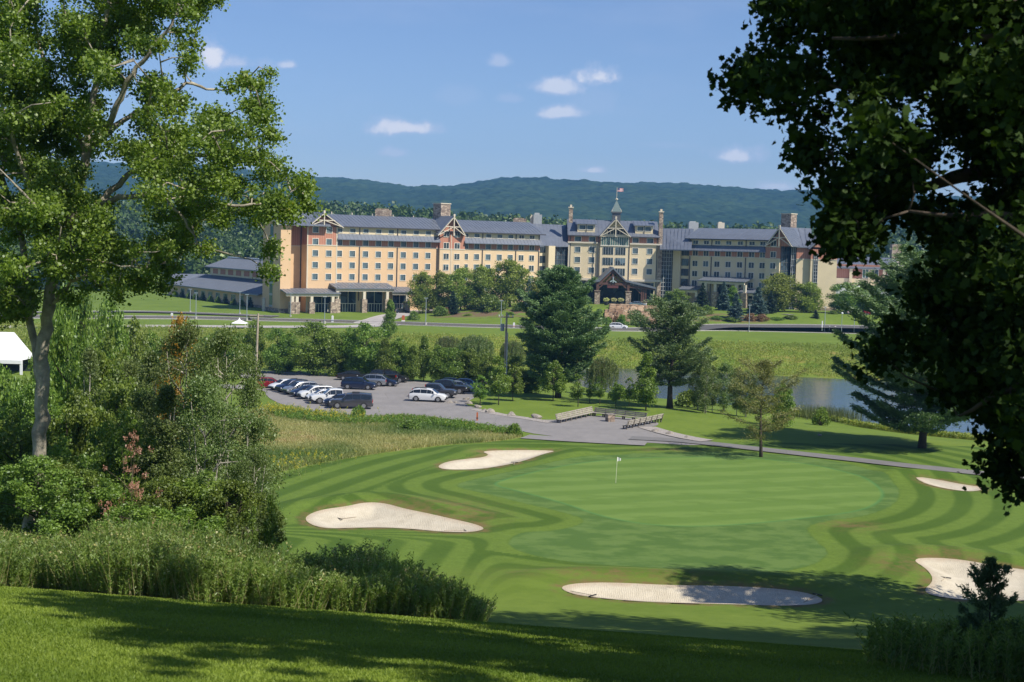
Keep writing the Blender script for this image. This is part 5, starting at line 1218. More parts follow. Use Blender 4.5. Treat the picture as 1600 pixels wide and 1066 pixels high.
# the pale-barked maple on the left
D = 45.0
out_l = [(-110,-150),(320,-150),(352,-60),(352,15),(332,48),(312,85),(318,125),(345,108),(366,112),(378,78),(402,82),(436,95),(430,150),(455,180),(448,212),(478,236),(470,262),(512,278),(500,322),(478,352),(446,376),(432,448),(408,440),(396,360),(350,362),(335,410),(300,400),(292,440),(262,475),(240,450),(222,500),(180,482),(150,462),(128,490),(98,482),(70,450),(60,500),(30,512),(-20,515),(-110,520)]
gaps_l = [[(148,232),(174,228),(176,262),(146,262)], [(148,258),(218,262),(204,286),(166,302),(150,300)], [(168,140),(210,150),(212,196),(178,222),(168,180)], [(165,326),(240,322),(236,352),(215,372),(160,366)], [(340,400),(400,378),(400,440),(320,470)], [(58,-10),(100,-10),(85,50),(60,60)], [(205,88),(240,80),(238,108),(205,112)], [(360,160),(382,160),(376,190),(362,188)], [(318,50),(360,60),(340,100),(322,98)]]
r = np.random.RandomState(14)
Cl = shaped_crown(out_l, gaps_l, D, 2.4, 760, .56, r, edge=.7)
w = lambda a, b, dd=0: W3(a, b, D+dd)
fx, fy = XY(58, D); foot = np.array([fx, fy, hz(fx, fy)]); f0 = foot-np.array([0, 0, .5])
LB = [([f0, w(62,700), w(66,610), w(66,545), w(77,478), w(88,408), w(102,367), w(126,338)], .235, .15),
      ([w(64,600,.1), w(50,520,.3), w(42,430,.6), w(30,360,1), w(10,300,1.5), w(-10,200,2)], .14, .08),
      ([w(102,367), w(112,320,-.5), w(132,268,-.6), w(135,236,-.6)], .15, .12), ([w(135,236,-.6), w(142,180,-.8), w(150,110,-.8), w(165,30,-1), w(170,-60,-1)], .13, .05),
      ([w(135,236,-.6), w(160,216,0), w(190,190,.4), w(233,162,.8), w(290,130,1.5), (w(335,140,2))], .12, .04), ([w(150,222,-.5), w(180,170,-1.3), w(195,135,-1.5), w(222,98,-1.7), w(260,50,-2), w(290,0,-2)], .11, .04),
      ([w(126,338), w(165,310,.2), w(203,270,.6), w(260,250,1), w(340,240,1.5), w(420,260,1.8)], .13, .035), ([w(150,322), w(185,308,-.6), w(253,304,-1), w(310,318,-1.2), w(380,322,-1.2), w(440,320,-1)], .11, .03),
      ([w(253,304,-1), w(290,345,-1.3), w(310,385,-1.2)], .06, .02), ([w(135,236,-.6), w(110,190,.8), w(80,140,1.4), w(60,60,2), w(50,-40,2)], .10, .04), ([w(88,408), w(60,330,-1), w(30,250,-2), w(0,160,-3)], .12, .04), ([w(77,478), w(110,440,-1), w(160,410,-2), w(220,420,-2.2)], .07, .02)]
near_tree('maple_tree', 'tall pale-barked maple with sunlit leaves at the left edge', foot, LB, Cl, 380, .090, L_MAPLE, BARKL, 3, flat=.75, shell=.0)
# the shaded oak on the right
DO = 19.5
out_r = [(1900,-950),(1300,-950),(1190,-300),(1160,0),(1172,50),(1142,100),(1112,165),(1140,185),(1190,195),(1222,232),(1238,290),(1228,300),(1244,335),(1262,352),(1272,402),(1283,436),(1300,418),(1318,444),(1342,424),(1368,392),(1420,366),(1448,392),(1415,440),(1372,500),(1350,560),(1372,600),(1440,622),(1486,660),(1474,722),(1530,735),(1500,780),(1532,812),(1572,790),(1900,760)]
gaps_r = [[(1462,250),(1530,240),(1540,275),(1490,300),(1448,300)], [(1530,60),(1560,60),(1560,80),(1532,84)], [(1300,215),(1325,210),(1328,232),(1305,236)]]
r = np.random.RandomState(15)
Cr = shaped_crown(out_r, gaps_r, DO, 2.6, 1000, .50, r, edge=.85)
foot = np.array([12.2, 20.5, hz(12.2, 20.5)]); f0 = foot-np.array([0, 0, .5]); w = lambda a, b, dd=0: W3(a, b, DO+dd)
T1 = foot+np.array([-.2, 0, 4.5]); T2 = foot+np.array([-.3, .1, 8.]); T3 = foot+np.array([.1, 0, 14.])
LB = [([f0, foot+np.array([0, 0, 2.]), T1, T2, T3], .5, .2), ([T1, w(1800,430,.5), w(1640,420,.6), w(1520,470,.4)], .16, .04), ([T1, w(1820,620), w(1680,690,-.5), w(1590,740,-.5)], .13, .03),
      ([T2, w(1760,260,-.6), w(1600,262,-.6), w(1500,275,-.4), w(1455,290,-.2), w(1330,300,0)], .18, .04), ([T2, w(1760,120,1), w(1560,110,1.4), w(1350,130,1.2), w(1200,150,1)], .17, .03), ([T3, w(1700,-60), w(1500,-40), w(1300,0)], .14, .04)]
LB += [([T1+np.array([0,0,1.]), w(1800,350,-2), w(1600,340,-2.2), w(1420,330,-2)], .12, .02), ([T2, w(1800,100,-2), w(1500,60,-2), w(1300,60,-1.5)], .12, .02), ([T1, w(1800,500,2), w(1550,520,2), w(1430,480,1.5)], .12, .02), ([T2, w(1750,0,2), w(1450,20,2.4), w(1260,60,2)], .12, .02), ([T1, w(1780,560,-1.8), w(1600,600,-2), w(1500,650,-1.6)], .10, .02)]
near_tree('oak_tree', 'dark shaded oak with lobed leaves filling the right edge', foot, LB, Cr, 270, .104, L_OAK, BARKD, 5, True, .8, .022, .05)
# tall trees just outside the frame, right of and behind the lawn, that shade it
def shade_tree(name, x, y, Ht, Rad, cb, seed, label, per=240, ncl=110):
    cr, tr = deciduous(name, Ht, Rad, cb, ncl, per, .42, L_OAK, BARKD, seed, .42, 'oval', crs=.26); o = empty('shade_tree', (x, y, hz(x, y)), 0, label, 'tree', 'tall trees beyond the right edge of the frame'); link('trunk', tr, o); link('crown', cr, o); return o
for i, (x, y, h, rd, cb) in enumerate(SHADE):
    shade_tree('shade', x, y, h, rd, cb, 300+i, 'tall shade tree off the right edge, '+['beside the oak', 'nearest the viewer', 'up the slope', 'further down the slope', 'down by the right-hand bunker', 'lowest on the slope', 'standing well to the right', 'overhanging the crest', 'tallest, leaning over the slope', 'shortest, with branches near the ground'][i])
# ------------------------------------------------------------------ thicket on the left
KIN['ngrn1'] = (6, 2.4, lambda: deciduous('thicket', 6, 2.4, .2, 90, 420, .10, L_SHR, BARKD, 159, .08, 'round', 3, crs=.24)); 
KIN['nbir0'] = (9, 2.8, lambda: deciduous('birch', 9, 2.8, .8, 85, 520, .085, L_ASPEN, BARKW, 151, .10, 'oval', 4, crs=.24)); KIN['nbir1'] = (9, 2.4, lambda: deciduous('birch', 9, 2.4, .9, 80, 480, .085, L_ASPEN, BARKW, 152, .09, 'cone', 3, crs=.24))
KIN['ngrn0'] = (6, 2.4, lambda: deciduous('thicket', 6, 2.4, .3, 80, 420, .11, L_TREE, BARKD, 153, .08, 'round', 3, crs=.24)); KIN['nshr0'] = (1, 1, lambda: shrub('thicket_shrub', 154, L_SHR, 40, 420, .062)); KIN['nshr1'] = (1, 1, lambda: shrub('thicket_shrub', 155, L_TREE, 40, 380, .070))
KIN['npink'] = (6, 2.2, lambda: deciduous('pink', 6, 2.2, .8, 60, 60, .085, L_PINK, BARK, 156, .04, 'oval', 3, crs=.14)); KIN['nyng'] = (4, 1.1, lambda: deciduous('young', 4, 1.1, .2, 40, 190, .08, L_TREE, BARKD, 157, .04, 'cone', 1, crs=.26)); KIN['orange'] = (6, 2.4, lambda: deciduous('autumn', 6, 2.4, 1.2, 44, 170, .2, L_ORG, BARKD, 158, .1, 'round'))
th = [('ngrn0',105,470,80,70,'dark tree just right of the maple trunk, high up'),('ngrn0',165,520,80,68,'dark tree behind the dead tree'),('ngrn1',60,600,100,58,'dense low tree directly behind the maple trunk'),('ngrn1',150,640,110,56,'dense bushy tree between the maple and the pink bush'),('nbir0',205,560,90,62,'thin leafy birch behind the thicket, left of the pointed one'),('ngrn1',60,715,130,43.5,'low leafy tree hiding the maple foot'),('nbir1',235,545,95,58,'birch with a pointed top left of centre in the thicket'),('nbir0',290,502,120,57,'tallest thicket birch, below the low hall'),('nbir0',352,512,120,55,'broad grey-green birch at the right of the thicket'),('nbir1',395,590,76,52,'slim birch at the right edge of the thicket, beside the field'),
 ('nbir0',325,588,130,50,'birch with pale stems in front of the broad thicket birch'),('nbir1',262,600,110,49,'birch behind the dry pink bush'),('ngrn0',180,570,100,60,'dark leafy thicket tree right of the maple trunk'),('nbir1',142,540,80,66,'thin birch seen beyond the maple trunk'),
 ('ngrn0',205,640,110,50,'dark leafy tree above the dry pink bush'),('ngrn0',120,612,100,55,'dark leafy tree right beside the maple trunk'),('ngrn0',98,680,90,48,'dark low tree at the right foot of the maple'),('ngrn0',20,640,130,52,'dark leafy tree left of the maple trunk'),('ngrn0',-40,620,140,54,'dark leafy tree cut by the left edge of the picture'),('nbir0',400,700,70,49,'low birch at the right foot of the thicket')]
for (k, px, t, wp_, d, lab) in th:
    put_px(k, px, 800, t, wp_*1.75, 'birch_tree' if 'bir' in k else 'tree', lab, 'tree', 'thicket of young trees left of the bunkers', d=d)
for (k, px, t, wp_, d, lab) in [('nshr0',10,728,140,47,'leafy bush at the bottom of the left edge'),('nshr1',75,716,120,46.5,'bush in front of the maple trunk'),('nshr1',125,735,110,46,'bush right of the maple foot'),('nshr0',165,750,110,45,'bush just left of the dry pink bush'),('nshr1',258,748,120,45.5,'bush just right of the dry pink bush'),('nshr0',320,735,130,46,'bush below the broad thicket birch'),('nshr1',372,752,110,45,'bush at the right end of the thicket foot'),('nshr0',215,785,120,43,'low bush below the dry pink bush'),('nshr0',290,790,130,42.5,'low bush behind the weeds, middle of the thicket foot')]:
    put_px('ngrn0' if k == 'nshr0' else 'ngrn1', px, 830, t, wp_*1.5, 'shrub', lab, 'shrub', 'bushes at the foot of the thicket', d=d, parts=('stems', 'foliage'))
put_px('npink', 208, 830, 672, 130, 'shrub', 'dry pink-leaved bush in front of the dark thicket', 'shrub', d=44.5, parts=('stems', 'foliage'))
put_px('nyng', 428, 850, 772, 62, 'young_tree', 'small dark young tree at the right end of the thicket, before the large bunker', 'young tree', d=44)
put_px('nyng', 402, 850, 790, 46, 'young_tree', 'smaller young tree left of the lone dark one by the large bunker', 'young tree', d=44)
put_px('orange', 284, 566, 499, 78, 'tree', 'small autumn-coloured orange tree below the low hall', d=120)
for (px, b, t, w_, d, lab) in [(98,600,440,70,112,'dark tree in the gap right of the maple trunk, nearest the trunk'),(134,600,452,64,118,'dark tree behind the dead grey tree'),(172,600,470,66,124,'dark tree behind the right side of the dead grey tree'),(212,600,500,60,130,'low dark tree left of the orange tree'),(52,640,560,60,96,'bushy tree between the marquee and the maple trunk'),(8,650,575,70,92,'bushy tree below the marquee at the left edge'),(240,600,520,50,150,'small tree just left of the orange tree')]:
    put_px('grn0' if px % 4 else 'grn1', px, b, t, w_*1.25, 'tree', lab, 'tree', 'trees on the left beyond the thicket', d=d)
# dead grey tree beyond the maple
rr_ = np.random.RandomState(77); x, y = XY(150, 78); z = hz(x, y); o = empty('dead_tree', (x, y, z), 0, 'bare grey dead tree with thin side branches behind the thicket', 'dead tree'); mb = MB(); Hd = 11.5
for j, ox in enumerate((0, 1.1)):
    mb.tube([(ox, 0, -.3), (ox+.1, 0, Hd*.5), (ox+.3, 0, Hd)], [.16, .11, .03], 7)
    for k in range(34):
        zz_ = rr_.uniform(2, Hd*.97); an = rr_.rand()*6.28; L = 2.4*(1-zz_/Hd*.7)*rr_.uniform(.5, 1); e = np.array([ox+.1+math.cos(an)*L, math.sin(an)*L, zz_+L*rr_.uniform(-.25, .25)]); mb.tube([(ox+.1, 0, zz_), (np.array([ox+.1, 0, zz_])+e)/2+[0, 0, .1], e], [.035, .025, .01], 4)
        for q in range(3): s_ = np.array([ox+.1, 0, zz_])+(e-np.array([ox+.1, 0, zz_]))*rr_.uniform(.3, .9); mb.tube([s_, s_+rr_.normal(size=3)*.4], [.014, .006], 3)
mb.build('trunk', M_('bark_dead_grey', (.36, .34, .31), .9, .3), o)
# small pine seedling and dark brush at the bottom right corner
cr, tr = pine('seedling', 9, 2.9, .5, 44, nwh=11, tuft=.55, dens=.38, irr=.4, trunk_r=.2)
x, y = XY(1572, 28); v = ray(1572, 880); zt_ = CAMZ+v[2]/v[1]*y; cr_s = max(.8, (zt_-hz(x, y)))/9
o = empty('pine_seedling', (x, y, hz(x, y)), 0, 'small dark pine seedling in shade, right of the right-hand bunker', 'pine seedling'); a = link('trunk', tr, o); b = link('crown', cr, o); a.scale = b.scale = (cr_s*.68, cr_s*.68, cr_s)
for (px, d, t, wp_, lab) in [(1510, 28, 985, 100, 'dark shaded bush in the bottom right corner, left of the seedling'), (1600, 27, 985, 120, 'dark shaded bush below the pine seedling'), (1440, 29, 990, 90, 'low shaded bush at the left end of the corner brush')]:
    put_px('nshr0', px, 1000, t, wp_, 'shrub', lab, 'shrub', d=d, parts=('stems', 'foliage'))
# ------------------------------------------------------------------ far woods
def far_wood(name, n, xr, yr, hmin, hmax, seed, keep=None, q=120, lsz=1.3):
    r = np.random.RandomState(seed); y = yr[0]+(yr[1]-yr[0])*r.rand(n); x = (xr[0]+(xr[1]-xr[0])*r.rand(n))*y
    if keep is not None: m_ = keep(x, y); x = x[m_]; y = y[m_]
    z = H(x, y); h = r.uniform(hmin, hmax, len(x)); n = len(x); rad = h*.27*r.uniform(.8, 1.25, n)
    k = 9; an = r.rand(n, k)*6.28; qq = np.sqrt(r.rand(n, k))*.62; up = r.rand(n, k)
    C = np.stack([x[:, None]+rad[:, None]*qq*np.cos(an)*(1.15-up*.6), y[:, None]+rad[:, None]*qq*np.sin(an)*(1.15-up*.6), z[:, None]+h[:, None]*(.25+.66*up)], -1).reshape(-1, 3)
    RR = np.repeat(rad*.48, k)*r.uniform(.8, 1.2, n*k); per = q//k
    id_ = np.repeat(np.arange(n*k), per); d = unit(r.normal(size=(len(id_), 3))); P = C[id_]+d*RR[id_, None]*(.75+.35*r.rand(len(id_), 1))
    tone = (np.repeat(r.rand(n), k)[id_]*.5+.5*r.rand(len(id_)))
    N = unit(d+.45*r.normal(size=d.shape)); T = unit(np.cross(N, rdir(len(N), r))); B = np.cross(N, T); s = lsz*(.7+.6*r.rand(len(N), 1))
    V, Q = leafquads(P, T*s*.6, B*s*.5); o = link(name, np_mesh(name, V, Q, L_FAR, dict(v=('FACE', tone)))); tag(o, kind='stuff', label='continuous leafy wood behind the hotel and lawns', cat='wood'); return o
far_wood('far_wood', 3600, (-.40, .42), (640, 930), 13, 21, 91, q=110, lsz=1.7)
far_wood('left_wood', 1100, (-.44, -.145), (490, 700), 9, 17, 92, keep=lambda x, y: ~((x/y > -.27) & (x/y < -.235) & (y < 620)), q=190, lsz=1.1)
far_wood('right_wood', 300, (.215, .42), (520, 640), 9, 15, 93, q=160, lsz=1.1)
# ------------------------------------------------------------------ grasses and weeds
def scatter(P, n, r):
    lo = P.min(0); hi = P.max(0); out = np.empty((0, 2))
    while len(out) < n:
        p = lo+(hi-lo)*r.rand(n*2, 2); p = p[sdf(P, p[:, 0], p[:, 1]) < 0]; out = np.vstack([out, p])
    return out[:n]
def blades(name, xy, hgt, wid, lean, mat, r, per=1, spread=.1, label=None, tone=None, z0=None):
    n = len(xy); xy = np.repeat(xy, per, 0)+r.normal(size=(n*per, 2))*spread*(per > 1); z = H(xy[:, 0], xy[:, 1]); h = np.repeat(hgt, per)*(.6+.6*r.rand(n*per)) if hasattr(hgt, '__len__') else hgt*(.6+.6*r.rand(n*per))
    B = np.stack([xy[:, 0], xy[:, 1], z], 1); ln = r.normal(size=(n*per, 2))*lean; Tp = B+np.stack([ln[:, 0]*h, ln[:, 1]*h, h], 1); an = r.rand(n*per)*3.14; wd = wid if not hasattr(wid, '__len__') else np.repeat(wid, per)
    S = np.stack([np.cos(an)*wd/2, np.sin(an)*wd/2, 0*an], 1); V = np.empty((n*per, 4, 3)); V[:, 0] = B-S; V[:, 1] = B+S; V[:, 2] = Tp+S*.3; V[:, 3] = Tp-S*.3
    tn = (np.repeat(tone, per)*.6+.4*r.rand(n*per)) if tone is not None else r.rand(n*per)
    o = link(name, np_mesh(name, V.reshape(-1, 3), np.arange(4*n*per).reshape(-1, 4), mat, dict(v=('FACE', tn.clip(0, 1))))); tag(o, kind='stuff', label=label, cat='grass'); return o
r = np.random.RandomState(101)
# close-mown lawn of the near slope
n = 560000; yb = 10.0*(40/10.0)**r.rand(n); xb = (r.rand(n)*1.2-.6)*yb
blades('lawn_grass', np.stack([xb, yb], 1), .026+.0005*yb, .006+.0006*yb, .5, L_TURF, r, label='close-mown sunlit and shaded grass of the near slope', tone=.5+.5*fbm(xb, yb, 5, 3, .9))
# unmown field
p = scatter(FIELD, 52000, r); tn = .45+1.1*fbm(p[:, 0], p[:, 1], 6, 4, .22)
blades('field_grass', p, .40, .045, .45, L_FIELD, r, 3, .12, 'dry unmown grass between the parking lot and the mown rings', tn)
# plants with leafy stems
def stems(name, xy, hgt, nl, ll, lw, mat, r, label, tone=None, plume=None, pm=None):
    n = len(xy); z = H(xy[:, 0], xy[:, 1]); h = hgt*(.7+.45*r.rand(n)); ln = r.normal(size=(n, 2))*.20
    t = np.sort(r.rand(n, nl)**.8, 1)*.97+.03; hh = h[:, None]
    C = np.stack([xy[:, 0:1]+ln[:, 0:1]*hh*t*t, xy[:, 1:2]+ln[:, 1:2]*hh*t*t, z[:, None]+hh*t], -1).reshape(-1, 3)
    A = unit(rdir(n*nl, r)*[1, 1, .5]+[0, 0, .75])*ll*.5*(.6+.7*r.rand(n*nl, 1)); C = C+A*.9
    B = unit(np.cross(A, rdir(n*nl, r)))*lw*.5; tn = (np.repeat(tone if tone is not None else r.rand(n), nl)*.55+.45*r.rand(n*nl)).clip(0, .9)
    V, Q = leafquads(C, A, B); 
    bs = np.stack([xy[:, 0], xy[:, 1], z], 1); tp = bs+np.stack([ln[:, 0]*h, ln[:, 1]*h, h], 1); S = unit(np.cross(tp-bs, rdir(n, r)))*.008
    V2 = np.stack([bs-S, bs+S, tp+S*.4, tp-S*.4], 1).reshape(-1, 3); Q2 = np.arange(4*n).reshape(-1, 4)+len(V); o = link(name, np_mesh(name, np.vstack([V, V2]), np.vstack([Q, Q2]), mat, dict(v=('FACE', np.concatenate([tn, np.full(n, .97)]))))); tag(o, kind='stuff', label=label, cat='weeds')
    if plume:
        k = r.rand(n) < plume; tp = tp[k]; m_ = 22; P = np.repeat(tp, m_, 0)+r.normal(size=(len(tp)*m_, 3))*[.05, .05, .07]; V, Q = leaves(P, .05, r, .6, .8); o2 = link(name+'_flowers', np_mesh(name+'_flowers', V, Q, pm, dict(v=('FACE', r.rand(len(P)))))); tag(o2, kind='stuff', label='flower and seed heads on the weeds', cat='flowers')
    return o
front = [ground(a, b, 11)[:2] for a, b in [(-520,912),(-200,917),(-60,918),(60,921),(180,933),(300,941),(420,948),(540,954),(640,960),(720,964)]]
front = np.array(front); back = front+np.stack([front[:, 0]*.28, np.full(len(front), 9.5)], 1); back[-3:] = front[-3:]+[[0, 9], [-.2, 7.5], [-.3, 6]]; tip = np.array([ground(768, 930, 8)[:2]])
BR = np.vstack([front, tip, back[::-1]])
p = scatter(BR, 18000, r); tn = (.45+.7*fbm(p[:, 0], p[:, 1], 61, 3, .5)).clip(0, 1)
sb = sdf(BR, p[:, 0], p[:, 1]); hp_ = (1.05+.50*np.clip(-sb/2.5, 0, 1))*(1+.30*fbm(p[:, 0], p[:, 1], 62, 4, .9))*(.35+.65*sstep(0, 3.5, np.hypot(p[:, 0]-tip[0, 0], p[:, 1]-tip[0, 1])))*(.78+.22*sstep(2, -6, p[:, 0]))
stems('tall_weeds', p, hp_, 58, .11, .026, L_WEED, r, 'dense band of tall leafy weeds along the crest, in front of the thicket', tn, .07, L_FIELD)
pc = scatter(np.array([(7.0,27.5),(8.2,25),(12,23.5),(15,33),(9.3,32.5)]), 900, r)
stems('corner_weeds', pc, .85, 50, .13, .026, L_WEED, r, 'shaded weeds in the bottom right corner')
# weeds on the bank beyond the pond, and reeds
bx = np.array([(-150,228),(-150,312),(150,316),(150,250),(60,258),(0,262),(-30,225)], float); p = scatter(bx, 36000, r); sp_ = sdf(POND, p[:, 0], p[:, 1]); p = p[sp_ > .3]
tn = (.45+.7*fbm(p[:, 0], p[:, 1]*.6, 63, 4, .12)).clip(0, 1)
stems('bank_weeds', p, .75, 10, .34, .10, L_WEED2, r, 'rough yellow-green weeds on the bank beyond the pond', tn)
pn = np.array([plane_hit(a, b, -1.5) for a, b in [(1195,638),(1290,645),(1330,655),(1420,672),(1560,684),(1700,690)]]); q = np.vstack([pn, (pn-[0, 4.5])[::-1]])
p = scatter(q, 3400, r); stems('shore_weeds', p, .55, 9, .34, .08, L_WEED2, r, 'yellowish grasses and flowers along the near pond shore', None, .12, L_GOLD)
q0 = np.array(plane_hit(1290, 652, -1.9)); p = q0+r.normal(size=(900, 2))*[2.4, 2.0]; blades('reeds', p, 1.5, .05, .16, L_REED, r, 2, .1, 'clump of green reeds on the near pond shore')
# edges of the mown land along the lot: taller fringe with goldenrod
fe = np.array([ground(a, b)[:2] for a, b in [(416,640),(450,642),(500,651),(560,657),(640,656),(720,664),(800,677),(790,684),(700,672),(640,664),(560,667),(500,664),(430,656)]]); p = scatter(fe, 1500, r)
stems('lot_fringe', p, .7, 22, .24, .05, L_TREE, r, 'taller green weeds along the edge of the parking lot', None, .05, L_GOLD)
g1_ = np.array([plane_hit(436, 648, 0), plane_hit(520, 655, 0), plane_hit(470, 725, 0), plane_hit(425, 740, 0)]); P = []
for g, nn_ in zip(g1_, (260, 200, 60, 60)): P.append(g+r.normal(size=(nn_, 2))*[1.9, 1.5])
stems('goldenrod', np.vstack(P), .95, 18, .2, .04, L_WEED, r, 'patches of yellow-flowered goldenrod at the left of the field', None, .8, L_GOLD)
# ------------------------------------------------------------------ vehicles
def paint(name, c, met=.0): 
    mt, t, p = new_mat(name); f = t.noise(1.5, 3, .5, t.obj()); t.set(p.inputs['Base Color'], t.mix(f, tuple(x*.92 for x in c), c)); p.inputs['Roughness'].default_value = .28; p.inputs['Metallic'].default_value = met; p.inputs['Coat Weight'].default_value = .8; p.inputs['Coat Roughness'].default_value = .04; return mt
PT = dict(white=paint('paint_white', (.75, .76, .76)), navy=paint('paint_navy', (.012, .022, .06), .3), black=paint('paint_black', (.012, .012, .014)), grey=paint('paint_grey', (.10, .10, .115), .6), silver=paint('paint_silver', (.42, .44, .46), .7), red=paint('paint_red', (.26, .015, .02), .2), blue=paint('paint_blue', (.03, .07, .16), .4), pale=paint('paint_pale_blue', (.22, .30, .38), .5))
TYRE = M_('tyre_rubber', (.02, .02, .02), .9); RIM = M_('wheel_rim', (.45, .45, .46), .35, .05, metal=.8); CARG = M_('car_glass', (.012, .016, .018), .05, .05, spec=.9); LAMP = M_('headlamp_clear', (.7, .72, .74), .15); TAIL = M_('tail_lamp_red', (.45, .01, .01), .25); PLAST = M_('black_plastic', (.025, .025, .027), .6); PLATE = M_('number_plate', (.7, .7, .65), .5)
def car_meshes(kind):
    # stations: x, half width low, half width belt, z under, z belt, half width top, z top, cabin flag
    if kind == 'sedan': L, W2 = 4.75, .91; st = [(-2.38,.72,.70,.42,.62,.60,.72),(-2.30,.86,.82,.26,.85,.70,1.00),(-1.62,.91,.89,.22,.95,.74,1.10),(-.95,.91,.90,.20,.97,.60,1.42),(-.05,.91,.90,.20,.96,.61,1.46),(.62,.91,.90,.20,.94,.58,1.38),(1.32,.91,.88,.20,.88,.74,.98),(2.05,.89,.82,.24,.74,.66,.82),(2.36,.74,.66,.34,.56,.52,.60)]; cab = (2, 6); axle = (-1.42, 1.45); wr = .33
    elif kind == 'suv': L, W2 = 4.75, .95; st = [(-2.36,.80,.80,.40,.85,.68,.98),(-2.30,.90,.88,.28,1.00,.78,1.16),(-1.78,.95,.93,.24,1.07,.68,1.58),(-.85,.95,.94,.24,1.06,.69,1.68),(.0,.95,.94,.24,1.04,.69,1.68),(.55,.95,.94,.24,1.02,.66,1.58),(1.32,.95,.92,.24,1.00,.80,1.06),(2.05,.93,.88,.28,.90,.74,.98),(2.38,.80,.74,.38,.66,.60,.76)]; cab = (1, 6); axle = (-1.42, 1.45); wr = .37
    elif kind == 'big': L, W2 = 5.2, 1.0; st = [(-2.60,.90,.90,.40,.95,.80,1.15),(-2.56,.97,.96,.34,1.12,.80,1.40),(-2.42,1.0,.99,.30,1.14,.80,1.80),(-1.2,1.0,.99,.30,1.14,.80,1.90),(-.20,1.0,.99,.30,1.12,.80,1.90),(.55,1.0,.99,.30,1.10,.74,1.80),(1.15,1.0,.98,.30,1.10,.88,1.16),(2.25,.99,.95,.34,1.04,.84,1.10),(2.60,.90,.86,.40,.84,.78,.92)]; cab = (1, 6); axle = (-1.55, 1.62); wr = .41
    else: L, W2 = 5.8, 1.0; st = [(-2.90,.92,.94,.50,1.02,.93,1.08),(-2.85,.98,.98,.42,1.10,.96,1.12),(-1.05,1.0,.99,.40,1.12,.96,1.14),(-1.0,1.0,.99,.40,1.12,.74,1.80),(-.15,1.0,.99,.40,1.12,.76,1.88),(.55,1.0,.99,.40,1.10,.72,1.80),(1.22,1.0,.98,.40,1.12,.90,1.18),(2.45,.99,.96,.44,1.06,.86,1.12),(2.88,.92,.90,.50,.86,.84,.94)]; cab = (2, 6); axle = (-1.85, 1.85); wr = .42
    mb = MB(); P = []
    for (x, wl, wb, zu, zb, wt, zt) in st:
        P += [(x, -wl*.94, zu), (x, -wl, zu+(zb-zu)*.45), (x, -wb, zb), (x, -wt, zt-.04), (x, -wt*.82, zt), (x, wt*.82, zt), (x, wt, zt-.04), (x, wb, zb), (x, wl, zu+(zb-zu)*.45), (x, wl*.94, zu)]
    n = len(st); fs = [(i*10+k, (i+1)*10+k, (i+1)*10+(k+1) % 10, i*10+(k+1) % 10) for i in range(n-1) for k in range(10)]+[tuple(range(10)), tuple((n-1)*10+k for k in range(9, -1, -1))]
    mb.add(P, [f[::-1] for f in fs]); bd = mb.mesh('body', None, True); bd.set_sharp_from_angle(angle=R(32)); out = {'body': bd}
    def quad_between(i, j, k0, k1, ins, proud=.03):
        a = np.array(P[i*10+k0]); b = np.array(P[j*10+k0]); c = np.array(P[j*10+k1]); d = np.array(P[i*10+k1]); m_ = (a+b+c+d)/4; nn_ = np.cross(b-a, d-a); nn_ = nn_/(np.linalg.norm(nn_)+1e-9)
        if nn_ @ (m_-np.array([0, 0, .8])) < 0: nn_ = -nn_
        return [tuple(m_+(q-m_)*ins+nn_*proud) for q in (a, b, c, d)]
    for tag_, (k0, k1) in (('R', (2, 3)), ('L', (7, 6))):
        g = MB()
        for i in range(cab[0]+(0 if kind != 'pickup' else 1), cab[1]):
            if st[i][6]-st[i][4] < .2 and st[i+1][6]-st[i+1][4] < .2: continue
            a = np.array(P[i*10+k0]); b = np.array(P[(i+1)*10+k0]); c = np.array(P[(i+1)*10+k1]); d = np.array(P[i*10+k1]); lo_, hi_ = .10, .86; e0, e1 = .03, .97
            L0q, L1q = a+(d-a)*lo_, b+(c-b)*lo_; U0q, U1q = a+(d-a)*hi_, b+(c-b)*hi_; nn_ = np.array([0, 1 if k0 == 7 else -1, .35])*.03
            q = [tuple(v+nn_) for v in (L0q+(L1q-L0q)*e0, L0q+(L1q-L0q)*e1, U0q+(U1q-U0q)*e1, U0q+(U1q-U0q)*e0)]; g.add(q, [(0, 1, 2, 3)] if k0 == 2 else [(3, 2, 1, 0)])
        out['side_window'+tag_] = g.mesh('side_window', CARG)
    g = MB(); a, b = cab[1]-1, cab[1]; q = [P[a*10+4], P[b*10+4], P[b*10+5], P[a*10+5]]; m_ = np.mean(q, 0); g.add([tuple(m_+(np.array(v)-m_)*.93+np.array([.012, 0, .02])) for v in q], [(0, 1, 2, 3)]); out['windscreen'] = g.mesh('windscreen', CARG)
    g = MB(); a = cab[0] if kind != 'pickup' else 2; b = a+1; q = [P[a*10+4], P[b*10+4], P[b*10+5], P[a*10+5]]; m_ = np.mean(q, 0); g.add([tuple(m_+(np.array(v)-m_)*.9+np.array([-.014, 0, .02])) for v in q], [(0, 1, 2, 3)]); out['rear_window'] = g.mesh('rear_window', CARG)
    xf = st[-1][0]; zf = st[-1][4]; wf = st[-1][2]
    g = MB(); g.box(xf-.02, xf+.03, -wf*.62, wf*.62, zf-.28, zf-.04); out['grille'] = g.mesh('grille', PLAST)
    g = MB(); g.box(-.06, .05, -.16, .16, -.07, .07); out['headlight'] = g.mesh('headlight', LAMP); g = MB(); g.box(-.05, .05, -.10, .10, -.13, .13); out['taillight'] = g.mesh('taillight', TAIL)
    g = MB(); g.box(-.01, .01, -.25, .25, -.06, .06); out['number_plate'] = g.mesh('number_plate', PLATE)
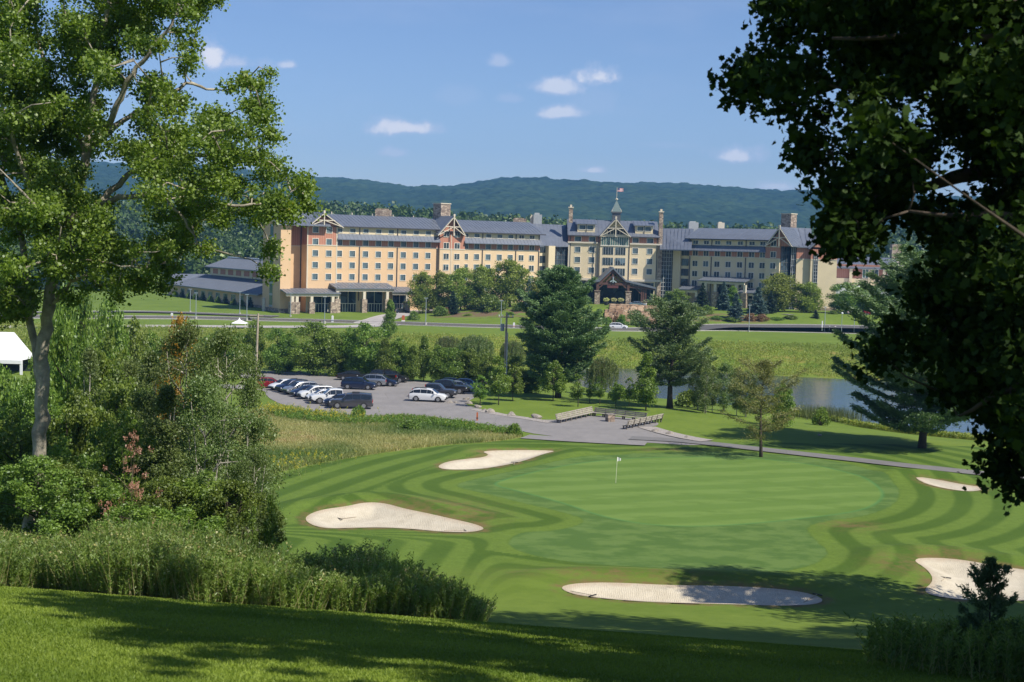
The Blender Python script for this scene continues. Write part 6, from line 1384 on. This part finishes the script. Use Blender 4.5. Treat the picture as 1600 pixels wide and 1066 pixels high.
    g = MB(); g.box(st[0][0]-.05, st[0][0]+.25, -st[0][1], st[0][1], st[0][3]-.05, st[0][3]+.16); out['rear_bumper'] = g.mesh('rear_bumper', PLAST); g = MB(); g.box(xf-.25, xf+.05, -st[-1][1], st[-1][1], st[-1][3]-.06, st[-1][3]+.12); out['front_bumper'] = g.mesh('front_bumper', PLAST)
    g = MB(); g.box(-.07, .07, -.11, .11, -.07, .08); out['door_mirror'] = g.mesh('door_mirror', None)
    g = MB(); g.tube([(0, -.12, 0), (0, .12, 0)], wr, 18); out['wheel'] = g.mesh('wheel', TYRE); g = MB(); g.tube([(0, -.135, 0), (0, .135, 0)], wr*.62, 10); out['rim'] = g.mesh('rim', RIM)
    g = MB(); g.tube([(0, -.02, 0), (0, .02, 0)], wr*1.2, 20); out['wheel_arch'] = g.mesh('wheel_arch', PLAST)
    if kind == 'pickup': g = MB(); g.box(-2.72, -1.2, -.80, .80, 1.10, 1.146); out['load_bed'] = g.mesh('load_bed', PLAST)
    g = MB(); 
    if kind in ('suv', 'big'): 
        for s_ in (-1, 1): g.box(-1.0, -.1, s_*.6-.02, s_*.6+.02, st[3][6]-.0, st[3][6]+.06)
        out['roof_rail'] = g.mesh('roof_rail', PLAST)
    return out, st, axle, wr, W2
CARS = {}
def car(kind, colr, x, y, head, label, name=None, z=None, group='cars in the parking lot', lift=.045):
    if kind not in CARS: CARS[kind] = car_meshes(kind)
    out, st, axle, wr, W2 = CARS[kind]; bk = kind+colr
    if bk not in CARS: m_ = out['body'].copy(); m_.materials.append(PT[colr]); mm = out['door_mirror'].copy(); mm.materials.append(PT[colr]); CARS[bk] = (m_, mm)
    o = empty(name or {'sedan': 'parked_sedan', 'suv': 'parked_suv', 'big': 'parked_suv', 'pickup': 'pickup_truck'}[kind], (x, y, (hz(x, y) if z is None else z)+lift), R(head), label, 'pickup truck' if kind == 'pickup' else 'car', group)
    link('body', CARS[bk][0], o)
    for k in ('side_windowR', 'side_windowL', 'windscreen', 'rear_window', 'grille', 'rear_bumper', 'front_bumper', 'load_bed', 'roof_rail'):
        if k in out: link('side_window' if k[:6] == 'side_w' else k, out[k], o)
    for xa in axle:
        for s_ in (-1, 1):
            link('wheel_arch', out['wheel_arch'], o, (xa, s_*(W2-.045), wr+.04)); w_ = link('wheel', out['wheel'], o, (xa, s_*(W2-.10), wr)); link('rim', out['rim'], w_)
    f = st[-1]; b = st[0]; f2 = st[-2]
    for s_ in (-1, 1):
        link('headlight', out['headlight'], o, (f[0]-.08, s_*(f[2]-.08), f[4]-.02)); link('taillight', out['taillight'], o, (b[0]+.02, s_*(b[2]-.06), b[4]-.04)); link('door_mirror', CARS[bk][1], o, (st[6][0]-.35, s_*(st[6][2]+.10), st[6][4]+.10))
    link('number_plate', out['number_plate'], o, (b[0]-.02, 0, b[4]-.22)); return o
def at0(px, py): x, y, _ = ground(px, py, 0); return x, y
# near left row, fanned along the kerb
a = np.array([-30.4, 191.2]); b = np.array([-19.3, 171.6])
rowc = [('sedan','white','white sedan at the left end of the near row, beside the red car'), ('suv','navy','dark blue car second in the near row, between two pale cars'), ('suv','silver','silver car third in the near row'), ('sedan','navy','dark blue sedan fourth in the near row'), ('suv','white','white crossover in the middle of the near row'), ('sedan','white','white car half hidden behind the white pickup'), ('pickup','white','white pickup truck nosing toward the grass in the near row'), ('sedan','navy','dark blue sedan between the white pickup and the grey wagon'), ('big','grey','large dark grey wagon at the right end of the near row')]
for i, (k, c, lb) in enumerate(rowc):
    p = a+(b-a)*i/8; hd = 222-(222-184)*(i/8)**1.4; car(k, c, p[0], p[1], hd, lb)
    if i: q = (a+(b-a)*(i-.5)/8); bay(q[0]-2.2, q[1]-1.6, R(hd-180), 5)
car('sedan', 'red', -33.2, 193.0, 14, 'red sedan at the left end of the parking lot, tail toward the pole')
for (k, c, px, py, hd, lb) in [('suv','navy',561,608.5,-7,'dark blue crossover in front of the middle group'), ('suv','silver',579,603,173,'silver hatchback behind the dark blue crossover'), ('sedan','navy',596,603,-8,'dark blue sedan at the right of the silver hatchback'), ('pickup','black',590,597,172,'black pickup truck at the back of the middle group'), ('sedan','black',553,594.5,-6,'low black car at the back left of the middle group'), ('suv','black',612,597,-10,'black car behind the right end of the black pickup'),
 ('suv','white',669,627.5,-8,'white crossover nearest in the right-hand group'), ('pickup','grey',680,621,-8,'grey pickup truck just behind the white crossover'), ('pickup','black',699,614.5,-9,'black pickup truck in the right-hand group'), ('sedan','silver',715,611.5,-10,'silver sedan right of the black pickup'), ('sedan','pale',729,607.5,-10,'pale blue sedan near the young tree'), ('suv','white',738,602,-12,'white car behind the pale blue sedan by the sapling'), ('suv','silver',742,597,-12,'silver wagon furthest back in the right-hand group'), ('sedan','navy',706,606.5,-9,'dark blue sedan behind the black pickup of the right-hand group')]:
    x, y = at0(px, py); car(k, c, x, y, hd, lb)
x, y = at0(966, 514.8); car('suv', 'white', x, y, -1, 'white crossover driving on the main road below the rock ledge', 'moving_suv', group=None, lift=.08)
x, y = at0(626, 492); car('suv', 'black', x, y, 40, 'black car turning on the drive in front of the left canopy', group=None, lift=.12)
for (px, c, lb) in [(742, 'pale', 'blue car behind the hotel trees left of the round mound')]:
    x, y = XY(px, 398); car('sedan', c, x, y, 10, lb, group=None, lift=.13)
x, y = XY(997, 414.5); car('sedan', 'pale', x, y, 0, 'blue car under the entrance canopy', group=None, lift=.13)
for i, (c, k) in enumerate([('white','suv'),('navy','sedan'),('red','sedan'),('silver','sedan'),('pale','sedan'),('white','sedan'),('grey','suv')]):
    x, y = XY(1328+i*13, 395+(i % 2)*2); car(k, c, x, y, 92, ['white crossover', 'dark blue sedan', 'red sedan', 'silver sedan', 'pale blue sedan', 'white sedan', 'grey crossover'][i]+' parked right of the hotel behind the two dark trees', group='cars parked right of the hotel', lift=.13)
# ------------------------------------------------------------------ boulders and the rock ledge
def boulder_mesh(seed, sub=2, amp=.28):
    import bmesh
    bm = bmesh.new(); bmesh.ops.create_icosphere(bm, subdivisions=3, radius=1); r = np.random.RandomState(seed); pl = [(unit(r.normal(size=3)[None])[0], r.uniform(.6, .95)) for _ in range(14)]
    for v in bm.verts:
        p = np.array(v.co); s = min([k/max(1e-3, p @ n_) for n_, k in pl if p @ n_ > .2]+[1.05]); v.co = Vector(p*min(s, 1.05)*(1+.03*math.sin(7*p[0]+seed)*math.cos(6*p[1])))
    me = bpy.data.meshes.new('boulder'); bm.to_mesh(me); bm.free(); me.materials.append(BOULD); return me
BM_ = [boulder_mesh(s) for s in (1, 2, 3, 4)]
bl = [(425,578,14,'far left one along the back of the lot'),(447,580.5,12,'pale one second from the left behind the lot'),(467,583,10,'small one third from the left behind the lot'),(494,585,17,'wide pale one fourth along the back of the lot'),(519,586.5,11,'one right of the small green sign'),(529,587,10,'last of the pair right of the green sign'),(636,593.5,9,'one behind the middle of the lot'),
 (703,630,12,'one beside the nose of the white crossover'),(712,629.5,7,'small one right of the nose of the white crossover'),(728,625,12,'dark one beyond the right-hand cars'),(732,631.5,14,'large square one near the young trees'),(743,621,14,'pale one under the young tree'),(747,637.5,14,'flat one above the orange post'),(756,642,9,'small one right of the orange post'),(765,645,18,'long dark one beside the path'),
 (799,650,17,'rounded one in the middle between path and lawn'),(839,654,20,'largest, just left of the left bench'),(1023,675,14,'first one below the right bench'),(1046,679,15,'middle one below the right bench'),(1073,685,12,'last one below the right bench'),(1281,681,8,'small lone one on the lawn before the pond')]
for i, (px, py, w_, lb) in enumerate(bl):
    x, y, z = ground(px, py); s = w_*y/F/2; o = link('boulder', BM_[i % 4]); o.location = (x, y, z+s*.22); o.scale = (s, s*.75, s*.62); o.rotation_euler = (0, 0, rng.rand()*.5-.25); tag(o, 'grey boulder, the '+lb, 'boulder', 'boulders round the lot and path')
# rock ledge with waterfall stones under the entrance
led = empty('rock_ledge', tuple(wp(985, 500, 388)), 0, 'stacked sandstone ledge below the hotel entrance canopy', 'rock wall'); LO = tuple(led.location); r = np.random.RandomState(55)
zlo = wp(985, 503, 386)[2]; zhi = wp(985, 476.5, 394)[2]; nn = 7
for row_ in range(nn):
    zc0 = zlo-.3+(zhi-zlo+.3)*row_/nn; hh = (zhi-zlo+.3)/nn; dd = 387+row_*1.0; xa = wp(945 if row_ < 5 else 952, 490, dd)[0]; xb = wp(1024, 490, dd)[0]; x = xa
    mb = MB()
    while x < xb:
        w_ = r.uniform(.7, 2.2); dy = r.uniform(-.5, .5); h2 = hh*r.uniform(.9, 1.2); j = lambda: r.uniform(-.12, .12)
        P = [(x+j(), dd-.7+dy+j(), zc0), (x+w_+j(), dd-.7+dy+j(), zc0), (x+w_+j(), dd+3, zc0), (x+j(), dd+3, zc0), (x+j(), dd-.55+dy+j(), zc0+h2+j()*.5), (x+w_+j(), dd-.55+dy+j(), zc0+h2), (x+w_, dd+3, zc0+h2), (x, dd+3, zc0+h2)]
        mb.add(P, [(0,3,2,1),(4,5,6,7),(0,1,5,4),(1,2,6,5),(2,3,7,6),(3,0,4,7)]); x += w_*.96
    mb.build('rock_course', ROCK, led, off=LO)
for i, px in enumerate((947, 959, 970)):      # flower tubs under the canopy
    P = wp(px, 478, 411); zt_ = wp(px, 466, 411)[2]; z0_ = 4.1; o = empty('flower_tub', (P[0], 411, z0_), 0, ['left', 'middle', 'right'][i]+' one of three dark tubs of pale yellow flowers before the entrance', 'flower tub', 'flower tubs before the entrance')
    mb = MB(); mb.tube([(0, 0, 0), (0, 0, (zt_-z0_)*.55)], [.5, .75], 10); mb.build('tub', PLAST, o); q = scatter(np.array([(-1, -1), (1, -1), (1, 1), (-1, 1)], float), 380, r); pts = unit(r.normal(size=(420, 3)))*[.95, .9, .6]*(.7+.3*r.rand(420, 1)); pts[:, 2] += (zt_-z0_)*.55+.5; V, Q = leaves(pts, .2, r); link('flowers', np_mesh('flowers', V, Q, leaf_mat('flower_cream', (.35, .38, .12), (.75, .72, .40)) if i == 0 else bpy.data.materials['flower_cream'], dict(v=('FACE', r.rand(len(pts))))), o)
# ------------------------------------------------------------------ benches and the stone block
WOOD = M_('weathered_wood', (.34, .31, .26), .9, .3, 2.5, .4, 14); WOODD = M_('weathered_post', (.14, .12, .10), .9, .3, 3)
def bench(p, q, label, face):
    p = np.array(p, float); q = np.array(q, float); L = np.linalg.norm(q-p); u = (q-p)/L; n = np.array([-u[1], u[0]])*face; z0_ = hz(*((p+q)/2)); o = empty('long_bench', (p[0], p[1], z0_), 0, label, 'bench', 'long wooden benches round the plaza'); off = (p[0], p[1], z0_)
    fr = lambda: MB((p[0], p[1], z0_), (u[0], u[1], 0), (n[0], n[1], 0))       # +y of the frame = towards the sitter's knees
    for k, (a, b, c, d) in enumerate(((.05,.30,.42,.46),(.33,.58,.42,.46))): fr().box(0, L, a, b, c, d).build('seat_plank', WOOD, o, off=off)
    for (z1, z2, s_) in ((.50,.66,.02),(.70,.86,-.04),(.90,1.04,-.10)): fr().box(0, L, s_-.05, s_, z1, z2).build('back_plank', WOOD, o, off=off)
    k = .25; m_ = max(5, int(L/1.35))
    for i in range(m_+1):
        x = .2+(L-.4)*i/m_; mb = fr(); mb.box(x-.06, x+.06, .04, .18, 0, .42); mb.box(x-.06, x+.06, .42, .54, 0, .42); mb.box(x-.06, x+.06, .02, .56, .34, .419); mb.beam((x, .02, .3), (x, -.16, 1.03), .12, .10); mb.build('bench_support', WOODD, o, off=off)
A_ = at0(869, 661.5); B_ = at0(926, 648.5); bench(A_, B_, 'long grey wooden bench on the left side of the plaza', -1)
C_ = at0(928, 650); D_ = at0(1010, 659); bench(C_, D_, 'long grey wooden bench along the back of the plaza', -1)
E_ = at0(979, 672); G_ = at0(1035, 660); bench(E_, G_, 'long grey wooden bench on the right, seen from behind', 1)
x, y = at0(953, 659); o = empty('stone_block', (x, y, hz(x, y)), R(20), 'square brown stone fire block in the middle of the bench plaza', 'stone block'); mb = MB(); mb.box(-.42, .42, -.42, .42, 0, .85); mb.build('block', STONE, o); mb = MB(); mb.box(-.47, .47, -.47, .47, .85, .92); mb.build('cap', BOULD, o)
# ------------------------------------------------------------------ poles, lamps, posts
POLEW = M_('pole_wood', (.38, .32, .24), .9, .25, 2, .4, 9)
x, y, z = ground(399, 616); zt_ = W3(402, 490, y)[2]; o = empty('utility_pole', (x, y, z), 0, 'tall bare wooden utility pole at the left corner of the parking lot', 'utility pole'); mb = MB(); mb.tube([(0, 0, -.3), (.1, 0, (zt_-z)*.5), (.2, 0, zt_-z)], [.19, .16, .13], 10); mb.build('pole', POLEW, o); mb = MB(); mb.box(-.9, .9, -.06, .06, zt_-z-.35, zt_-z-.23); mb.build('crossarm', POLEW, o); PA = np.array([x+.2, y, zt_-.2])
mb = MB(); mb.box(.13, .22, -.06, .06, 0, 2.0); mb.build('cable_guard', M_('guard_orange', (.42, .2, .08), .7), o)
x, y, z = ground(788, 613.5); zt_ = W3(787.5, 488, y)[2]; hh = zt_-z; o = empty('utility_pole', (x, y, z), 0, 'utility pole with transformer and crossarm left of the big dark pine', 'utility pole'); mb = MB(); mb.tube([(0, 0, -.3), (.05, 0, hh)], [.20, .13], 10); mb.build('pole', POLEW, o); mb = MB(); mb.box(-1.1, 1.0, -.07, .07, hh-.75, hh-.60); mb.build('crossarm', POLEW, o)
mb = MB(); mb.tube([(-.5, -.1, hh-2.6), (-.5, -.1, hh-1.6)], .28, 10); mb.build('transformer', M_('transformer_grey', (.35, .38, .4), .5), o); mb = MB(); mb.tube([(.22, -.1, .3), (.22, -.1, hh*.75)], .09, 8); mb.build('conduit', M_('conduit_pale', (.55, .55, .52), .6), o)
for q in (-1, -.5, .3, .9): mb = MB(); mb.tube([(q, 0, hh-.6), (q, 0, hh-.35)], [.06, .09], 6); mb.build('insulator', LAMP, o)
PB = np.array([x, y, zt_-.6]); mb = MB()
w0 = PB+np.array([-.3, 0, 0]); pts = [PA+(w0-PA)*t+np.array([0, 0, -1.6*4*t*(1-t)*.5]) for t in np.linspace(0, 1, 25)]; mb.tube(pts, .014, 4); tag(mb.build('power_line', PLAST), 'thin power line hanging between the two utility poles', 'power line')
GALV = M_('lamp_post_steel', (.42, .47, .50), .45, .05, metal=.5)
lamps = [(297,452,489.5,'first'),(306,458,499,'second'),(374.5,456,492.3,'third'),(385.5,460.5,501.5,'fourth'),(453.8,458.5,496.5,'fifth'),(507,464,506,'sixth'),(665,466,508,'seventh'),(782.5,470,512,'eighth, before the hotel trees,'),(1170,477,520.5,'ninth'),(1288,480,521.5,'tenth')]
for (px, t, b_, lb) in lamps:
    x, y, z = ground(px, b_); zt_ = W3(px, t, y)[2]; h_ = zt_-z; o = empty('lamp_post', (x, y, z), 0, 'grey steel road lamp, '+lb+' from the left' if 'eighth' not in lb else 'grey steel road lamp in front of the yellow-green hotel trees', 'lamp post', 'lamps along the hotel road')
    mb = MB(); mb.tube([(0, 0, .5), (0, 0, h_)], [.10, .07], 8); mb.build('pole', GALV, o); mb = MB(); mb.tube([(0, 0, -.2), (0, 0, .6)], .32, 10); mb.build('base', CONC, o)
    mb = MB(); mb.box(-.45, .45, -.16, .16, h_-.05, h_+.10); mb.build('lamp_head', GALV, o); mb = MB(); mb.box(-.40, .40, -.13, .13, h_-.085, h_-.05); mb.build('lens', LAMP, o)
for (px, t, b_, lb) in [(1315,489,511,'left'),(1334.5,492,513,'right')]:
    x, y, z = ground(px, b_); h_ = W3(px, t, y)[2]-z; o = empty('globe_lamp', (x, y, z), 0, 'short globe lamp at the side parking, '+lb+' of two', 'globe lamp', 'globe lamps'); mb = MB(); mb.tube([(0, 0, -.2), (0, 0, h_-.3)], [.08, .06], 8); mb.build('pole', GALV, o); mb = MB(); mb.tube([(0, 0, h_-.4), (0, 0, h_-.25), (0, 0, h_), (0, 0, h_+.15)], [.12, .3, .3, .1], 10); mb.build('globe', LAMP, o)
def post(px, base, top, w_, mat, name, label, cat, capm=None, d=None):
    x, y, z = ground(px, base, 0); h_ = max(.5, W3(px, top, y)[2]-z); o = empty(name, (x, y, z), 0, label, cat); s_ = w_*y/F/2; mb = MB(); mb.box(-s_, s_, -s_, s_, -.1, h_); mb.box(-s_*.7, s_*.7, -s_*.7, s_*.7, h_, h_+s_*.5); mb.build('post', mat, o)
    if capm: mb = MB(); mb.box(-s_*1.15, s_*1.15, -s_*1.15, s_*1.15, h_*.25, h_*.42); mb.build('band', capm, o)
    return o
OR = M_('post_orange', (.45, .12, .04), .6); WHP = M_('post_white', (.75, .75, .74), .6)
post(745.5, 657.5, 645, 2.6, OR, 'marker_post', 'short orange-brown marker post at the edge of the lot drive', 'post', TIMBER)
post(514, 586, 580, 5, M_('sign_green', (.08, .30, .18), .6), 'small_sign', 'small green sign board behind the lot', 'sign'); post(630, 505, 494, 4.5, OR, 'drive_sign', 'orange sign box at the start of the hotel drive', 'sign', WHP)
post(268.5, 495, 490, 3, WHP, 'road_sign', 'small white sign beside the upper road at the far left', 'sign'); post(519.5, 504, 494, 3, WHP, 'road_sign', 'small white sign on the grass strip before the left canopies', 'sign', GALV)
post(803, 512, 505, 3, WHP, 'hydrant_post', 'small white post at the road left of the big pine', 'post', OR); post(1284.5, 511, 502, 1.6, WHP, 'bollard', 'white bollard at the exit drive, nearest the cream wall', 'bollard'); post(1296, 519, 510, 1.6, WHP, 'bollard', 'white bollard at the exit drive, nearest the road', 'bollard'); post(1268, 512, 505, 1.4, OR, 'bollard', 'orange-red bollard left of the exit drive', 'bollard')
post(1343, 515, 507, 6, STONE, 'gate_pier', 'low brown brick pier right of the exit drive', 'pier'); post(931, 514, 510, 2, WHP, 'bollard', 'small white post left of the moving white car', 'bollard')
for i, px in enumerate((412, 430.5)): post(px, 488, 466.5, 4, CONC, 'wall_lamp_pier', ['left', 'right'][i]+' pale lamp pier at the foot of the left end tower', 'pier')
x, y, z = ground(403, 606); o = empty('notice_board', (x, y, z), 0, 'dark brown rounded board on a post beside the bare pole', 'notice board'); mb = MB(); mb.tube([(0, 0, -.1), (0, 0, 1.2)], .07, 8); mb.build('post', TIMBER, o); mb = MB(); mb.tube([(0, -.07, 1.25), (0, .07, 1.25)], .42, 14); mb.build('board', TIMBER, o)
# person by the exit drive: white top
def person(px, base, h_, label):
    x, y, z = ground(px, base, 1); o = empty('person', (x, y, z+.1), 0, label, 'person'); s = h_/1.75; mb = MB()
    for q in (-1, 1): mb.tube([(q*.10*s, .05*q, 0), (q*.11*s, .02, .45*s), (q*.09*s, 0, .88*s)], [.05*s, .065*s, .09*s], 8)
    mb.tube([(0, 0, .82*s), (0, 0, 1.05*s), (0, 0, 1.35*s), (0, 0, 1.46*s), (0, 0, 1.53*s)], [.15*s, .14*s, .20*s, .09*s, .055*s], 10); mb.tube([(0, 0, 1.50*s), (0, -.01, 1.58*s), (0, -.01, 1.68*s), (0, 0, 1.75*s)], [.06*s, .09*s, .095*s, .03*s], 10)
    for q in (-1, 1): mb.tube([(q*.19*s, 0, 1.38*s), (q*.26*s, .02, 1.10*s), (q*.24*s, -.08, .85*s), (q*.24*s, -.10, .76*s)], [.05*s, .042*s, .032*s, .035*s], 7)
    mb.build('body', M_('skin_'+str(px), (.42, .26, .19), .7), o, True); mb = MB(); mb.tube([(0, 0, .86*s), (0, 0, 1.08*s), (0, 0, 1.36*s), (0, 0, 1.45*s)], [.17*s, .16*s, .22*s, .11*s], 10)
    for q in (-1, 1): mb.tube([(q*.19*s, 0, 1.40*s), (q*.25*s, .02, 1.15*s)], [.062*s, .055*s], 7)
    mb.build('shirt', WHP, o, True); mb = MB()
    for q in (-1, 1): mb.tube([(q*.105*s, .01, .45*s), (q*.09*s, 0, .92*s)], [.085*s, .11*s], 8)
    mb.build('shorts', PLAST, o, True); mb = MB(); mb.tube([(0, .01, 1.62*s), (0, .012, 1.72*s), (0, .01, 1.77*s)], [.10*s, .10*s, .04*s], 9); mb.build('hair', TIMBER, o, True)
person(1304.5, 519, 1.75, 'person in a white shirt walking beside the exit drive'); person(1009, 482.5, 1.7, 'person in a pale top standing at the right end of the entrance canopy')
# white marquee at the left edge, small white canopy by the service road
TENT = M_('tent_white', (.80, .80, .82), .6, .03)
D0 = 205; x, y = XY(8, D0); z = hz(x, y); zt_ = W3(8, 519, D0)[2]-z; ze_ = W3(8, 560, D0)[2]-z; o = empty('marquee_tent', (x, y, z), 0, 'white marquee with dark open side behind the maple at the left edge', 'marquee'); mb = MB(); hw = 3.4
mb.add([(-hw*2, -3, ze_), (hw, -3, ze_), (hw, 3, ze_), (-hw*2, 3, ze_), (-hw*1.4, 0, zt_), (hw*.4, 0, zt_)], [(0, 1, 5, 4), (2, 3, 4, 5), (1, 2, 5), (3, 0, 4), (3, 2, 1, 0)]); mb.box(-hw*2, hw, -3.05, -3.0, ze_-.5, ze_+.02); mb.build('tent_roof', TENT, o)
for (q, p_) in ((-hw*2, -2.9), (-1.5, -2.9), (hw-.2, -2.9), (hw-.2, 2.9), (-hw*2, 2.9)): mb = MB(); mb.box(q, q+.35, p_-.1, p_+.1, 0, ze_); mb.build('tent_leg', TENT, o)
mb = MB(); mb.box(-hw*2+.3, hw-.3, 2.7, 2.8, 0, ze_-.1); mb.build('tent_shade_sheet', DARKIN, o)  # dark sheet: the shade inside the open tent is put into its colour
x, y, z = ground(374, 513.5); o = empty('small_tent', (x, y, z), 0, 'small peaked white tent beside the service road', 'tent'); mb = MB(); mb.add([(-1.7, -1.7, 1.2), (1.7, -1.7, 1.2), (1.7, 1.7, 1.2), (-1.7, 1.7, 1.2), (-.25, -.25, 1.9), (.25, -.25, 1.9), (.25, .25, 1.9), (-.25, .25, 1.9), (0, 0, 2.5)], [(0,1,5,4),(1,2,6,5),(2,3,7,6),(3,0,4,7),(4,5,8),(5,6,8),(6,7,8),(7,4,8),(3,2,1,0)]); mb.build('tent_roof', TENT, o)
for i, j in ((-1.6,-1.6),(1.6,-1.6),(1.6,1.6),(-1.6,1.6)): mb = MB(); mb.box(i-.05, i+.05, j-.05, j+.05, 0, 1.2); mb.build('tent_leg', TENT, o)
# stone edging left of the creek
r = np.random.RandomState(8); mb = MB()
# ------------------------------------------------------------------ golf furniture
x, y, z = ground(962, 755); o = empty('golf_flag', (x, y, z), 0, 'white golf flag on a thin pale pole on the putting green', 'golf flag'); mb = MB(); mb.tube([(0, 0, -.1), (.07, 0, 2.28)], .016, 8); mb.build('pole', M_('pole_pale_yellow', (.78, .76, .6), .5), o)
mb = MB(); n = 6
for i in range(n):
    a, b = i/n, (i+1)/n; fx_ = lambda t: .08+.30*t; fy_ = lambda t: .03*math.sin(t*6); zt2 = lambda t: 2.27-.10*t; zb2 = lambda t: 1.90+.06*t
    P = [(fx_(a), fy_(a), zb2(a)), (fx_(b), fy_(b), zb2(b)), (fx_(b), fy_(b), zt2(b)), (fx_(a), fy_(a), zt2(a))]; P += [(p[0], p[1]+.006, p[2]) for p in P]; mb.add(P, [(0,1,2,3),(7,6,5,4),(0,4,5,1),(3,2,6,7)])
mb.build('flag_cloth', WHP, o)
mb = MB(); mb.tube([(0, 0, .004), (0, 0, .010)], .075, 14); mb.build('cup_shade_disc', DARKIN, o)  # flat near-black disc painted as the shade down the hole
def rake(px, py, qx, qy, label):
    a = np.array([*plane_hit(px, py, 0), 0]); b = np.array([*plane_hit(qx, qy, 0), 0]); u = (b-a)/np.linalg.norm(b-a); b = a+u*min(1.9, max(1.4, np.linalg.norm(b-a))); a[2] = hz(a[0], a[1])+.08; b[2] = hz(b[0], b[1])+.05
    o = empty('bunker_rake', tuple(a), 0, label, 'rake', 'rakes left in the bunkers'); nrm = np.array([-u[1], u[0], 0]); mb = MB(); mb.tube([a, b], .022, 6); mb.build('handle', POLEW, o, off=tuple(a)); mb = MB(); mb.beam(a-nrm*.33, a+nrm*.33, .06, .05)
    for k in np.linspace(-.3, .3, 9): mb.beam(a+nrm*k, a+nrm*k+[0, 0, -.07], .015)
    mb.build('rake_head', PLAST, o, off=tuple(a))
rake(531, 802, 556, 799, 'rake at the upper left of the large left bunker'); rake(727, 825, 694, 826, 'rake at the right end of the large left bunker'); rake(804, 722, 803, 726, 'rake at the right of the upper bunker'); rake(926, 932, 892, 924, 'rake at the left end of the half-shaded front bunker'); rake(1277, 930, 1262, 934, 'rake at the shaded right end of the front bunker'); rake(1478, 898, 1472, 904, 'rake in the right-hand bunker')
# ------------------------------------------------------------------ air
HAZE = True
if HAZE:
    mt = bpy.data.materials.new('haze'); mt.use_nodes = True; t = NT(mt.node_tree); t.n.remove(t.n['Principled BSDF'])
    pv = t.node('ShaderNodeVolumePrincipled'); pv.inputs['Color'].default_value = (.20, .50, 1.0, 1); pv.inputs['Density'].default_value = .00013; pv.inputs['Anisotropy'].default_value = 0.0
    t.l.new(pv.outputs[0], t.n['Material Output'].inputs['Volume'])
    mb = MB(); mb.box(-3400, 3700, -420, 4400, -1500, 320); tag(mb.build('haze', mt), kind='stuff')
